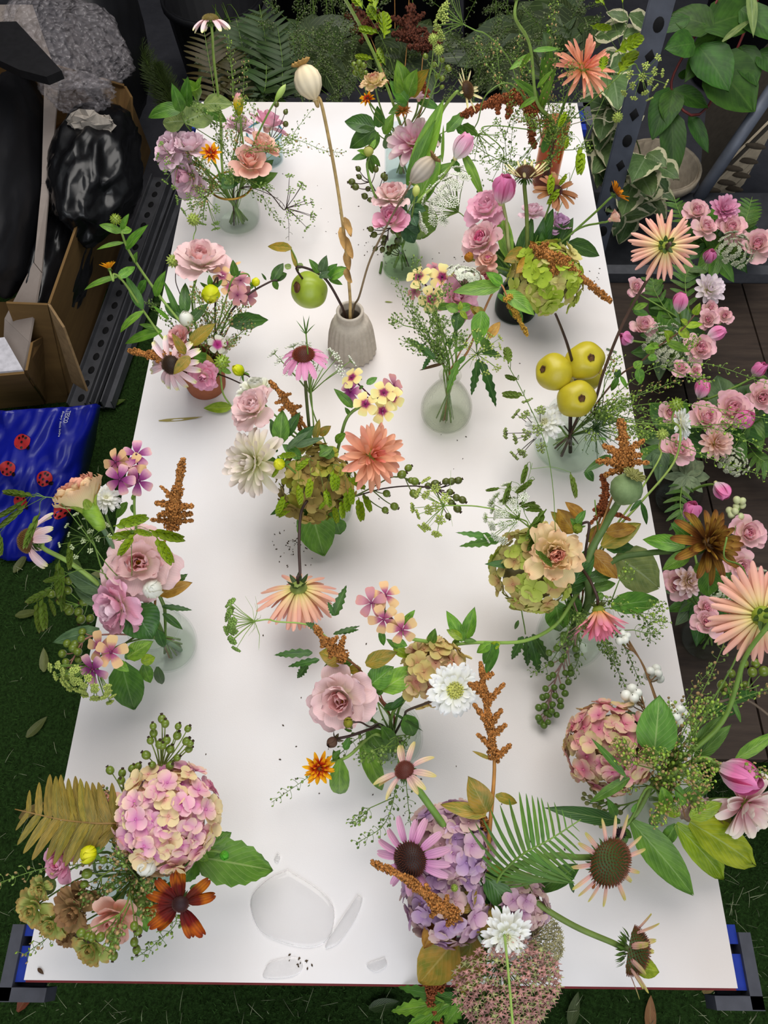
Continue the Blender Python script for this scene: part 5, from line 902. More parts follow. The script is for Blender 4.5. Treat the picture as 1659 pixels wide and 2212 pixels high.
F('rudbeckia', 'faded brown rudbeckia with dark eye, right far table', 'rudbeckia', V3, 1202, 412, .20, (.25, .4, .85), 52, rudbeckia, RUDF, 14, .24, -.2, .05, .30, '#3a1f22')
F('rudbeckia', 'small orange rudbeckia head past the right table edge', 'rudbeckia', V3, 1330, 418, .20, (.6, .45, .4), 30, rudbeckia, petal([(0, '#8a4a1a'), (.6, '#c07a2a'), (1, '#c98c3a')], .2), 13, .3, .1, .5, .28, '#4a2a14', via=[(1240, 500, .13), (1290, 455, .17)], sr=.002)
F('rose_bud', 'peach rosebud on a long stalk past the right table edge', 'rose', V3, 1326, 470, .17, (.75, .35, .45), 20, rose, PEACHR, None, [(5, .9, 1, .5), (5, 1.15, .95, .5), (4, 1.35, .9, .4)], via=[(1240, 500, .12), (1295, 482, .15)], sr=.0018)
F('hydrangea', 'large lime green hydrangea at the right of the table', 'hydrangea', V3, 1180, 600, .10, (.1, .2, .95), 76, hydrangea, H_G, 62, .27, via=[(1130, 625, .085)])
t_ = F('lisianthus', 'shaded lilac lisianthus deep behind the green hydrangea', 'lisianthus', V3, 1208, 482, .13, (.3, .5, .7), 30, lisianthus, petal([(0, '#d9c0d0'), (1, '#d3b0cc')], .08), None, 1.2)
F('lisianthus', 'pale lilac lisianthus behind the cream echinacea stalk', 'lisianthus', V3, 1150, 455, .15, (0, .7, .6), 26, lisianthus, LILACL, None, 1.2)
B('leaf_cluster', 'dark green leaves massed behind the green hydrangea', 'leaf', V3, [(1150, 540, .12), (1165, 500, .14)], [(1120, 570, .1, 1150, 470, .15, .35, LB), (1150, 570, .1, 1195, 450, .16, .32, LB), (1160, 560, .1, 1175, 470, .16, .35, LB), (1185, 530, .11, 1215, 478, .14, .45, LB), (1200, 545, .1, 1238, 470, .14, .4, LB), (1228, 525, .1, 1296, 552, .07, .42, LB), (1110, 560, .1, 1080, 480, .14, .3, LB), (1160, 560, .1, 1140, 490, .14, .4, LG), (1170, 575, .1, 1170, 500, .15, .3, LG)])
B('autumn_leaves', 'yellowing olive leaves on top of the green hydrangea', 'leaf', V3, [(1145, 560, .12)], [(1140, 545, .13, 1088, 565, .13, .6, LC), (1150, 560, .13, 1115, 590, .13, .55, LO), (1160, 540, .14, 1205, 520, .14, .4, LC), (1160, 545, .13, 1145, 520, .15, .5, LO), (1140, 570, .13, 1125, 605, .12, .55, LC), (1145, 555, .13, 1170, 555, .13, .4, LO)], smat=plain('#a07a4a'))
AM('amaranth', 'long bronze amaranth tassel trailing over the right table edge', V3, [(1140, 560, .13), (1165, 540, .15), (1200, 560, .15), (1240, 585, .13), (1320, 652, .08)], 20, AMAR, [(.1, -28, -14, 0, 12), (.2, 10, 30, -.01, 13), (.35, -8, 34, -.01, 12), (.45, 26, -6, 0, 12), (.5, -12, 26, 0, 10), (.28, 36, 2, 0, 11)])
OT('river_oats', 'lime river oats drooping near the right far table corner', V3, [(1200, 470, .14), (1235, 380, .19), (1270, 290, .24), (1320, 180, .30), (1350, 120, .33)], [(1255, 320, 1250, 378, .22), (1210, 408, 1183, 442, .20), (1192, 375, 1188, 420, .21), (1226, 375, 1208, 400, .21), (1228, 295, 1222, 322, .22), (1335, 160, 1372, 115, .33), (1330, 112, 1385, 80, .35), (1305, 10, 1285, -30, .40), (1345, 5, 1340, -20, .4), (1275, 55, 1320, 60, .36), (1225, 240, 1208, 275, .22), (1300, 155, 1305, 125, .33)], OAT)
# -- slim tube, far right
F('dahlia', 'coral cactus dahlia high at the far right table corner', 'dahlia', V2C, 1260, 148, .26, (.25, .0, .95), 66, dahlia, CORAL, [(16, -.05, 1, .0), (15, .2, .97, .15), (13, .42, .88, .3), (11, .7, .72, .4), (8, 1.0, .55, .5), (5, 1.3, .4, .6)], .15, .4, .6, cup=.9, inner=CORALI, sr=.0026)
F('zinnia', 'yellow zinnia cut off by the top edge of the frame', 'zinnia', V2C, 1117, -6, .40, (0, .75, .5), 28, dahlia, ZIN, [(10, .2, 1, 0), (8, .5, .85, .1)], .34, .7, .5, via=[(1160, 220, .22), (1145, 100, .32)], sr=.0028, smat=LTSTEM, leaves=[(1152, 110, .31, 1210, 105, .31, .2, LA, dict(bend=-.5)), (1150, 112, .31, 1122, 150, .28, .25, LA, dict(bend=-.8)), (1160, 190, .25, 1195, 150, .28, .22, LA), (1160, 210, .24, 1120, 235, .22, .3, LA)])
AM('amaranth', 'rust red amaranth arching left from the slim tube', V2C, [(1172, 300, .12), (1160, 245, .18), (1115, 210, .20), (1060, 222, .19), (988, 255, .16)], 20, AMARD, [(.25, 12, 34, -.01, 12), (.4, -8, 36, -.01, 13), (.5, 10, 34, 0, 12), (.6, 4, 30, 0, 12), (.2, 20, 24, 0, 14), (.45, 6, -16, 0, 12)], stemfrom=1)
AM('amaranth', 'rust amaranth hanging down beside the slim tube', V2C, [(1165, 260, .17), (1150, 270, .15), (1148, 300, .12), (1155, 320, .1)], 12, AMARD, [(.5, 12, 12, 0, 7)])
B('leaf_cluster', 'strappy green leaves around the slim tube', 'leaf', V2C, [(1170, 250, .17), (1180, 200, .22)], [(1165, 240, .18, 1200, 150, .27, .16, LA), (1160, 230, .18, 1120, 215, .2, .3, LA), (1180, 290, .13, 1230, 260, .15, .3, LG), (1175, 200, .2, 1185, 60, .33, .16, LG), (1180, 120, .28, 1175, 70, .33, .5, LD), (1165, 215, .2, 1110, 170, .24, .25, LG), (1172, 330, .1, 1195, 270, .15, .3, LG), (1150, 120, .28, 1100, 150, .27, .3, LA)])
UM('green_umbel', 'small green umbel overlapping the grey shelf post', V2C, 1385, 160, .27, (.1, -.7, .5), 48, UY, GREEN, via=[(1230, 260, .18), (1310, 190, .25), (1365, 140, .28)], rays=14, dots=12, ds=.0022)
UM('drooping_umbel', 'feathery umbel on a curved stalk bending down toward the tulips', V2C, 1033, 290, .17, (.4, -.85, .3), 55, UG, GREEN, via=[(1150, 230, .2), (1100, 180, .25), (1050, 205, .24), (1033, 260, .19)], rays=12, dots=10, ds=.0018)
UM('drooping_umbel', 'second feathery umbel arching down beside the cream echinacea', V2C, 1087, 340, .15, (-.1, -.9, .3), 55, UG, GREEN, via=[(1150, 280, .17), (1080, 272, .19), (1040, 278, .2), (1075, 310, .18)], rays=12, dots=10, ds=.0018)
F('scabious_seed_head', 'spiky green seed head floating before variegated leaves', 'seed head', V2C, 1334, 253, .23, (.6, .2, .7), 12, podball, via=[(1230, 270, .18), (1290, 255, .22)], sr=.0007, smat=plain('#a9a58a'))
for nm, pts, a, b2, br, n in (('pale pod sprig upright at the top, right of the lime umbel', [(1150, 260, .16), (1060, 150, .25), (1028, 80, .30)], PODB, POD, 3, 50), ('pod sprig in front of the coral cactus dahlia', [(1180, 260, .16), (1195, 170, .25), (1205, 100, .31)], PODB, POD, 3, 60), ('dense green pod sprig right of the slim tube', [(1190, 290, .14), (1200, 250, .18), (1205, 220, .21)], PODL, POD, 6, 70), ('second dense green pod sprig low right of the slim tube', [(1190, 340, .1), (1215, 310, .13), (1210, 270, .17)], PODL, POD, 6, 70), ('thin upright pod sprig left of the slim tube', [(1110, 370, .08), (1105, 310, .12), (1110, 250, .17)], PODD, POD, 1, 40), ('thin pod sprig over bare board left of the slim tube', [(1105, 360, .08), (1090, 300, .13), (1072, 255, .16)], PODD, POD, 1, 34), ('tall pod sprig touching the top edge near the yellow zinnia', [(1180, 200, .22), (1190, 80, .32), (1198, 0, .40)], PODB, PODL, 3, 60), ('fine pod sprig crossing toward the grey shelf post', [(1220, 280, .16), (1235, 220, .2), (1260, 190, .22)], PODD, None, 2, 30), ('pod sprig with tan pods at the upper middle dark gap', [(1140, 250, .17), (1120, 130, .27), (1125, 75, .31)], PODB, POD, 1, 40), ('pod sprig below the lilac lisianthus bloom', [(1060, 420, .12), (1030, 385, .14), (985, 360, .13)], PODD, None, 0, 30)):
    SP('seed_pod_sprig', nm, V2C, pts, n, .009, .0045, a, b2, br, .06)
# -- dimpled bulb vase, middle right
t_ = T('phlox', 'cream phlox trio with dark purple eyes above the dimpled bulb vase', 'phlox', V5.base); hb = phlox(t_, [P(*q) for q in ((905, 597, .17), (955, 598, .17), (932, 646, .17))], m(29, P(930, 610, .17)), PHC, '#4a1540', (-.1, .1, 1), .3); stem(t_, vstem(V5, hb, Vector((0, 0, 1))), .0016); LF(t_, 925, 665, .15, 900, 655, .15, .3, LG); LF(t_, 930, 665, .15, 945, 685, .14, .5, LA)
t_ = T('phlox', 'dusky pink phlox flowers tucked behind the cream phlox trio', 'phlox', V5.base); hb = phlox(t_, [P(*q) for q in ((938, 578, .155), (895, 630, .15), (960, 625, .15))], m(18, P(930, 610, .15)), PHM, '#9a6a70', (0, .2, .9), .6); stem(t_, vstem(V5, hb, Vector((0, 0, 1))), .0012)
F('lisianthus', 'lilac pink lisianthus right of the cream phlox trio', 'lisianthus', V5, 990, 640, .16, (.3, .1, .9), 42, lisianthus, LILAC, None, .8, ruf=.09)
UM('lacy_flower', 'white lacy flower head between cream phlox and coral spray rose', V5, 1000, 620, .165, (.3, .75, .5), 48, WHT_U, GREEN, rays=26, dots=40, ds=.0014, depth=.7)
AM('amaranth', 'golden amaranth tassel with lime leaves over the green bottle', V5, [(1010, 760, .13), (1055, 650, .18), (1080, 615, .20), (1095, 640, .19), (1110, 670, .17), (1140, 725, .13)], 12, AMARG, [(.3, -8, 6, 0, 7), (.2, 8, 2, 0, 6)], [(1080, 620, .20, 980, 630, .20, .34, LA), (1085, 615, .20, 1050, 588, .22, .5, LA), (1090, 630, .19, 1155, 680, .18, .42, LA), (1100, 660, .17, 1130, 695, .15, .5, LG), (1075, 635, .19, 1095, 655, .18, .4, LG), (1035, 680, .17, 1015, 660, .18, .6, LC)], 3, plain('#b07a4a'), sr=.0022)
B('leaf_spray', 'large oval leaves in front of the dimpled bulb vase, right side', 'leaf', V5, [(1000, 750, .13), (1040, 690, .17)], [(1042, 672, .18, 1030, 745, .15, .55, LA), (1045, 675, .175, 1020, 665, .18, .6, LC), (1055, 730, .14, 1080, 695, .15, .5, leafm('#b8963c', '#c7a850')), (1040, 730, .13, 1062, 765, .12, .5, LG)], smat=plain('#a8784a'))
B('basil_top', 'bright mint like leaf rosette above the dimpled bulb vase', 'leaf', V5, [(975, 740, .13), (990, 690, .16)], [(990, 672, .17, 962, 658, .17, .7, LA), (992, 668, .17, 1020, 660, .17, .7, LA), (992, 675, .165, 985, 715, .15, .75, LB), (994, 670, .18, 995, 650, .19, .6, LE), (994, 672, .18, 1010, 690, .17, .5, LE), (978, 735, .14, 962, 745, .13, .9, LB), (978, 730, .14, 990, 725, .14, .9, LB), (945, 665, .16, 985, 662, .17, .4, LG, dict(bend=-1))])
for i, (nm, pts) in enumerate((('leftmost feathery pod sprig over the dimpled bulb vase', [(940, 760, .13), (890, 680, .17), (850, 600, .21)]), ('second feathery pod sprig over the dimpled bulb vase', [(945, 755, .13), (905, 690, .17), (878, 625, .2)]), ('third dense pod sprig left above the dimpled bulb vase', [(948, 760, .13), (915, 710, .16), (895, 660, .18)]), ('short pod sprig directly above the neck of the bulb vase', [(950, 765, .13), (940, 720, .16), (935, 680, .18)]), ('thin pod sprig passing the clear bottle toward the phlox', [(945, 740, .13), (905, 610, .2), (900, 555, .23)]))):
    SP('seed_pod_sprig', nm, V5, pts, 60, .009, .0042, PODD, POD, 3, .05)
UM('fennel_spray', 'small lime green fennel flowers right of the bulb vase', V5, 1030, 765, .13, (.5, .1, .8), 55, UY, GREEN, rays=16, dots=6, ds=.002, bract=8)
LS = dict(ser=.22, nv=14)
B('serrated_leaves', 'dark serrated leaves splaying from the neck of the bulb vase', 'leaf', V5, [(970, 790, .125)], [(940, 775, .13, 878, 730, .15, .22, LB, LS), (930, 770, .12, 912, 800, .11, .3, LB, LS), (990, 780, .13, 965, 850, .10, .22, LG, LS), (1005, 770, .13, 985, 790, .12, .4, LG), (1035, 775, .12, 1018, 855, .06, .18, LB, LS), (1040, 780, .11, 1072, 880, .04, .17, LB, LS), (960, 785, .12, 905, 800, .1, .12, BROWNLEAF := leafm('#5a3f34'), {}), (1040, 760, .13, 1085, 770, .1, .25, LB, LS), (980, 760, .14, 1010, 745, .14, .3, LG, LS)])
# -- bowl of quinces, right
QU = noise_mat('yellow_quince', [(.2, '#6a5020'), (.28, '#b5a426'), (.5, '#c4b52a'), (.75, '#d2b431')], 12, .38, .05, 6, .5)
for i, (nm, a, b2, z, d, r) in enumerate((('yellow quince top right of the cluster, brown eye facing the viewer', 1263, 780, .15, (.15, .02, 1), 42), ('yellow quince at the left of the cluster', 1197, 804, .14, (-.8, .1, .5), 41), ('yellow quince lowest in the cluster, brown eye facing the viewer', 1245, 862, .13, (.1, -.1, 1), 41), ('quince half hidden behind the other three yellow ones', 1262, 805, .09, (.4, .3, .5), 40))):
    t_ = T('quince', nm, 'fruit', P(a, b2, z)); fruit(t_, P(a, b2, z), face(d), m(r, P(a, b2, z)), QU, .95)
B('quince_branch', 'knobbly dark quince twig rising behind the yellow fruit', 'branch', V6, [(1245, 850, .10), (1240, 800, .14), (1228, 752, .19), (1215, 715, .22), (1200, 678, .26)], r=.003, r1=.0016, smat=DKSTEM)
F('dahlia', 'peach cactus dahlia seen from behind over the pallet at right', 'dahlia', V6, 1437, 531, .36, (.1, .25, -1), 74, dahlia, PEACH, [(22, .02, 1, .25), (22, .22, .97, .3), (18, .45, .88, .35), (10, .8, .6, .4)], .135, .36, .6, cup=.8, calmat=leafm('#3f5a20'), core='#8a9a2a', via=[(1283, 870, .10), (1305, 800, .16), (1350, 690, .25), (1425, 560, .34)], sr=.0022, smat=plain('#5a4238', .5), leaves=[(1368, 670, .26, 1372, 640, .28, .5, LG), (1368, 672, .26, 1402, 680, .26, .5, LG), (1370, 668, .27, 1400, 655, .27, .4, LA)])
F('scabiosa', 'white scabiosa leaning on the left rim of the quince bowl', 'scabiosa', V6, 1177, 913, .10, (-.45, .25, .9), 42, scabiosa, WHITEP, 12, '#d9d6a8', .3, True)
F('scabiosa', 'white scabiosa over the pallet, right of the quince bowl', 'scabiosa', V6, 1470, 912, .14, (.75, .1, .6), 42, scabiosa, WHITEP, 12, '#d9d6b0', .25, True, via=[(1300, 900, .09), (1380, 915, .11)], sr=.001, smat=LTSTEM)
B('trailing_vine', 'leafy honeysuckle vine reaching right from the quince bowl', 'vine', V6, [(1290, 870, .1), (1340, 810, .13), (1380, 785, .16), (1420, 750, .19), (1470, 715, .22), (1505, 675, .24)], [(1335, 815, .13, 1320, 845, .11, .4, LG, dict(bend=-1.0)), (1340, 812, .13, 1355, 840, .12, .3, LA), (1330, 815, .13, 1340, 798, .14, .8, LB), (1370, 795, .16, 1388, 780, .17, .9, LA), (1378, 795, .16, 1385, 830, .14, .55, LA), (1400, 770, .17, 1420, 775, .17, .9, LA), (1402, 765, .18, 1410, 742, .2, .6, LA), (1425, 745, .19, 1390, 755, .2, .3, LA), (1440, 740, .2, 1490, 760, .19, .35, LA), (1450, 735, .2, 1435, 715, .22, .6, LE), (1465, 720, .22, 1490, 720, .21, .7, LE), (1480, 705, .22, 1518, 700, .22, .4, LE), (1500, 680, .24, 1512, 655, .26, .5, LE, dict(bend=-1)), (1485, 700, .23, 1470, 690, .24, .5, LE)], .0016, .001, plain('#6a4a38'))
for nm, pts, a, b2, n in (('long pod sprig sweeping right past the pallet tulips', [(1300, 880, .1), (1400, 800, .14), (1520, 785, .16), (1660, 830, .15)], PODL, POD, 60), ('long pod sprig crossing the pallet to the right frame edge', [(1300, 900, .1), (1440, 920, .13), (1560, 930, .14), (1680, 985, .13)], PODL, POD, 70), ('pod sprig low across the pallet to the right frame edge', [(1300, 905, .1), (1420, 940, .12), (1560, 1000, .12), (1680, 1035, .11)], PODL, POD, 70), ('airy pod sprig above the vine, right of the quinces', [(1295, 880, .1), (1360, 860, .13), (1420, 830, .15)], PODL, PODB, 50), ('airy pod sprig right of the tall bronze amaranth', [(1300, 900, .1), (1370, 930, .12), (1390, 980, .12)], PODL, POD, 50), ('airy pod sprig to the right rim of the quince bowl', [(1295, 890, .1), (1350, 880, .11), (1400, 890, .12)], PODD, PODL, 60), ('pod sprig crossing pink blooms at the right frame edge', [(1310, 890, .1), (1460, 870, .15), (1660, 905, .18)], PODL, POD, 60), ('fine pod sprig draped over the bowl rim', [(1270, 905, .085), (1310, 905, .09), (1350, 915, .09)], PODD, None, 40)):
    SP('seed_pod_sprig', nm, V6, pts, n, .008, .0042, a, b2, 2, .06)
UM('fennel_fronds', 'dark thread leaved fennel around the quince bowl rim', V6, 1285, 925, .09, (.4, -.3, .8), 70, PODD, plain('#4a6a3a'), rays=26, dots=2, ds=.0012, bract=14)
UM('seed_umbel', 'grey green seed umbel left of the white scabiosa by the quinces', V6, 1170, 935, .08, (-.8, .1, .5), 72, GREY_E, DKSTEM, rays=11, dots=12, ds=.0028)
F('scabious_seed_head', 'lime scabious seed head on a curved stalk over the pallet', 'seed head', V11, 1460, 874, .22, (0, .8, .5), 17, podball, via=[(1300, 1180, .13), (1380, 1090, .16), (1455, 1000, .19), (1470, 930, .21)], sr=.0016, smat=plain('#8aa04a'), mat=LE)
F('scabious_seed_head', 'green scabious seed head beside the white scabiosa over the pallet', 'seed head', V11, 1430, 938, .2, (0, .8, .5), 14, podball, via=[(1310, 1170, .13), (1370, 1080, .16), (1425, 990, .19)], sr=.0014, smat=plain('#8aa04a'))
# -- centre arrangement
F('echinacea', 'bright pink echinacea with rust cone standing at the table centre', 'echinacea', V8, 656, 768, .24, (0, .6, .75), 58, echinacea, ECHP, 15, -.35, -.5, .32, .4, .28, '#4a1c10', '#8a3a1c', via=[(672, 960, .12), (662, 860, .18)], sr=.0026, smat=plain('#4f5a2a'))
UM('green_wisp', 'thin green wisp in front of the bright pink echinacea', V8, 660, 712, .28, (0, .9, .3), 28, UG, GREEN, via=[(680, 960, .13), (668, 820, .22)], rays=12, dots=0, bract=6, name='tips') if False else B('green_wisp', 'thin stalk with whiskered tip in front of the bright pink echinacea', 'stem', V8, [(682, 960, .13), (670, 820, .21), (661, 720, .28)], [(661, 722, .28, 640, 692, .3, .06, LG), (661, 722, .28, 655, 682, .31, .06, LG), (661, 722, .28, 668, 682, .31, .06, LG), (661, 722, .28, 680, 700, .3, .06, LG), (661, 722, .28, 648, 712, .28, .08, LG)], .0012, .001, GREEN)
t_ = T('phlox', 'cream phlox cluster with magenta eyes above the coral dahlia', 'phlox', V8.base); hb = phlox(t_, [P(*q) for q in ((789, 872, .19), (829, 848, .195), (757, 845, .18), (760, 815, .185), (826, 888, .18), (850, 832, .18), (848, 860, .175))], m(27, P(800, 860, .19)), [PHC, PHC, PHP, PHC, PHC, PHM, PHC], '#6a1f4a', (0, .15, 1), .35); stem(t_, [*mouthpts(V8, hb), P(735, 950, .13), P(755, 895, .16), hb], .0022, mat=plain('#7a9a4a'))
for l in ((762, 880, .17, 722, 840, .19, .35, LG, dict(ruf=.08)), (755, 895, .16, 745, 880, .17, .5, LG), (792, 830, .2, 815, 815, .2, .5, LG), (785, 835, .2, 775, 840, .19, .4, LG), (725, 955, .13, 748, 935, .15, .5, LA)): LF(t_, *l[:6], w=l[6], mat=l[7])
F('lisianthus', 'pale pink lisianthus left of the bronze amaranth at centre', 'lisianthus', V8, 545, 878, .17, (-.35, .4, .8), 44, lisianthus, BLUSH, None, 1.15, stamens=None)
F('lisianthus', 'cream white lisianthus hidden behind the pale pink one at centre', 'lisianthus', V8, 553, 838, .14, (-.1, .8, .5), 36, lisianthus, petal([(0, '#e0e0c0'), (1, '#efe6dc')]), None, 1.25, stamens=None)
F('dahlia', 'large blush white dahlia facing left at the table centre', 'dahlia', V8, 552, 1000, .14, (-.62, -.05, .8), 80, dahlia, CREAMD, [(15, -.1, 1, -.2), (15, .15, .96, 0), (14, .38, .9, .2), (12, .62, .8, .35), (10, .9, .66, .5), (7, 1.2, .5, .6)], .33, .35, .5, cup=.45, sr=.003)
F('dahlia', 'large coral dahlia at the right of the centre arrangement', 'dahlia', V8, 802, 985, .16, (.45, .0, .9), 76, dahlia, CORAL, [(14, -.1, 1, -.1), (14, .15, .97, .1), (13, .4, .9, .25), (11, .65, .78, .35), (9, .95, .6, .45), (6, 1.25, .45, .5)], .26, .55, .6, cup=.5, inner=CORALI, sr=.003)
AM('amaranth', 'upright bronze amaranth at the left of the centre arrangement', V8, [(660, 950, .13), (645, 910, .15), (618, 865, .18), (582, 822, .2)], 13, AMAR, [(.1, 24, 26, 0, 9), (.3, 22, -6, 0, 9), (.5, -24, 6, 0, 8), (.65, 18, -6, 0, 7), (.4, -22, 14, 0, 8), (.15, 12, 34, -.01, 8)])
UM('ammi_umbel', 'fine white umbel behind the bright pink echinacea', V8, 670, 850, .16, (.1, .85, .5), 90, WHT_U, GREEN, rays=14, dots=14, ds=.0018, depth=1.0)
OT('river_oats', 'lime river oats over the left half of the centre arrangement', V8, [(690, 1010, .13), (665, 990, .15), (640, 985, .16)], [(600, 985, 638, 982, .18), (670, 990, 640, 1015, .17), (672, 1030, 665, 1075, .15), (645, 1045, 648, 1090, .14), (615, 1070, 598, 1110, .11), (605, 1005, 588, 1030, .16), (640, 995, 640, 1010, .17), (700, 1060, 706, 1090, .14), (640, 1080, 600, 1115, .1)], OAT, wide=1.25)
OT('river_oats', 'lime river oats over the right half of the centre arrangement', V8, [(710, 1010, .13), (730, 1005, .15), (745, 1015, .15)], [(720, 1015, 722, 1060, .15), (732, 1025, 728, 1060, .15), (750, 1030, 788, 1055, .14), (758, 1050, 760, 1090, .13), (738, 1080, 742, 1120, .11), (775, 1075, 782, 1125, .1), (785, 1065, 800, 1105, .11), (705, 1055, 715, 1095, .13), (720, 1090, 728, 1130, .1), (748, 1060, 752, 1105, .12), (705, 1080, 690, 1100, .12)], OAT, wide=1.25)
HP('rosehip_spray', 'shiny green rosehips fanning right from the centre arrangement', V8, [(740, 1080, .12), (800, 1055, .13), (850, 1030, .13), (900, 1040, .12)], [(882, 1011, .13), (868, 1025, .13), (888, 1038, .12), (896, 1040, .12), (835, 1066, .11), (832, 1102, .09), (852, 1094, .09), (893, 1066, .11)], 8.5, stemmat=plain('#5a6a2c'))
HP('rosehip_spray', 'olive rosehips floating above the bare board right of centre', V8, [(750, 1075, .12), (830, 1055, .12), (900, 1050, .1), (960, 1060, .09)], [(990, 1038, .1), (975, 1040, .1), (963, 1040, .1), (972, 1063, .1), (986, 1075, .1), (999, 1080, .1), (975, 1086, .09), (988, 1099, .09), (968, 1115, .09), (940, 1045, .1), (925, 1050, .09)], 8, mat=HIPD, stemmat=DKSTEM)
F('dahlia_bud', 'lime yellow dahlia bud in the middle of the centre arrangement', 'bud', V8, 603, 1003, .17, (-.3, -.3, .9), 17, DB)
B('leaf_cluster', 'dark blue green leaves in the middle of the centre arrangement', 'leaf', V8, [(680, 1000, .12)], [(615, 945, .15, 648, 890, .17, .38, LB), (640, 960, .15, 680, 920, .16, .5, LB), (600, 950, .14, 585, 905, .15, .4, LB), (640, 965, .16, 700, 945, .17, .25, LD), (605, 960, .15, 610, 885, .17, .5, LG), (680, 950, .15, 690, 905, .17, .35, LC), (690, 940, .15, 715, 920, .16, .6, LC), (620, 970, .15, 670, 930, .17, .25, LD), (600, 975, .16, 570, 965, .15, .4, LB), (690, 985, .15, 720, 965, .15, .5, LG), (580, 990, .13, 600, 1010, .13, .6, LG), (720, 990, .14, 690, 960, .15, .6, LG), (650, 990, .14, 610, 960, .15, .5, LG)])
F('hydrangea', 'brown green faded hydrangea buried under the centre oats', 'hydrangea', V8, 685, 1045, .10, (0, .0, 1), 82, hydrangea, [petal([(0, '#8a7a3c'), (1, '#9aa050')]), petal([(0, '#a88a5a'), (1, '#b0a468')]), petal([(0, '#6a5a34'), (1, '#8a7a4a')])], 52, .26)
B('large_leaf', 'large heart shaped green leaf hanging in front of the centre arrangement', 'leaf', V8, [(690, 1085, .1)], [(668, 1090, .09, 700, 1202, .02, .62, LG, dict(bend=-.5)), (650, 1080, .1, 583, 1112, .08, .25, LB), (725, 1120, .06, 735, 1155, .02, .6, LG), (705, 1085, .1, 735, 1125, .08, .5, LG)])
F('dahlia', 'peach dahlia hanging face down on a dark stalk below the centre', 'dahlia', V8, 645, 1270, .10, (.0, -.62, -.45), 96, dahlia, PEACH, [(22, .1, 1, .55), (22, .32, .97, .6), (20, .55, .92, .55), (16, .8, .85, .45), (12, 1.05, .75, .3)], .14, .36, .6, cup=.6, calmat=leafm('#2f4a1c'), core='#8a9a4a', via=[(665, 1080, .12), (650, 1110, .12), (646, 1180, .115), (648, 1238, .11)], sr=.0022, smat=DKSTEM, back=.12)
# -- round glass on the left edge
t_ = T('phlox', 'purple and buff phlox cluster above the left table edge', 'phlox', V9.base); hb = phlox(t_, [P(*q) for q in ((250, 998, .22), (295, 982, .22), (259, 1036, .22), (299, 1040, .21), (283, 1008, .215))], m(32, P(270, 1010, .22)), [PHD, PHP, PHP, PHP, PHD], '#5a1f4a', (-.1, .1, 1), .25, w=.66); stem(t_, [*mouthpts(V9, hb), P(300, 1180, .16), P(290, 1090, .19), hb], .0017)
for l in ((285, 1090, .19, 290, 1110, .18, .5, LG), (285, 1080, .19, 292, 1062, .2, .3, LA), (275, 1085, .19, 250, 1120, .17, .35, LG)): LF(t_, *l[:6], w=l[6], mat=l[7])
F('carnation', 'peach carnation seen side on with fat green calyx, left edge', 'carnation', V9, 188, 1092, .24, (-.5, .85, .12), 66, carnation, CARN, CARNI, True, via=[(262, 1230, .15), (238, 1170, .19), (215, 1132, .225)], sr=.0032, smat=plain('#6f8f6a'))
F('scabiosa', 'small white scabiosa between peach carnation and purple phlox', 'scabiosa', V9, 228, 1076, .20, (.5, .4, .7), 34, scabiosa, WHITEP, 12, '#d6d3b0', .2, True)
AM('amaranth', 'upright rust amaranth plume at the left, over the white board', V9, [(350, 1190, .17), (370, 1140, .2), (380, 1080, .23), (395, 990, .27)], 20, AMAR, [(.25, 42, -8, 0, 14), (.45, -42, -8, 0, 14), (.42, 40, 0, 0, 14), (.1, 46, -4, 0, 10), (.1, -46, -6, 0, 10), (.55, -34, -30, 0, 8), (.5, -20, -12, 0, 14), (.3, -36, 8, 0, 13)], sr=.002)
F('echinacea', 'pale echinacea tilted left over the blue carrier bag', 'echinacea', V9, 64, 1168, .20, (-.75, .12, .6), 76, echinacea, ECHB, 10, -.5, -.35, .36, .34, .3, '#4a2f14', '#7a5a24', via=[(215, 1265, .14), (150, 1215, .17), (95, 1185, .195)], sr=.0032, smat=LTSTEM)
OT('river_oats', 'river oats above the open pink lisianthus at left', V9, [(290, 1270, .14), (285, 1220, .19), (285, 1160, .22), (292, 1140, .23)], [(245, 1137, 318, 1117, .23), (235, 1160, 292, 1150, .22), (285, 1145, 328, 1155, .22), (292, 1152, 258, 1200, .22), (322, 1145, 398, 1163, .23), (338, 1160, 372, 1218, .22), (250, 1168, 280, 1158, .21)], OAT, wide=1.15)
OT('river_oats', 'slender river oats drooping over the blue bag at the frame edge', V9, [(240, 1230, .18), (190, 1160, .22), (130, 1085, .26), (90, 1072, .27)], [(75, 1073, 8, 1064, .26), (60, 1085, -6, 1140, .25), (57, 1078, -10, 1118, .25), (86, 1108, 55, 1185, .24), (0, 1150, 2, 1200, .2), (152, 1165, 150, 1230, .2)], OATD, wide=.7)
OT('river_oats', 'river oats hanging low left toward the turf', V9, [(240, 1250, .16), (180, 1230, .17), (130, 1250, .15), (110, 1270, .14)], [(140, 1242, 96, 1256, .15), (118, 1272, 58, 1302, .13), (92, 1290, 98, 1360, .11), (80, 1300, 88, 1365, .1), (105, 1290, 118, 1330, .11), (128, 1210, 128, 1290, .14), (138, 1270, 136, 1320, .12), (118, 1260, 128, 1300, .13)], OATD, wide=.9)
UM('ammi_umbel', 'green white umbel seen from below, left of the open lisianthus', V9, 196, 1165, .19, (-.1, .6, .8), 62, plain('#c3cfa0', .6), GREEN, via=[(262, 1280, .14), (225, 1240, .165)], rays=16, dots=9, ds=.0014, depth=.5, us=.10)
F('lisianthus', 'wide open blush lisianthus with yellow stamens, left edge', 'lisianthus', V9, 302, 1216, .17, (.15, .15, 1), 68, lisianthus, BLUSH, BLUSHD, .85, ruf=.08)
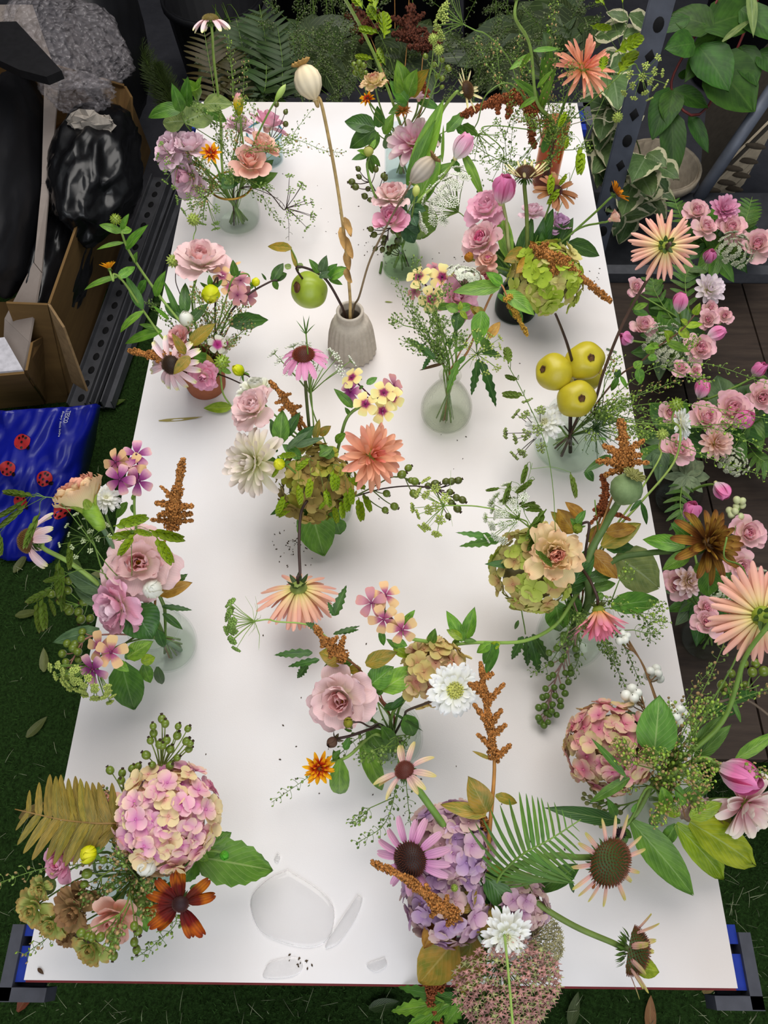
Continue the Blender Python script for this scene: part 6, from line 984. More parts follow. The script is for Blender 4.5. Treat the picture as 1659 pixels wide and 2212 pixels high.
F('lisianthus', 'lilac pink lisianthus below the wide open blush one', 'lisianthus', V9, 243, 1315, .15, (-.55, -.25, .8), 54, lisianthus, LILAC, LILACL, .9, ruf=.08)
F('ranunculus_bud', 'cream bud below the wide open blush lisianthus', 'bud', V9, 330, 1272, .16, (.15, .1, 1), 27, bud, WB, 9, sep=3)
B('large_leaf', 'large dark round leaf in front of the left arrangement', 'leaf', V9, [(335, 1320, .11)], [(285, 1310, .14, 330, 1380, .12, 1.05, LB), (300, 1285, .13, 250, 1255, .14, .6, LB), (345, 1285, .13, 415, 1258, .13, .45, LO), (350, 1280, .12, 405, 1240, .13, .4, LB, dict(ser=.15, nv=14)), (350, 1310, .12, 415, 1318, .11, .2, LB, dict(ser=.15, nv=14)), (352, 1325, .1, 395, 1360, .08, .3, LB), (340, 1360, .1, 355, 1400, .07, .4, LB)])
B('grey_green_leaves', 'long grey green leaves reaching left of the lilac lisianthus', 'leaf', V9, [(280, 1340, .12)], [(225, 1280, .14, 145, 1235, .14, .4, LD), (215, 1360, .13, 112, 1388, .11, .28, LD), (225, 1310, .13, 160, 1270, .13, .35, LD)])
t_ = T('phlox', 'lower phlox pair, buff above and purple below, left edge', 'phlox', V9.base); hb = phlox(t_, [P(*q) for q in ((240, 1409, .15), (200, 1446, .14), (215, 1398, .135))], m(36, P(230, 1420, .14)), [PHD, PHP, PHD], '#6a1f4a', (-.2, -.1, 1), .2, w=.66); stem(t_, vstem(V9, hb, face((-.3, 0, .8))), .0016)
for l in ((275, 1420, .12, 330, 1385, .13, .6, LA), (285, 1425, .11, 280, 1400, .13, .7, LG), (262, 1430, .11, 290, 1535, .04, .5, LG), (250, 1430, .12, 278, 1450, .12, .6, LA), (305, 1430, .1, 335, 1420, .09, .8, LE), (310, 1435, .09, 325, 1475, .07, .6, LA), (340, 1440, .08, 350, 1480, .03, .25, LB)): LF(t_, *l[:6], w=l[6], mat=l[7])
UM('green_umbel', 'fluffy lime umbel at the bottom of the left arrangement', V9, 205, 1430, .12, (-.3, -.7, .5), 82, UY, GREEN, rays=34, dots=16, ds=.0017, depth=.75, us=.10)
HP('pokeweed', 'stubby spray of green pokeweed berries over the turf at left', V9, [(240, 1370, .13), (185, 1380, .13), (160, 1420, .11), (150, 1440, .1)], [(178, 1365, .13), (145, 1390, .12), (163, 1392, .12), (135, 1412, .11), (142, 1430, .11), (168, 1408, .12), (158, 1400, .12), (136, 1445, .1), (150, 1460, .1), (170, 1425, .11), (176, 1380, .13), (140, 1462, .09)], 9, 'berries', smat if False else HIP, tipm=None, stemmat=PKSTEM, el=.95)
HP('rosehip_spray', 'shaded green rosehips over the turf, left of the lisianthus', V9, [(240, 1290, .13), (190, 1300, .12), (160, 1310, .11)], [(110, 1283, .11), (148, 1255, .13), (146, 1275, .12), (130, 1300, .11), (145, 1312, .1), (170, 1322, .11), (175, 1338, .11), (195, 1336, .12), (150, 1320, .1), (182, 1300, .12)], 9)
# -- small round glass, near middle
UM('bishops_flower', 'green seed umbel with whiskered bracts standing left over bare board', V10, 550, 1342, .17, (-.97, -.1, .25), 58, UG, LTSTEM, via=[(800, 1480, .12), (730, 1400, .15), (670, 1352, .165), (600, 1343, .17)], rays=16, dots=16, ds=.0022, depth=1.0, bract=9)
AM('amaranth', 'bronze amaranth cluster above the pale pink lisianthus, near middle', V10, [(820, 1510, .11), (780, 1450, .14), (745, 1420, .16), (710, 1395, .18), (680, 1352, .2)], 17, AMAR, [(.2, 14, -38, 0, 12), (.4, -4, 22, 0, 10), (.55, 20, -20, 0, 11), (.6, -10, 12, 0, 10)], [(745, 1425, .15, 690, 1410, .15, .8, LC), (760, 1430, .15, 700, 1440, .13, .5, LG), (780, 1445, .14, 745, 1448, .13, .5, LC)], 2, plain('#7a4f2c'), sr=.002)
B('serrated_leaves', 'saw edged green leaves left of the bronze amaranth, near middle', 'leaf', V10, [(800, 1500, .11), (740, 1430, .14)], [(675, 1410, .15, 592, 1415, .15, .22, LB, LS), (690, 1425, .15, 622, 1440, .14, .2, LB, LS), (665, 1435, .14, 642, 1465, .12, .35, LB, LS), (690, 1360, .17, 660, 1345, .17, .4, LB, LS), (720, 1370, .17, 778, 1352, .17, .16, LB, LS), (728, 1368, .17, 775, 1360, .16, .2, LB, LS), (722, 1330, .18, 748, 1265, .2, .28, LB, LS), (722, 1330, .18, 708, 1300, .19, .35, LB, LS)], .001)
t_ = T('phlox', 'dusty buff phlox cluster at the centre of the near half', 'phlox', V10.base); hb = phlox(t_, [P(*q) for q in ((802, 1302, .2), (833, 1285, .2), (829, 1338, .195), (869, 1360, .19))], m(34, P(830, 1320, .2)), [PHM, PHD, PHD, PHD], '#7a2f5a', (.05, .1, 1), .35, w=.66); stem(t_, [*mouthpts(V10, hb), P(895, 1470, .12), P(930, 1395, .15), P(880, 1375, .17), hb], .0022, mat=plain('#86a84e'))
for l in ((870, 1350, .18, 896, 1318, .19, .4, LA), (822, 1360, .18, 829, 1395, .16, .35, LG), (850, 1385, .17, 880, 1395, .17, .7, LA), (860, 1400, .16, 835, 1380, .17, .4, LG), (850, 1400, .15, 890, 1420, .14, .5, LE), (930, 1390, .16, 940, 1358, .18, .5, LG)): LF(t_, *l[:6], w=l[6], mat=l[7])
F('lisianthus', 'large pale pink lisianthus below the bronze amaranth, near middle', 'lisianthus', V10, 733, 1512, .14, (-.15, -.05, 1), 62, lisianthus, BLUSH, BLUSHD, 1.05, ruf=.06, sr=.002)
F('hydrangea', 'tan green hydrangea behind the large white scabiosa', 'hydrangea', V10, 935, 1450, .13, (.25, .2, .9), 70, hydrangea, H_T, 34, .36, -.1)
F('scabiosa', 'large white scabiosa with green pincushion eye, near middle', 'scabiosa', V10, 982, 1490, .18, (.1, .05, 1), 54, scabiosa, WHITEP, 12, '#c6c766', .36, via=[(880, 1535, .13), (930, 1515, .16)], sr=.0016, smat=plain('#4a3a30'))
B('amaranth_leaves', 'olive oval leaves above the small near glass', 'leaf', V10, [(825, 1510, .12), (815, 1450, .14)], [(790, 1435, .15, 858, 1408, .16, .5, LC), (800, 1480, .14, 850, 1440, .15, .8, LG), (825, 1490, .14, 905, 1442, .15, .55, LA), (810, 1500, .13, 830, 1470, .14, .7, LG)], smat=plain('#8a4a3a'))
B('pointed_leaves', 'pointed green leaves hanging in front of the small near glass', 'leaf', V10, [(825, 1555, .09)], [(775, 1510, .12, 805, 1560, .1, .4, LG), (795, 1575, .1, 843, 1645, .03, .38, LG), (780, 1600, .09, 828, 1712, .02, .24, LA, dict(bend=-.9)), (825, 1570, .1, 858, 1620, .05, .3, LG), (875, 1545, .1, 895, 1590, .06, .5, LG), (830, 1530, .11, 870, 1520, .12, .4, LB), (850, 1540, .1, 915, 1580, .08, .08, LB), (760, 1580, .11, 740, 1570, .11, .4, LG), (815, 1530, .11, 780, 1545, .11, .35, LB), (845, 1530, .12, 880, 1500, .13, .3, LB)])
F('zinnia', 'yellow and orange zinnia nearest the viewer at the table middle', 'zinnia', V10, 690, 1660, .10, (.15, -.1, 1), 38, dahlia, ZIN, [(12, .0, 1, .0), (10, .25, .85, .1), (8, .55, .62, .3), (5, 1., .4, .3)], .30, .65, .5, core='#7a4a14', cal=False, via=[(800, 1590, .09), (750, 1635, .095)], sr=.0022, smat=LTSTEM, leaves=[(735, 1640, .1, 733, 1722, .03, .3, LA, dict(bend=-1)), (720, 1640, .1, 735, 1620, .11, .5, LG), (745, 1620, .1, 755, 1590, .11, .5, LG), (730, 1650, .09, 720, 1620, .1, .5, LG)])
F('dahlia_bud', 'dark green dahlia bud against the pale pink lisianthus', 'bud', V10, 752, 1562, .15, (-.1, .3, .9), 14, DB, petal([(0, '#5a6a2c'), (1, '#86803a')]), leafm('#4a5030'), smat=DKSTEM, via=[(800, 1570, .12), (778, 1560, .14)], sr=.0012)
F('dahlia_bud', 'withered brown dahlia bud above the yellow orange zinnia', 'bud', V10, 718, 1604, .12, (-.5, -.4, .5), 15, DB, petal([(0, '#4a3a30'), (1, '#5a4638')]), leafm('#4a4030'), smat=DKSTEM, via=[(800, 1575, .11), (755, 1590, .12)], sr=.0018)
SP('seed_pod_sprig', 'long pod sprig slanting left below the yellow orange zinnia', V10, [(780, 1590, .09), (720, 1640, .07), (650, 1690, .05), (587, 1733, .03)], 46, .008, .004, PODD, POD)
SP('seed_pod_sprig', 'bushy pod sprig hanging above the mauve echinacea', V10, [(860, 1600, .09), (855, 1700, .07), (830, 1780, .05), (770, 1822, .03)], 60, .008, .0045, PODD, POD, 3, .05)
SP('seed_pod_sprig', 'thin dark pod sprig straight above the mauve echinacea', V10, [(872, 1610, .09), (880, 1720, .07), (888, 1790, .05)], 34, .008, .003, PODD)
B('zinnia_stem', 'pale green stalk with two leafy tips crossing to the glass jar', 'stem', V11, [(1245, 1285, .11), (1200, 1350, .09), (1130, 1385, .1), (1030, 1388, .12), (985, 1392, .13)], [(1000, 1385, .13, 965, 1320, .15, .4, LA), (1005, 1380, .13, 1025, 1312, .16, .4, LA), (990, 1380, .13, 975, 1405, .12, .5, LA), (998, 1380, .14, 965, 1360, .14, .5, LE), (1000, 1382, .13, 1030, 1385, .13, .4, LG), (1060, 1390, .12, 1030, 1410, .11, .6, LA), (1065, 1392, .12, 1045, 1435, .1, .5, LG), (1080, 1390, .12, 1055, 1400, .11, .6, LE), (1075, 1390, .12, 1048, 1460, .08, .25, LG)], .0026, .0022, plain('#8aac4e'))
# -- glass jar, right
F('hydrangea', 'muted green hydrangea behind the peach carnation', 'hydrangea', V11, 1150, 1230, .13, (-.3, .05, .95), 88, hydrangea, H_G[:2]+H_T[:1], 62, .26)
F('carnation', 'open peach carnation on the muted green hydrangea', 'carnation', V11, 1198, 1200, .19, (.05, .05, 1), 60, carnation, CARN, CARNI)
F('poppy_head', 'round green poppy head with star crown over the rust amaranth', 'poppy head', V11, 1352, 1058, .24, (.25, .75, .6), 35, poppy, noise_mat('green_poppy', [(.3, '#62784a'), (.6, '#7d9263'), (.8, '#8c9e70')], 40, .7, .05), plain('#8a8a4a', .7), 1.02, via=[(1268, 1215, .15), (1310, 1130, .19)], sr=.0052, sr1=.004, smat=plain('#5f7a40'))
AM('amaranth', 'thick rust amaranth plume above the green poppy head', V11, [(1270, 1210, .15), (1320, 1080, .21), (1345, 1010, .24), (1348, 960, .26), (1340, 905, .28)], 22, AMAR, [(.1, -58, -4, 0, 15), (.25, -45, -30, 0, 15), (.1, 56, 0, 0, 11), (.3, 44, -30, 0, 13), (.2, 40, -8, 0, 14), (.0, -40, 18, 0, 13)], stemfrom=2, sr=.002)
AM('amaranth', 'rust amaranth left of the green poppy head', V11, [(1265, 1210, .14), (1300, 1110, .18), (1308, 1060, .2), (1300, 1025, .21)], 15, AMARD, [(.2, -22, 14, 0, 11), (.1, 60, 24, 0, 8), (.1, -26, 32, 0, 9), (.0, 40, 4, 0, 9)], stemfrom=1)
B('autumn_leaves', 'bronze autumn leaves around the green poppy stalk', 'leaf', V11, [(1250, 1220, .14)], [(1240, 1150, .16, 1205, 1100, .18, .7, LO), (1225, 1140, .16, 1190, 1105, .17, .5, LC), (1260, 1120, .17, 1222, 1085, .19, .45, LO), (1300, 1180, .15, 1385, 1130, .16, .45, LC), (1310, 1150, .16, 1375, 1140, .16, .5, LO), (1275, 1190, .15, 1335, 1250, .13, .5, LO), (1270, 1170, .15, 1300, 1130, .17, .5, LC), (1310, 1185, .15, 1370, 1180, .14, .4, LB, dict(ser=.1)), (1310, 1175, .15, 1350, 1165, .15, .3, LG)], smat=plain('#8a4a2c'))
B('leaf_cluster', 'dark green leaves around the mouth of the glass jar', 'leaf', V11, [(1240, 1270, .1)], [(1240, 1260, .14, 1280, 1180, .16, .5, LB), (1225, 1275, .12, 1265, 1260, .12, .7, LB), (1200, 1300, .1, 1210, 1365, .06, .7, LG), (1230, 1290, .1, 1250, 1330, .08, .7, LG), (1265, 1250, .13, 1330, 1240, .13, .4, LB), (1320, 1310, .12, 1425, 1295, .1, .38, LG), (1280, 1270, .12, 1330, 1260, .12, .5, LG), (1300, 1280, .12, 1290, 1300, .12, .6, LG), (1330, 1200, .13, 1425, 1270, .08, .65, LW), (1205, 1250, .14, 1165, 1235, .15, .3, LG), (1135, 1220, .15, 1048, 1218, .15, .25, LB, dict(ser=.08))])
F('dahlia_bud', 'small nodding dahlia bud on a black hooked stalk beside the poppy stalk', 'bud', V11, 1248, 1142, .2, (-.4, -.4, .7), 14, DB, petal([(0, '#5f7a34'), (1, '#7a8a3c')]), via=[(1255, 1240, .13), (1268, 1170, .18), (1272, 1130, .2)], sr=.0018, smat=DKSTEM, leaves=[(1245, 1130, .21, 1265, 1102, .22, .5, LG), (1245, 1135, .2, 1232, 1120, .21, .6, LG)])
F('rudbeckia', 'large faded brown gold double bloom over the right table edge', 'rudbeckia', V11, 1530, 1175, .20, (.35, .25, .85), 84, dahlia, petal([(0, '#3e2412'), (.35, '#6a4424'), (.62, '#9a7a40'), (.85, '#8a6438'), (1, '#5e3822')], .35, nv=4), [(12, -.1, 1, -.15), (11, .2, .9, .1), (10, .5, .78, .3), (9, .8, .62, .4), (6, 1.15, .45, .4)], .27, .45, .6, core='#6a4a1c', via=[(1320, 1215, .14), (1400, 1195, .16), (1460, 1190, .18)], sr=.0045, smat=plain('#4f6a30'), leaves=[(1480, 1180, .19, 1388, 1165, .17, .42, LA), (1490, 1165, .19, 1450, 1130, .2, .5, LG), (1490, 1195, .19, 1432, 1230, .17, .5, LA), (1510, 1215, .18, 1505, 1240, .16, .5, LA), (1530, 1225, .17, 1530, 1290, .12, .5, LG), (1500, 1180, .19, 1470, 1215, .18, .5, LG)])
F('dahlia', 'half open pink and apricot dahlia nodding over the glass jar', 'dahlia', V11, 1293, 1318, .15, (.08, -.93, .3), 72, dahlia, petal([(0, '#d9a048'), (.3, '#e8a78c'), (.7, '#ec98a4'), (1, '#ea8fa4')], .12), [(14, .75, 1, -.1), (14, .92, .98, .05), (11, 1.1, .95, .1), (8, 1.3, .9, .2)], .2, .45, .5, calmat=leafm('#4a5a2c'), via=[(1255, 1230, .14), (1275, 1255, .165), (1290, 1290, .17)], sr=.0022, smat=DKSTEM)
HP('pokeweed', 'long drooping raceme of green pokeweed berries on a pink stalk', V11, [(1240, 1300, .1), (1250, 1350, .08), (1215, 1430, .05), (1190, 1500, .03), (1175, 1560, .015)], [(1218+dx+5*math.sin(dy*1.7), 1368+dy+4*math.cos(dx*2.3), z) for dx, dy, z in ((0, 0, .08), (-6, 12, .08), (12, 24, .07), (-20, 34, .07), (22, 30, .07), (-34, 46, .06), (2, 50, .06), (26, 52, .06), (-10, 60, .06), (-26, 70, .05), (14, 72, .055), (-2, 86, .05), (20, 88, .05), (-20, 92, .05), (-34, 100, .045), (6, 104, .045), (-8, 112, .04), (-24, 116, .04), (-40, 122, .04), (0, 126, .04), (-14, 132, .035), (-32, 136, .035), (-48, 142, .03), (-6, 144, .035), (-22, 150, .03), (-38, 154, .03), (-12, 160, .03), (-50, 162, .025), (-28, 168, .025), (-40, 174, .02), (-20, 178, .02), (-50, 184, .02), (-30, 188, .02), (-44, 196, .015), (-54, 190, .015), (-26, 180, .02))], 7.6, 'berries', plain('#587428', .3, noise=.25, spec=.5), tipm=None, stemmat=plain('#b08a80'), el=.95)
OT('river_oats', 'tall bare grass stalk with oats beside the quince bowl', V11, [(1205, 1240, .15), (1195, 1060, .24), (1175, 950, .3), (1130, 850, .36), (1098, 790, .40)], [(1098, 786, 1094, 752, .40), (1120, 820, 1092, 812, .38), (1132, 855, 1086, 852, .36)], OATD, wide=1.25)
OT('river_oats', 'slender dark oats left and above the peach carnation', V11, [(1180, 1200, .16), (1150, 1140, .19), (1130, 1090, .21), (1150, 1000, .24)], [(1140, 1000, 1128, 1045, .23), (1155, 1035, 1115, 1065, .22), (1105, 1040, 1090, 1090, .21), (1082, 1055, 1050, 1060, .21), (1118, 1075, 1080, 1083, .2), (1125, 1090, 1165, 1095, .2), (1140, 1080, 1120, 1090, .2), (1232, 1020, 1243, 1075, .22), (1180, 1100, 1140, 1165, .19), (1160, 1150, 1140, 1190, .18), (1155, 1185, 1192, 1222, .22), (1120, 1095, 1155, 1085, .2), (1130, 1100, 1170, 1102, .2)], OATD, wide=.85)
B('oat_leaf', 'dark narrow leaves left of the tall rust amaranth', 'leaf', V11, [(1290, 1180, .15), (1285, 1080, .2)], [(1320, 985, .22, 1262, 1020, .22, .25, LB, dict(bend=-.9)), (1265, 1015, .21, 1282, 1040, .2, .6, LB), (1385, 1080, .2, 1360, 1105, .19, .3, LB), (1385, 1085, .2, 1398, 1135, .16, .16, LB), (1310, 950, .23, 1295, 945, .23, .4, LG)], .0007)
UM('ammi_umbel', 'white lacy umbel on a long stalk left of the green hydrangea', V11, 1122, 1120, .18, (-.85, .35, .35), 70, WHT_U, LTSTEM, via=[(1190, 1200, .15), (1145, 1140, .175)], rays=22, dots=26, ds=.0014)
UM('ammi_umbel', 'lime white umbel on a long pale stalk over the bare board', V11, 960, 1092, .17, (-.8, .0, .5), 66, UY, LTSTEM, via=[(1180, 1180, .15), (1110, 1115, .18), (1040, 1095, .18)], rays=14, dots=16, ds=.002, bract=5)
B('serrated_leaves', 'saw edged leaves draped down the board left of the glass jar', 'leaf', V11, [(1200, 1260, .11), (1130, 1290, .1), (1135, 1370, .05)], [(1130, 1375, .06, 1105, 1425, .03, .3, LB, LS), (1138, 1375, .05, 1140, 1440, .01, .25, LB, LS), (1145, 1375, .05, 1165, 1455, .01, .25, LB, LS), (1150, 1370, .06, 1185, 1430, .02, .22, LB, LS), (1130, 1260, .1, 1145, 1290, .08, .4, LG), (1120, 1340, .04, 1112, 1360, .02, .25, LG), (1080, 1165, .16, 985, 1150, .17, .16, LG, LS), (1080, 1168, .16, 992, 1180, .15, .2, LG, LS)], .0012)
for nm, pts, a, b2, n, br in (('pod sprig arching right toward the right board edge', [(1320, 1300, .12), (1370, 1320, .11), (1440, 1335, .09)], POD, PODL, 50, 3), ('pod sprig hanging right of the nodding pink dahlia', [(1310, 1340, .1), (1350, 1400, .07), (1385, 1480, .03)], PODD, POD, 60, 1), ('thin pod sprig dangling over the right board edge', [(1370, 1320, .1), (1400, 1350, .08), (1405, 1390, .05)], PODD, None, 30, 0), ('dark pod sprig below the nodding pink dahlia', [(1300, 1370, .09), (1330, 1440, .05), (1360, 1500, .03)], PODD, POD, 50, 2), ('pod sprig mixed with the pokeweed raceme', [(1250, 1330, .09), (1250, 1420, .06), (1225, 1470, .04)], PODD, POD, 46, 2), ('tiny pod sprig at the left of the pokeweed raceme', [(1240, 1330, .09), (1190, 1430, .05), (1145, 1455, .03)], PODD, POD, 34, 1)):
    SP('seed_pod_sprig', nm, V11, pts, n, .008, .0042, a, b2, br, .05)
# -- right edge group
SNOW = plain('#eef0e6', .35, noise=.03, spec=.5)
def snow(lab, tr, pts, r=11): HP('snowberries', lab, V14, tr, pts, r, 'berries', SNOW, tipm=plain('#3a3428'), stemmat=BRSTEM, el=.95, ts=.3)
snow('white snowberries at the left of the large triangular leaf', [(1410, 1620, .1), (1400, 1560, .12), (1385, 1500, .13)], [(1352, 1502, .13), (1378, 1497, .14), (1360, 1518, .12), (1382, 1514, .12), (1365, 1488, .12), (1370, 1508, .14)], 11)
snow('white snowberries highest on the brown twig near the right board edge', [(1440, 1600, .1), (1412, 1500, .12), (1385, 1430, .1), (1350, 1370, .09)], [(1405, 1450, .1), (1422, 1455, .1), (1410, 1465, .09), (1425, 1466, .09), (1400, 1460, .09), (1418, 1444, .09)], 9.5)
snow('white snowberries right of the large triangular leaf', [(1430, 1640, .1), (1445, 1570, .12)], [(1452, 1540, .14), (1470, 1532, .14), (1466, 1560, .13), (1448, 1525, .12), (1478, 1545, .12), (1460, 1548, .15)], 12)
snow('pale green unripe snowberries beside the nodding pink dahlia', [(1400, 1460, .1), (1355, 1390, .09)], [(1345, 1367, .1), (1350, 1382, .1), (1338, 1385, .1), (1356, 1372, .1)], 8)
F('hydrangea', 'pink and green hydrangea at the right board edge', 'hydrangea', V14, 1318, 1615, .11, (-.35, .15, .9), 92, hydrangea, H_K, 66, .27)
B('large_leaf', 'large triangular green leaf over the pink and green hydrangea', 'leaf', V14, [(1420, 1660, .12)], [(1412, 1632, .15, 1425, 1502, .17, .66, leafm('#4f8436', '#5c9040')), (1395, 1570, .13, 1328, 1545, .13, .6, LD), (1400, 1620, .13, 1350, 1600, .14, .4, LD), (1440, 1610, .13, 1480, 1590, .13, .5, LD)])
B('rudbeckia_stem', 'hairy green stem with long blade leaves at the near right', 'stem', V14, [(1420, 1680, .11), (1380, 1750, .1), (1350, 1785, .09)], [(1352, 1678, .15, 1278, 1595, .16, .16, LG), (1360, 1680, .14, 1272, 1735, .12, .22, LG), (1340, 1775, .1, 1178, 1745, .11, .2, leafm('#355f28')), (1365, 1775, .1, 1500, 1935, .05, .32, LG), (1330, 1765, .11, 1312, 1725, .14, .3, LG), (1340, 1790, .09, 1365, 1810, .08, .5, LG), (1335, 1790, .09, 1345, 1830, .06, .5, LG), (1365, 1755, .12, 1375, 1735, .12, .4, LG)], .003, .0025, plain('#6f8a44'))
F('rudbeckia_bud', 'dark purple rudbeckia cone with green sepals at the near right', 'bud', V14, 1340, 1800, .11, (0, -.2, .9), 14, podball, plain('#2a1620', .8), via=[(1400, 1700, .12), (1360, 1775, .11)], sr=.0016)
B('plum_leaves', 'glossy lime green twisted leaves hanging off the near right board edge', 'leaf', V14, [(1460, 1700, .11), (1480, 1765, .1)], [(1490, 1775, .1, 1635, 1870, .04, .36, leafm('#7a9a1c', '#9ab02c', rough=.25), dict(bend=-.7, ruf=.06)), (1460, 1780, .1, 1570, 1905, .03, .26, leafm('#6a921c', '#86a62a', rough=.25), dict(bend=-.8, ruf=.06)), (1490, 1765, .11, 1560, 1735, .12, .5, LE), (1470, 1760, .11, 1410, 1735, .11, .45, LE), (1440, 1740, .11, 1430, 1700, .13, .6, LA), (1470, 1720, .11, 1540, 1700, .12, .4, LG), (1460, 1780, .1, 1430, 1830, .07, .4, LG), (1540, 1740, .11, 1580, 1780, .08, .4, LC), (1420, 1760, .1, 1405, 1785, .08, .5, LG), (1475, 1740, .11, 1460, 1690, .13, .4, LA)], .0014, smat=BRSTEM)
F('tulip', 'fat pink tulip at the right frame edge', 'tulip', V14, 1593, 1670, .16, (.55, -.05, .8), 46, tulip, TUL, 2.0, via=[(1440, 1680, .12), (1510, 1640, .14), (1550, 1650, .15)], sr=.0034, smat=LTSTEM, leaves=[(1500, 1640, .13, 1580, 1565, .15, .3, LG), (1590, 1640, .14, 1680, 1580, .15, .25, LA), (1500, 1610, .14, 1560, 1545, .16, .3, LG)])
F('dahlia', 'blush pink dahlia under the fat pink tulip at the right frame edge', 'dahlia', V14, 1608, 1735, .11, (.3, -.25, .9), 78, dahlia, petal([(0, '#e0a8b0'), (.5, '#ecc8c8'), (1, '#efdcd0')], .08), [(11, -.05, 1, -.1), (11, .25, .95, .1), (9, .55, .85, .3), (7, .9, .65, .4)], .44, .35, .5)
F('lisianthus', 'pale pink bloom tucked beside the blush dahlia near the board edge', 'lisianthus', V14, 1500, 1745, .09, (0, -.2, .9), 30, lisianthus, BLUSH, None, .9)
for nm, pts, a, b2, n, br in (('lime and bronze seed head sprig left of the fat pink tulip', [(1430, 1690, .12), (1420, 1640, .16), (1400, 1630, .17)], PODL, PODB, 90, 6), ('dense bronze seed sprig beside the fat pink tulip', [(1440, 1690, .12), (1480, 1670, .15), (1520, 1660, .15)], PODB, PODL, 100, 6), ('upright lime seed sprig right of the snowberries', [(1460, 1660, .12), (1490, 1600, .16), (1492, 1530, .2)], PODL, POD, 70, 2), ('lime seed sprig above the fat pink tulip', [(1460, 1660, .12), (1530, 1650, .15), (1545, 1665, .15)], PODL, PODB, 70, 4), ('pinkish pod sprig crossing the big peach dahlia at the right', [(1450, 1640, .12), (1560, 1400, .2), (1590, 1260, .26)], PODB, POD, 80, 1), ('green pod sprig trailing toward the right frame edge', [(1450, 1640, .12), (1560, 1530, .15), (1680, 1480, .16)], PODL, PODB, 70, 3), ('olive pod sprig low over the pallet by the white board edge', [(1450, 1650, .1), (1480, 1520, .12), (1540, 1440, .14)], PODB, POD, 60, 2)):
    SP('seed_pod_sprig', nm, V14, pts, n, .008, .0046, a, b2, br, .05)
HP('viburnum_berries', 'small olive berries under the pink and green hydrangea', V14, [(1400, 1720, .09), (1340, 1740, .08), (1290, 1730, .07)], [(1262, 1715, .08), (1275, 1722, .08), (1285, 1712, .08), (1268, 1735, .07), (1285, 1740, .07), (1300, 1728, .07), (1295, 1745, .07), (1312, 1735, .07), (1320, 1750, .07), (1278, 1705, .08), (1288, 1695, .09), (1305, 1752, .06), (1330, 1740, .07), (1260, 1725, .07), (1310, 1765, .06), (1285, 1778, .05), (1298, 1785, .05), (1340, 1755, .07)], 5, 'berries', plain('#8a8f52', .5), tipm=None)
HP('rosehip_spray', 'dark green hips past the right board edge, above the twig', V14, [(1450, 1640, .12), (1560, 1520, .14), (1640, 1480, .15)], [(1608, 1433, .15), (1632, 1433, .15), (1580, 1455, .14), (1625, 1452, .15), (1650, 1450, .15), (1560, 1480, .14), (1610, 1480, .14), (1565, 1490, .13)], 10)
B('dark_twig', 'bare grey brown twig crossing right behind the large triangular leaf', 'twig', V14, [(1440, 1620, .12), (1500, 1540, .14), (1560, 1515, .15), (1610, 1510, .15), (1680, 1560, .14)], [(1560, 1515, .15, 1640, 1495, .15, .3, LB), (1520, 1530, .14, 1590, 1540, .13, .4, LB), (1600, 1560, .14, 1570, 1480, .16, .12, LG)], .002, .0015, plain('#6a5a4a'))
F('dahlia', 'big peach cactus dahlia cut off by the right frame edge', 'dahlia', V14, 1645, 1330, .27, (.0, .15, -1), 112, dahlia, PEACH, [(22, .02, 1, .25), (22, .22, .97, .3), (18, .45, .88, .35), (10, .8, .6, .4)], .15, .36, .6, cup=.7, calmat=leafm('#3f5a20'), core='#8a9a2a', via=[(1450, 1660, .12), (1560, 1560, .17), (1610, 1420, .24)], sr=.003)
F('bare_stalk', 'narrow curved stalk beside the pink pallet roses', 'stem', V14, 1570, 1160, .28, (0, 1, .2), 4, None, via=[(1460, 1640, .12), (1600, 1400, .2), (1610, 1240, .25)], sr=.0012)
# -- front middle
F('hydrangea', 'mauve hydrangea behind the pink echinacea at the front', 'hydrangea', V13, 975, 1830, .13, (-.2, .25, .9), 92, hydrangea, H_M, 60, .27)
F('hydrangea', 'second mauve hydrangea low in front of the first', 'hydrangea', V13, 965, 1940, .11, (-.3, -.3, .9), 92, hydrangea, H_M, 56, .27)
F('hydrangea', 'third mauve hydrangea at the right, under the fern', 'hydrangea', V13, 1120, 1960, .10, (.5, -.2, .8), 66, hydrangea, H_M[2:]+H_M[:1], 40, .3)
F('echinacea', 'bright mauve pink echinacea with black cone at the front', 'echinacea', V13, 888, 1855, .18, (-.45, .1, .9), 84, echinacea, petal([(0, '#bf82ae'), (.5, '#d2a2be'), (1, '#d2a8ba')], .18, nv=4), 15, -.15, -.3, .3, .42, .35, '#2a1410', '#5a2a18', via=[(985, 1885, .14), (930, 1862, .16)], sr=.0036, smat=plain('#4a4a2c'))
AM('amaranth', 'bronze amaranth spike across the front mauve hydrangea', V13, [(1010, 1990, .12), (985, 1980, .16), (940, 1950, .18), (880, 1900, .19), (802, 1862, .2)], 19, AMAR, [(.1, -10, 26, 0, 12), (.25, 8, -30, 0, 12), (.3, -20, 24, 0, 12), (.42, -10, -32, 0, 11)], stemfrom=1, smat=plain('#a8703c'), sr=.0026)
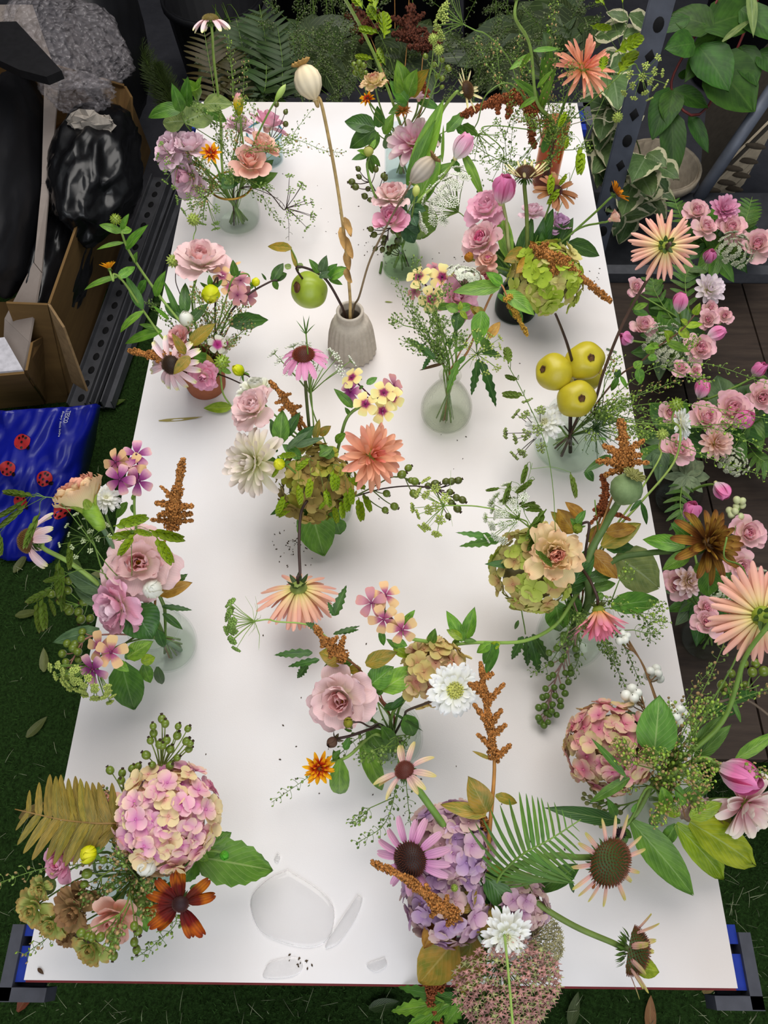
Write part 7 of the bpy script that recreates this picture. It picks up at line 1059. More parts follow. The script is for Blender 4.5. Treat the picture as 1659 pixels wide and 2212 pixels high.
AM('amaranth', 'tall bronze amaranth with long bare stalk beside the fern', V13, [(1050, 1900, .13), (1058, 1790, .16), (1068, 1640, .19), (1050, 1520, .22), (1038, 1430, .24)], 13, AMAR, [(.02, 36, -32, 0, 12), (.12, -34, -30, 0, 10), (.2, 34, -26, 0, 12), (.3, -34, -46, 0, 11), (.38, 28, -34, 0, 12), (.55, 40, -44, 0, 11), (.6, -36, -24, 0, 12), (.75, -26, -4, 0, 12), (.85, 24, -10, 0, 12)], [(1052, 1755, .17, 1012, 1678, .19, .62, LC), (1050, 1760, .17, 952, 1738, .17, .32, LC, dict(bend=-.8)), (1070, 1718, .18, 1118, 1735, .17, .4, LC, dict(bend=-.9)), (1060, 1640, .19, 1020, 1622, .19, .2, LC)], 2, plain('#b9803c'), sr=.0034)
AM('amaranth', 'short bronze amaranth in front of the mauve hydrangea stalk', V13, [(1050, 1880, .13), (1050, 1790, .15), (1042, 1755, .17)], 12, AMAR, (), (), 1, sr=.002)
AM('amaranth', 'dark rust amaranth hanging past the front table edge', V13, [(985, 2020, .1), (950, 2120, .05), (930, 2150, .02), (955, 2230, -.02)], 18, AMARD, [(.3, -30, -20, 0, 11), (.4, 30, -10, 0, 10)], stemfrom=1)
t_ = T('fern', 'bright green fern frond arching right at the front', 'fern', V13.base); fern(t_, [P(*q) for q in ((1065, 1925, .12), (1085, 1885, .15), (1130, 1845, .18), (1185, 1815, .19), (1255, 1770, .19))], m(128, P(1130, 1840, .18)), leafm('#4f7f34', '#5f9040', va=.2), 20, .1, 1.2, .09, .04, up=Vector((0, -.35, 1)))
F('echinacea', 'echinacea with large green brown cone and thin petals facing right', 'echinacea', V13, 1315, 1862, .13, (.4, -.05, .9), 100, echinacea, ECHG, 15, -.05, -.05,   .17, .50, .28, '#3a4a18', '#6a3a1c', .4, via=[(1080, 1890, .13), (1180, 1850, .14), (1250, 1852, .135)], sr=.0036, smat=plain('#5f7a34'), leaves=[(1250, 1870, .12, 1150, 1930, .08, .3, LB), (1230, 1900, .1, 1240, 1930, .08, .2, LB)])
F('echinacea', 'echinacea pointing right over the bare near right board', 'echinacea', V13, 1362, 2052, .10, (.85, -.1, .45), 92, echinacea, ECHG, 13, .75, -.05, .24, .5, .4, '#3a4a18', '#6a3a1c', .4, via=[(1120, 1900, .12), (1160, 1950, .12), (1240, 2000, .11), (1320, 2035, .1)], sr=.0036, smat=plain('#6a7f3a'), leaves=[(1370, 2085, .08, 1425, 2100, .07, .6, LE)])
F('echinacea', 'pale drooping echinacea leaning left on a long green stalk, front middle', 'echinacea', V13, 875, 1665, .20, (-.35, .75, .5), 70, echinacea, petal([(0, '#c9a0a8'), (.5, '#d8c0ae'), (1, '#c9c080')], .2, nv=3), 10, .25, -.5, .26, .3, .25, '#5a2a20', '#7a3a2c', .5, via=[(1050, 1910, .12), (985, 1820, .15), (910, 1715, .19)], sr=.0042, smat=plain('#6f9440'))
F('scabiosa', 'white scabiosa at the front table edge above the sedum', 'scabiosa', V13, 1094, 2022, .13, (.1, .1, 1), 56, scabiosa, WHITEP, 12, '#d6d9a0', .2, True)
B('amaranth_leaves', 'large olive amaranth leaves over the front table edge', 'leaf', V13, [(1010, 2000, .11)], [(985, 2030, .1, 905, 2125, .06, .62, LC), (1020, 2020, .1, 1000, 2150, .05, .5, LC), (945, 1985, .12, 915, 2050, .09, .4, LO), (1010, 1990, .12, 1090, 1975, .12, .7, LC), (1005, 1975, .13, 945, 1920, .13, .5, LA), (990, 1970, .14, 1030, 1920, .14, .6, LC), (975, 1960, .14, 960, 1915, .14, .6, LC), (1045, 1870, .14, 1118, 1905, .12, .28, LC, dict(ruf=.1))], smat=plain('#b07a4a'))
B('leaf_cluster', 'dark glossy leaves in the heart of the front arrangement', 'leaf', V13, [(1040, 1930, .11)], [(1045, 1885, .14, 1120, 1990, .11, .38, LB), (980, 1910, .14, 1000, 1850, .15, .35, LC), (1020, 1925, .13, 1080, 1950, .11, .5, LB), (1000, 1910, .12, 1040, 1870, .12, .5, LG), (1020, 2070, .06, 1070, 2030, .09, .35, LB), (1030, 2080, .05, 1060, 2110, .03, .35, LB)])
F('scabious_seed_head', 'tiny lime seed button at the front mauve hydrangea', 'bud', V13, 982, 1918, .16, (0, .2, .9), 9, podball, mat=LE)
def sedum(t, c, d, r, ca='#b5857c', cb='#a9ac70'):
    R = frame(d); ga, gb, gs = G(), G(), G(); rs = random.Random(4)
    for i in range(300):
        q = math.sqrt((i+.5)/300); a = i*2.39996; e = R @ Vector((q*math.cos(a), q*math.sin(a)*.95, .34*(1-q*q)+rs.uniform(-.05, .05)))*r; p = c + e; s = r*rs.uniform(.040, .056)
        (ga if i % 5 else gb).ico(p, s, (1, 1, 1), lev=-1)
        for j in range(5):
            b = j*1.2566; o = R @ Vector((math.cos(b), math.sin(b), .35))*s*1.9; (ga if (i*7) % 3 else gb).tube([p, p+o], s*.42, s*.1, 3, False)
        if i % 6 == 0: gs.tube([c - (R @ Vector((0, 0, 1)))*r*.6, c + e*.6 - d*r*.25, p], r*.012, None, 3, False)
    t.part('stalks', gs.mesh('stalks', GREEN)); t.part('florets', ga.mesh('florets', plain(ca, .7, noise=.35, scale=120)), kind='stuff'); t.part('buds', gb.mesh('buds', plain(cb, .7, noise=.3, scale=120)), kind='stuff')
F('sedum', 'broad dusty pink sedum head hanging over the front table edge', 'sedum', V13, 1095, 2125, .10, (.05, -.15, 1), 118, sedum)
F('sedum', 'smaller greenish sedum head behind the white scabiosa', 'sedum', V13, 1160, 2045, .09, (.3, .1, .9), 66, sedum, '#a8a070', '#b0a884')
B('bare_green_stalk', 'thin green stalk running down the sedum to the bottom of the frame', 'stem', V13, [(1085, 2010, .13), (1095, 2070, .15), (1110, 2240, .16)], r=.0014, r1=.0014, smat=LTSTEM)
B('green_leaf_spray', 'bright serrated leaf spray below the front table edge', 'leaf', V13, [(1060, 2080, .06), (1000, 2150, .03), (930, 2180, .0)], [(990, 2160, .02, 860, 2132, .0, .2, LG, LS), (960, 2165, .02, 845, 2185, -.02, .22, LA, LS), (975, 2170, .01, 880, 2215, -.02, .25, LA, LS), (1000, 2165, .02, 960, 2215, -.02, .3, LA, LS)], smat=LTSTEM)
# -- near left corner
F('hydrangea', 'big pink and cream hydrangea in the near left arrangement', 'hydrangea', V12, 362, 1765, .15, (.05, .15, 1), 108, hydrangea, H_P, 108, .225)
t_ = T('fern', 'bronze fern frond pointing left in the near left arrangement', 'fern', V12.base); fern(t_, [P(*q) for q in ((290, 1840, .12), (265, 1785, .15), (200, 1778, .16), (130, 1770, .16), (32, 1748, .17))], m(98, P(200, 1780, .16)), leafm('#7a7530', '#8f8238', va=.2), 17, .12, 1.25, .24, .03, plain('#8a6a34'), up=Vector((0, -.3, 1)), bulge=.1, droop=-.3)
HP('rosehip_spray', 'tall fan of green rosehips behind the big pink cream hydrangea', V12, [(340, 1820, .1), (340, 1700, .15), (350, 1650, .17)], [(350, 1553, .2), (331, 1569, .2), (357, 1563, .2), (385, 1569, .2), (406, 1574, .2), (383, 1589, .19), (325, 1600, .19), (360, 1599, .19), (352, 1611, .19), (403, 1601, .19), (411, 1606, .19), (368, 1618, .18), (316, 1631, .18), (383, 1637, .18), (329, 1652, .18), (367, 1654, .18), (332, 1584, .19), (408, 1618, .18), (345, 1608, .19)], 8.5, stemmat=plain('#7a8a3c'))
HP('rosehip_spray', 'small spray of green rosehips left of the big pink cream hydrangea', V12, [(310, 1830, .1), (275, 1740, .14), (262, 1700, .15)], [(238, 1664, .16), (285, 1660, .16), (298, 1656, .16), (301, 1674, .16), (262, 1686, .17), (288, 1692, .15), (264, 1670, .16)], 8.5, stemmat=plain('#7a8a3c'))
HP('rosehip_spray', 'rosehips hanging in front of the salmon rose, near left corner', V12, [(290, 1890, .1), (275, 1950, .15), (250, 1985, .15)], [(175, 2015, .14), (217, 2024, .13), (239, 2022, .14), (247, 2041, .12), (246, 2065, .1), (290, 2000, .14), (298, 2010, .13), (290, 2035, .11), (295, 2051, .1), (190, 2022, .12), (198, 2025, .12)], 9.5, stemmat=plain('#6f8434'))
HP('rosehip_spray', 'loose rosehips between the dahlia bud and the cream bud, near left', V12, [(290, 1860, .1), (240, 1880, .13), (210, 1900, .13)], [(223, 1858, .14), (188, 1887, .14), (182, 1910, .13), (212, 1938, .11), (258, 1832, .13), (195, 1945, .1)], 9.5, stemmat=plain('#6f8434'))
F('dahlia_bud', 'plump yellow green dahlia bud below the bronze fern', 'bud', V12, 191, 1845, .16, (-.1, .2, 1), 24, DB)
F('ranunculus_bud', 'white bud below the big pink cream hydrangea', 'bud', V12, 316, 1872, .16, (.1, .15, 1), 27, bud, WB, 9, sep=3)
F('rudbeckia', 'rust and gold rudbeckia with dark eye in the near left arrangement', 'rudbeckia', V12, 390, 1952, .13, (.1, -.05, 1), 78, rudbeckia, RUDB, 13, .22, -.12, .05, .36, '#2f1a20')
F('rose', 'salmon pink rose at the near left table corner', 'rose', V12, 246, 1992, .12, (-.05, -.3, .95), 52, rose, PEACHR, PEACHRI)
F('rose', 'pink rose peeking out under the bronze fern tip', 'rose', V12, 130, 1862, .13, (-.4, .1, .9), 42, rose, ROSE, ROSEI)
F('rose', 'pale pink rose hidden behind the bronze fern', 'rose', V12, 222, 1735, .12, (-.2, .6, .7), 32, rose, PEACHR)
B('hydrangea_leaves', 'large serrated hydrangea leaves right of the near left arrangement', 'leaf', V12, [(400, 1850, .09), (445, 1835, .1)], [(425, 1850, .1, 590, 1880, .06, .52, leafm('#4a8030', '#5a9038'), dict(ser=.07, nv=15)), (430, 1845, .1, 500, 1798, .09, .55, LG, dict(ser=.07, nv=15)), (430, 1850, .1, 395, 1905, .07, .5, LG, dict(ser=.06, nv=13)), (425, 1840, .12, 450, 1860, .11, .6, LA), (455, 1805, .11, 460, 1770, .12, .6, LB), (385, 1900, .08, 335, 1930, .09, .2, LG)])
F('bud', 'small folded green bud on the large hydrangea leaf', 'bud', V12, 485, 1848, .13, (.2, .2, .9), 13, bud, petal([(0, '#3f7a2c'), (1, '#5a9a3c')]), 5, sep=0, via=[(440, 1838, .12)])
HOP, HOPB = petal([(0, '#9aa85c'), (.6, '#a9b070'), (1, '#a88a5a')], .15), petal([(0, '#a08a64'), (1, '#8f6f52')], .15)
def hop(t, c, d, r, mat): rose(t, c, d, r, mat, None, [(7, .15, 1, .2), (7, .5, .85, .4), (6, .85, .7, .5), (5, 1.15, .55, .6), (4, 1.35, .45, .5)], .09, .75, core='#8a8a50')
for nm, a, b2, z, r, mt in (('pale green hop cone furthest left at the near left corner', 66, 1968, .11, 40, HOP), ('pale green hop cone at the top of the hop spray', 85, 1922, .12, 24, HOP), ('brown papery hop cone in the middle of the hop spray', 155, 1975, .12, 46, HOPB), ('green hop cone right of the leftmost one', 108, 2000, .10, 34, HOP), ('lowest green hop cone at the near left corner', 193, 2052, .09, 40, HOP), ('brown green hop cone beside the lowest one', 140, 2020, .08, 32, HOPB), ('tan hop flowers above the brown papery cone', 175, 1940, .12, 30, HOPB)):
    F('hop_cone', nm, 'hops', V12, a, b2, z, (-.2, -.1, 1), r, hop, mt, sr=.001)
B('rudbeckia_leaves', 'dark leaves under the rust and gold rudbeckia', 'leaf', V12, [(330, 1920, .08)], [(300, 1940, .09, 318, 2015, .06, .35, LG), (330, 1920, .09, 265, 1928, .1, .2, LB), (345, 1960, .09, 335, 2000, .07, .4, LG), (380, 1920, .1, 372, 1885, .11, .4, LG), (410, 1920, .1, 438, 1910, .1, .4, LG), (110, 1890, .11, 100, 1935, .09, .6, LW), (240, 1960, .1, 265, 1925, .11, .3, LB)])
F('rudbeckia_bud', 'green unopened rudbeckia bud left of the rust and gold flower', 'bud', V12, 308, 1945, .11, (0, .1, 1), 22, bud, petal([(0, '#7a8f4a'), (1, '#8a9f5c')]), 7, el=1.1, sep=6)
for nm, pts, a, b2, n, br in (('pale pinkish pod sprig pointing left off the near left arrangement', [(250, 1860, .11), (100, 1875, .13), (-10, 1910, .13)], PODB, POD, 44, 0), ('pod sprig ending over the blue table rail', [(200, 1950, .1), (110, 2020, .07), (45, 2068, .05)], PODL, PODB, 40, 0), ('pod sprig pointing down between rudbeckia and rosehips', [(380, 1980, .09), (340, 2035, .06), (295, 2068, .03)], POD, PODL, 36, 0), ('bushy tan sprig at the heart of the near left arrangement', [(290, 1880, .09), (260, 1900, .13), (230, 1920, .14)], PODB, PODD, 90, 6), ('second bushy tan sprig below the cream bud near left', [(310, 1890, .09), (300, 1910, .12), (290, 1930, .12)], PODB, POD, 80, 5), ('dark bushy sprig left of the hydrangea near left', [(300, 1850, .1), (275, 1810, .13), (265, 1790, .14)], PODD, PODB, 80, 5)):
    SP('seed_pod_sprig', nm, V12, pts, n, .008, .0048, a, b2, br, .045)
# ---------------------------------------------------------------- right: low dark pallet with more posies in jars
BZ = -.36
WOOD = noise_mat('dark_wood', [(.3, '#2a211c'), (.5, '#3a2e26'), (.7, '#463a30')], 5, .6, .2, 8, .3, (1, 9, 1))
t = T('low_bench', 'low dark stained wooden bench top right of the white table', 'bench', P(1560, 1250, FZ)); cb = P(1560, 1000, BZ); y1, y0 = P(1500, 612, BZ).y, P(1560, 1640, BZ).y; xl, xr = .47, 1.45
n = 5
for i in range(n):
    x0 = xl + (xr-xl)*i/n; g = G(); g.box((x0+(xr-xl)/n/2, (y0+y1)/2, TZ+BZ-.012), ((xr-xl)/n-.004, y1-y0, .024)); t.part('plank', g.mesh('plank', WOOD, False))
for sx in (xl+.04, xr-.04):
    for sy in (y0+.05, y1-.05): g = G(); g.box((sx, sy, (TZ+BZ-.026)/2), (.05, .05, TZ+BZ-.026)); t.part('leg', g.mesh('leg', WOOD, False))
TRAYM = plain('#4a4b50', .6, noise=.1)
t = T('plastic_tray', 'dark grey plastic tray rim at the far end of the low bench', 'tray', (.95, y1+.2, FZ+TZ)); g = G(); g.box((.95, y1+.02, TZ+BZ), (.95, .03, .05)); g.box((1.12, y1-.06, TZ+BZ+.002), (.03, .16, .04)); t.part('rim', g.mesh('rim', TRAYM, False), kind='stuff'); g = G(); g.box((.95, y1+.22, TZ+BZ-.08), (.95, .38, .03)); t.part('base', g.mesh('base', plain('#2e2f34', .7), False))
def jar(lab, px, py, r=.045, h=.09): return vase('glass_jar', lab, None, h, r, BULB, GLASS, loc=P(px, py, BZ))
J1, J2, J3, J4 = jar('clear round jar on the dark bench under a small pink rose', 1515, 1385), jar('clear jar on the dark bench beside the green umbel leaves', 1455, 1085, .045), jar('clear jar on the dark bench under the far pink roses', 1575, 560), jar('clear jar on the dark bench at the right frame edge', 1640, 880)
J5 = jar('clear jar on the dark bench amid roses and tulips', 1470, 790)
def BR(lab, v, px, py, r, dz=-.2, f=(0, .1, 1), mat=None, inn=None): F('rose', lab, 'rose', v, px, py, dz, f, r, rose, mat or PEACHR if False else mat or BPK, inn or BPKI, sr=.002)
BPK, BPKI = petal([(0, '#e8d2c4'), (1, '#e6b4bc')], .05), petal([(0, '#d79aa8'), (1, '#dca3b0')], .05)
for lab, v, px, py, r in (('pale rose at the far left of the bench posies', J3, 1505, 455, 26), ('pink rose at the right frame edge under the pale dahlia', J3, 1637, 528, 34), ('dusky pink rose below the pink ball dahlia', J3, 1580, 492, 30), ('small pink rose right of the peach dahlia petals', J3, 1525, 490, 26), ('white pink rosebud left under the peach dahlia', J5, 1374, 620, 20), ('round dusty pink rose left of the bench tulip', J5, 1391, 703, 26), ('pink rose right of the vine tips', J5, 1513, 752, 32), ('coral spray rose high beside the white ball dahlia', J5, 1530, 690, 20), ('coral spray rose beside the vine tip', J5, 1535, 665, 16), ('coral spray rose at the right of the bench middle', J5, 1565, 682, 18), ('large pale pink rose beside a half open tulip at right', J4, 1583, 885, 42), ('dusky rose among pod sprigs left of the large pale one', J4, 1527, 902, 34), ('pink rose cut by the right frame edge', J4, 1648, 858, 32), ('mauve rose deep under the white scabiosa', J2, 1447, 890, 22), ('lilac rose below the white scabiosa on the bench', J2, 1466, 968, 34), ('pale pink rose right of the brown gold double bloom', J1, 1616, 1152, 36), ('pink rose under the brown gold double bloom', J1, 1600, 1222, 32), ('small pink rose on the clear round bench jar', J1, 1528, 1345, 30), ('mauve rose left of the cream dahlia on the bench', J1, 1462, 1262, 32), ('tiny tan rose above the long pod sprig', J5, 1470, 795, 18), ('second tiny tan rose beside the first', J5, 1503, 800, 14), ('small dusky rose behind the small pink jar rose', J1, 1525, 1312, 22)):
    BR(lab, v, px, py, r, BZ+.16, (random.uniform(-.4, .2), random.uniform(-.1, .4), 1))
def BT(lab, v, px, py, r, f): F('tulip', lab, 'tulip', v, px, py, BZ+.17, f, r, tulip, TUL, 2.4, sr=.0026)
for a in (('pink tulip upright in the middle of the bench posies', J5, 1470, 656, 17, (0, .8, .5)), ('pink tulip lying low at the white board edge', J5, 1354, 732, 15, (-.8, .2, .5)), ('pink tulip tipped sideways beside the vine', J5, 1545, 722, 16, (.8, .3, .4)), ('pink tulip upright between vine and large pale rose', J4, 1516, 843, 17, (.1, .8, .5)), ('pale pink tulip nodding alone over dark wood', J2, 1557, 1057, 18, (.3, -.7, .5)), ('small magenta tulip below the far lace flowers', J3, 1532, 556, 14, (0, .4, .9)), ('purple pink tulip at the right frame edge', J4, 1638, 800, 15, (.2, .5, .8)), ('half open pink tulip on the large pale rose', J4, 1603, 910, 20, (.4, .4, .8)), ('pink tulip behind the brown gold double bloom', J1, 1492, 1108, 20, (-.1, .7, .6))): BT(*a)
BALL = [(12, .0, 1, .3), (12, .3, .95, .4), (11, .6, .85, .5), (9, .9, .7, .5), (6, 1.2, .5, .5)]
F('dahlia', 'pink ball dahlia at the far end of the bench', 'dahlia', J3, 1563, 455, BZ+.17, (.1, .2, 1), 34, dahlia, petal([(0, '#c98aa8'), (1, '#e0b0c4')], .08), BALL, .42, .4, .5)
F('dahlia', 'white ball dahlia in the middle of the bench posies', 'dahlia', J5, 1530, 627, BZ+.17, (.1, .1, 1), 36, dahlia, petal([(0, '#d9cfa8'), (.4, '#ecdcd8'), (1, '#e9d4dc')], .08), BALL, .42, .4, .5)
F('dahlia', 'blush ball dahlia among pod sprigs at the right of the bench', 'dahlia', J4, 1545, 958, BZ+.17, (.1, .1, 1), 40, dahlia, petal([(0, '#cfa860'), (.4, '#dcc0b0'), (1, '#dcc0bc')], .08), BALL, .36, .4, .5)
F('dahlia', 'cream pompon dahlia under the brown gold double bloom', 'dahlia', J1, 1487, 1255, BZ+.17, (.1, .1, 1), 36, dahlia, petal([(0, '#c9b080'), (1, '#d9c6cc')], .08), BALL, .42, .4, .5)
for lab, v, px, py, r in (('flat white lace umbel at the far end of the bench', J3, 1583, 545, 44), ('grey white lace umbel under the vine', J5, 1430, 745, 46), ('white lace umbel below the vine tip', J5, 1450, 772, 42), ('white lace at the near jar on the bench', J1, 1545, 1275, 36), ('white lace low beside the blush ball dahlia', J4, 1580, 1000, 34), ('white lace at the right frame edge of the bench', J1, 1645, 1270, 40)):
    UM('lace_umbel', lab, v, px, py, BZ+.14, (.1, .2, 1), r, plain('#b9bca0', .7), rays=28, dots=26, ds=.0021, depth=.35)
for lab, v, pts, wd in (('fern frond at the far end of the bench, left', J3, [(1560, 560, BZ+.08), (1480, 480, BZ+.14), (1455, 425, BZ+.16)], 30), ('fern frond at the far right of the bench', J3, [(1590, 540, BZ+.08), (1610, 480, BZ+.14), (1625, 425, BZ+.16)], 34), ('fern frond below the peach dahlia petals', J5, [(1500, 760, BZ+.08), (1420, 640, BZ+.13), (1410, 600, BZ+.14)], 34), ('second fern frond below the peach dahlia', J5, [(1500, 740, BZ+.08), (1480, 610, BZ+.13), (1500, 570, BZ+.15)], 40), ('fern frond under pod sprigs at the right frame edge', J4, [(1600, 940, BZ+.05), (1640, 990, BZ+.08), (1690, 1010, BZ+.08)], 44), ('fern frond left behind the brown gold double bloom', J2, [(1480, 1000, BZ+.1), (1470, 1100, BZ+.12), (1500, 1150, BZ+.1)], 44)):
    t_ = T('fern', lab, 'fern', v.base); q = [P(*p) for p in pts]; fern(t_, q, m(wd, q[1]), leafm('#3f6a2c', '#4f7a34', va=.2), 12, .1, 1.0, .28, .05, bulge=.1)
SUC = leafm('#7a9482', '#8aa492', rough=.6, va=.1)
B('lambs_ear', 'grey green downy leaf rosette low on the bench', 'leaf', J2, [(1480, 1020, BZ+.1)], [(1482, 1030, BZ+.12, 1482+52*math.cos(a), 1030-48*math.sin(a), BZ+.1, .42, SUC) for a in [i*.785 for i in range(8)]])
for lab, v, cx, cy, n in (('dark foliage around the bench roses and tulips', J5, 1450, 735, 14), ('dark foliage around the far bench posy', J3, 1560, 530, 14), ('dark foliage around the right bench posy', J4, 1590, 910, 14), ('dark foliage around the near bench jar', J1, 1530, 1290, 14), ('dark foliage around the bench posy beside the quince bowl', J2, 1450, 960, 12)):
    rs = random.Random(cx); B('posy_foliage', lab, 'leaf', v, [(cx, cy, BZ+.12)], [(cx+rs.uniform(-30, 30), cy+rs.uniform(-30, 30), BZ+.11, cx+90*math.cos(i*2.4)*rs.uniform(.7, 1.2), cy+95*math.sin(i*2.4)*rs.uniform(.7, 1.2), BZ+.09, rs.uniform(.35, .6), rs.choice([LB, LG, LB, LD])) for i in range(n)])
HP('snowberries', 'pale green snowberry spray on the dark bench', J1, [(1580, 1200, BZ+.14), (1590, 1130, BZ+.16), (1600, 1085, BZ+.17)], [(1592, 1080, BZ+.18), (1604, 1082, BZ+.18), (1590, 1094, BZ+.17), (1588, 1104, BZ+.17), (1604, 1092, BZ+.17), (1580, 1112, BZ+.16), (1599, 1116, BZ+.16), (1576, 1103, BZ+.16)], 7.5, 'berries', plain('#c9cf9a', .4), tipm=None)
# ---------------------------------------------------------------- behind: shelf post, crate, buckets of cut foliage
POST = plain('#5d626e', .5, .2, .15, 20, .4)
t = T('shelf_post', 'grey slotted steel shelf post standing at the upper right', 'post', P(1312, 450, -.272) - Vector((0, 0, .478))); b1 = P(1425, 0, .2); b1 += Vector((0, 0, .2)); b0 = P(1312, 450, -.272); b0 = b1 + (b0-b1)*(1.15/.672); d_ = (b1-b0).normalized(); R = frame(d_, Y_.cross(d_)); L_ = (b1-b0).length
xw = d_.cross((CAM-b0).normalized()).normalized(); zw = xw.cross(d_); R = Matrix((xw, d_, zw)).transposed(); g = G(); g.box((0, L_/2, 0), (.046, L_, .004), None); g.box((-.024, L_/2, -.018), (.004, L_, .036)); t.part('angle_face', g.mesh('angle_face', POST, False), TRS(b0, R))
for i in range(int(L_/.062)):
    g = G(); a = 3 if i % 2 else 10; g.lathe([(.0, .0026), (.010, .0028), (.011, .0005)], 4 if i % 2 else 14, sc=(1, 1.5, 1)); t.part('slot', g.mesh('slot', RAILH), TRS(b0 + d_*(.04+i*.062) + xw*.004, R))
t = T('crate', 'cream slatted plastic crate at the upper right frame edge', 'crate', P(1620, 360, FZ)); CRM = plain('#c9b79c', .6, noise=.08); a0, a1 = P(1508, 420, -.5), P(1690, 240, -.28); hv = Vector((0, .02, -.26)); dx = (a1-a0)
for i in range(5):
    q = .02+i*.19; g = G(); slab(g, a0+hv*q, a1+hv*q*.9, a1+hv*(q+.155), a0+hv*(q+.17), .012); t.part('slat', g.mesh('slat', CRM, False))
    for j in range(3): c_ = a0 + dx*(.2+.27*j) + hv*(q+.085) + Vector((0, -.016, .0)); g = G(); g.lathe([(0, .0), (.016, 0), (.018, -.004)], 12, c_, frame(Vector((-.2, -.8, .5))), sc=(1.6, .45, 1)); t.part('slot', g.mesh('slot', plain('#4a4034', .9)))
g = G(); slab(g, a0, a1, a1+Vector((.1, .4, 0)), a0+Vector((.1, .4, 0)), -.01); t.part('base', g.mesh('base', plain('#3a342c', .8), False))
t = T('steel_tube', 'grey steel tube leaning in front of the cream crate', 'pole', P(1500, 440, FZ)); g = G(); g.tube([P(1492, 452, -.46), P(1670, 190, -.16)], .017, n=12); t.part('tube', g.mesh('tube', POST))
def bucket(lab, px, py, z, r, h, mat):
    c = P(px, py, z); t = T('bucket', lab, 'bucket', c); g = G(); g.lathe([(.0, 0), (r*.8, 0), (r, h), (r*1.06, h), (r*1.06, h-.02), (r*1.0, h-.025), (r*.96, h), (r*.76, .01), (0, .01)], 28, c); t.part('pail', g.mesh('pail', mat)); v = Vase(); v.base, v.mouth, v.rm, v.rf, v.zf, v.h = c, c+Vector((0, 0, h)), r*.8, r*.5, .02, h; return v
K1 = bucket('cream plastic bucket under variegated leaves right of the white table', 1352, 560, FZ+.02, .11, .34, plain('#a89a86', .6)); K2 = bucket('black bucket of green dogwood at the upper right', 1560, 160, FZ+.02, .15, .38, BIN2)
K3 = bucket('black bucket of ferns behind the far left table corner', 500, 215, FZ+.02, .16, .36, BIN2); K4 = bucket('black bucket of filler foliage behind the table middle', 690, 150, FZ+.02, .16, .36, BIN2); K5 = bucket('black bucket of rust amaranth behind the table', 870, 150, FZ+.02, .16, .36, BIN2); K6 = bucket('black bucket of mixed greens behind the far right corner', 1080, 160, FZ+.02, .17, .36, BIN2)
VAR = leafm('#4f6f4a', '#5d7d56', '#a8b890', .5, .3, edge='#d0cba6'); rs = random.Random(21)
for lab, v, tr, n, rg in (('variegated branch hanging over the cream bucket', K1, [(1335, 480, -.35), (1370, 400, -.25), (1400, 330, -.18)], 16, 60), ('variegated branch right of the shelf post', K1, [(1360, 470, -.38), (1400, 400, -.3), (1420, 360, -.27)], 12, 55), ('variegated branch between table and shelf post', K1, [(1310, 400, -.3), (1300, 300, -.2), (1310, 220, -.12)], 16, 60), ('variegated branch beside the coral cactus dahlia', K1, [(1320, 330, -.22), (1330, 240, -.14), (1320, 150, -.05)], 16, 60), ('variegated branch at the top beside the shelf post', K1, [(1330, 200, -.15), (1340, 110, -.05), (1360, 30, 0)], 14, 55), ('lower variegated branch at the shelf post foot', K1, [(1350, 540, -.45), (1400, 430, -.38), (1420, 395, -.35)], 12, 50)):
    p_ = [P(*q) for q in tr]; lv = []
    for i in range(n):
        q = i/(n-1); f = q*(len(tr)-1); a = int(min(f, len(tr)-2)); x, y, z = [tr[a][k]+(tr[a+1][k]-tr[a][k])*(f-a) for k in range(3)]; an = rs.uniform(-.6, 3.8) if i % 2 else rs.uniform(2.4, 6.2); l = rg*rs.uniform(.7, 1.2); lv.append((x, y, z, x+l*math.cos(an), y-l*math.sin(an)*.9+12, z+rs.uniform(-.05, .03), rs.uniform(.5, .7), VAR, dict(ruf=.07, bend=-.7)))
    B('variegated_branch', lab, 'branch', v, tr, lv, .0025, smat=plain('#5a6a3a'))
DOG = leafm('#2c561c', '#386820', '#5a7a34', .5, .35)
B('dogwood_branch', 'dogwood branch with red stem and big green leaves, upper right', 'branch', K2, [(1530, 230, -.25), (1450, 190, -.2), (1500, 80, -.1), (1550, 0, -.02)], [(1500, 95, -.08, 1436, 105, -.08, .9, DOG), (1540, 60, -.06, 1450, 30, -.05, .7, DOG), (1520, 60, -.06, 1650, 20, -.05, .6, DOG), (1510, 100, -.1, 1575, 195, -.14, .7, DOG), (1560, 100, -.1, 1545, 115, -.1, .5, DOG), (1455, 195, -.2, 1440, 268, -.25, .75, DOG), (1455, 195, -.2, 1530, 232, -.22, .5, DOG), (1450, 190, -.2, 1410, 300, -.28, .6, DOG), (1450, 240, -.24, 1455, 388, -.35, .4, DOG), (1490, 250, -.25, 1530, 330, -.3, .35, DOG), (1530, 130, -.12, 1630, 240, -.2, .75, DOG), (1600, 100, -.1, 1635, 185, -.15, .6, DOG), (1560, 60, -.08, 1480, 175, -.15, .45, DOG), (1640, 110, -.1, 1690, 160, -.12, .7, DOG), (1600, 20, -.04, 1690, 90, -.06, .5, DOG), (1490, 40, -.05, 1420, 70, -.08, .5, DOG), (1620, -20, 0, 1628, 78, -.05, .22, LW), (1560, 90, -.06, 1625, 40, -.04, .15, LW), (1470, 170, -.18, 1480, 150, -.15, .6, DOG)], .004, .003, plain('#6a2a26'))
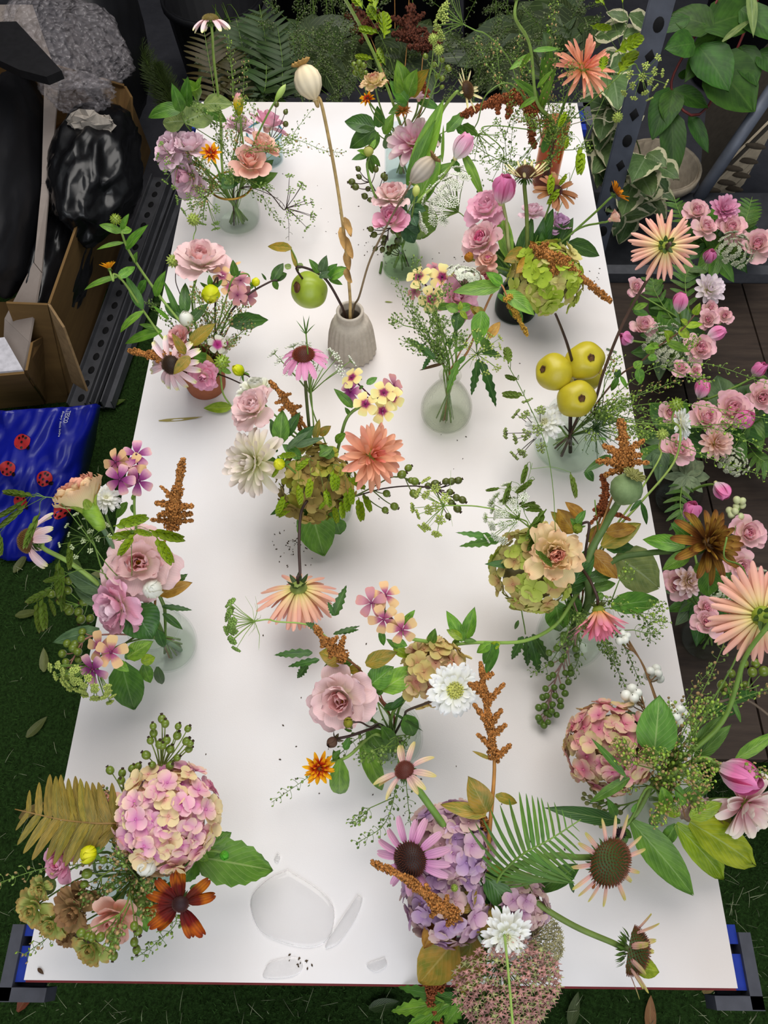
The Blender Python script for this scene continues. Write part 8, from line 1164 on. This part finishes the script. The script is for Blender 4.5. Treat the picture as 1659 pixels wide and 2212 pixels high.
for i, (nm, v, pts, wd, c) in enumerate((('brown tinged fern frond behind the tall echinacea', K3, [(470, 210, -.25), (455, 150, -.2), (440, 60, -.14)], 62, '#3f3a1c'), ('second brown tinged fern frond beside the pod sprig', K3, [(500, 210, -.25), (500, 150, -.2), (490, 95, -.18)], 52, '#3a3a1a'), ('large green fern frond behind the far table edge', K3, [(560, 200, -.25), (575, 110, -.18), (560, 10, -.1)], 75, '#2f4f22'), ('green fern frond left of the dried poppy head', K3, [(590, 210, -.26), (610, 150, -.2), (600, 60, -.14)], 70, '#2c4a20'), ('dark green fern frond arching right toward the dried poppy', K3, [(570, 210, -.26), (530, 120, -.2), (510, 40, -.14)], 60, '#2a4a1e'))):
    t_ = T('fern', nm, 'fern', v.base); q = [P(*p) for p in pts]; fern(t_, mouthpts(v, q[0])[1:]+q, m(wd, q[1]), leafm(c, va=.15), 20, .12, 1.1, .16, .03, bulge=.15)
def feather(t, pts, r, mat):                # foxtail fern plume: a stem thick with short needles
    path = cat_rom([P(*q) for q in pts], 8); g = G(); rs = random.Random(3)
    for i in range(900):
        q = rs.random(); f = q*(len(path)-1); a = int(min(f, len(path)-2)); p = path[a].lerp(path[a+1], f-a); th = (path[a+1]-path[a]).normalized(); o = th.orthogonal(); o.rotate(Matrix.Rotation(rs.random()*6.3, 3, th)); l = r*(1-.7*q**3)*rs.uniform(.6, 1.1); g.tube([p, p+(o+th*.7)*l], .0012, .0004, 3, False)
    t.part('needles', g.mesh('needles', mat), kind='stuff'); stem(t, path, .003)
for nm, pts in (('foxtail fern plume standing against grey concrete at the upper left', [(370, 240, -.5), (330, 160, -.42), (285, 70, -.36)]), ('shaded foxtail fern plume behind the round leaves', [(390, 260, -.5), (360, 190, -.44), (340, 140, -.4)])): t_ = T('foxtail_fern', nm, 'fern', K3.base); feather(t_, pts, .045, plain('#3a4a1c'))
for i, (cx, cy) in enumerate(((640, 60), (690, 120), (650, 180), (740, 60), (730, 170), (1060, 90), (1010, 130), (1120, 60), (1030, 190), (980, 30), (1200, 40), (760, 110))):
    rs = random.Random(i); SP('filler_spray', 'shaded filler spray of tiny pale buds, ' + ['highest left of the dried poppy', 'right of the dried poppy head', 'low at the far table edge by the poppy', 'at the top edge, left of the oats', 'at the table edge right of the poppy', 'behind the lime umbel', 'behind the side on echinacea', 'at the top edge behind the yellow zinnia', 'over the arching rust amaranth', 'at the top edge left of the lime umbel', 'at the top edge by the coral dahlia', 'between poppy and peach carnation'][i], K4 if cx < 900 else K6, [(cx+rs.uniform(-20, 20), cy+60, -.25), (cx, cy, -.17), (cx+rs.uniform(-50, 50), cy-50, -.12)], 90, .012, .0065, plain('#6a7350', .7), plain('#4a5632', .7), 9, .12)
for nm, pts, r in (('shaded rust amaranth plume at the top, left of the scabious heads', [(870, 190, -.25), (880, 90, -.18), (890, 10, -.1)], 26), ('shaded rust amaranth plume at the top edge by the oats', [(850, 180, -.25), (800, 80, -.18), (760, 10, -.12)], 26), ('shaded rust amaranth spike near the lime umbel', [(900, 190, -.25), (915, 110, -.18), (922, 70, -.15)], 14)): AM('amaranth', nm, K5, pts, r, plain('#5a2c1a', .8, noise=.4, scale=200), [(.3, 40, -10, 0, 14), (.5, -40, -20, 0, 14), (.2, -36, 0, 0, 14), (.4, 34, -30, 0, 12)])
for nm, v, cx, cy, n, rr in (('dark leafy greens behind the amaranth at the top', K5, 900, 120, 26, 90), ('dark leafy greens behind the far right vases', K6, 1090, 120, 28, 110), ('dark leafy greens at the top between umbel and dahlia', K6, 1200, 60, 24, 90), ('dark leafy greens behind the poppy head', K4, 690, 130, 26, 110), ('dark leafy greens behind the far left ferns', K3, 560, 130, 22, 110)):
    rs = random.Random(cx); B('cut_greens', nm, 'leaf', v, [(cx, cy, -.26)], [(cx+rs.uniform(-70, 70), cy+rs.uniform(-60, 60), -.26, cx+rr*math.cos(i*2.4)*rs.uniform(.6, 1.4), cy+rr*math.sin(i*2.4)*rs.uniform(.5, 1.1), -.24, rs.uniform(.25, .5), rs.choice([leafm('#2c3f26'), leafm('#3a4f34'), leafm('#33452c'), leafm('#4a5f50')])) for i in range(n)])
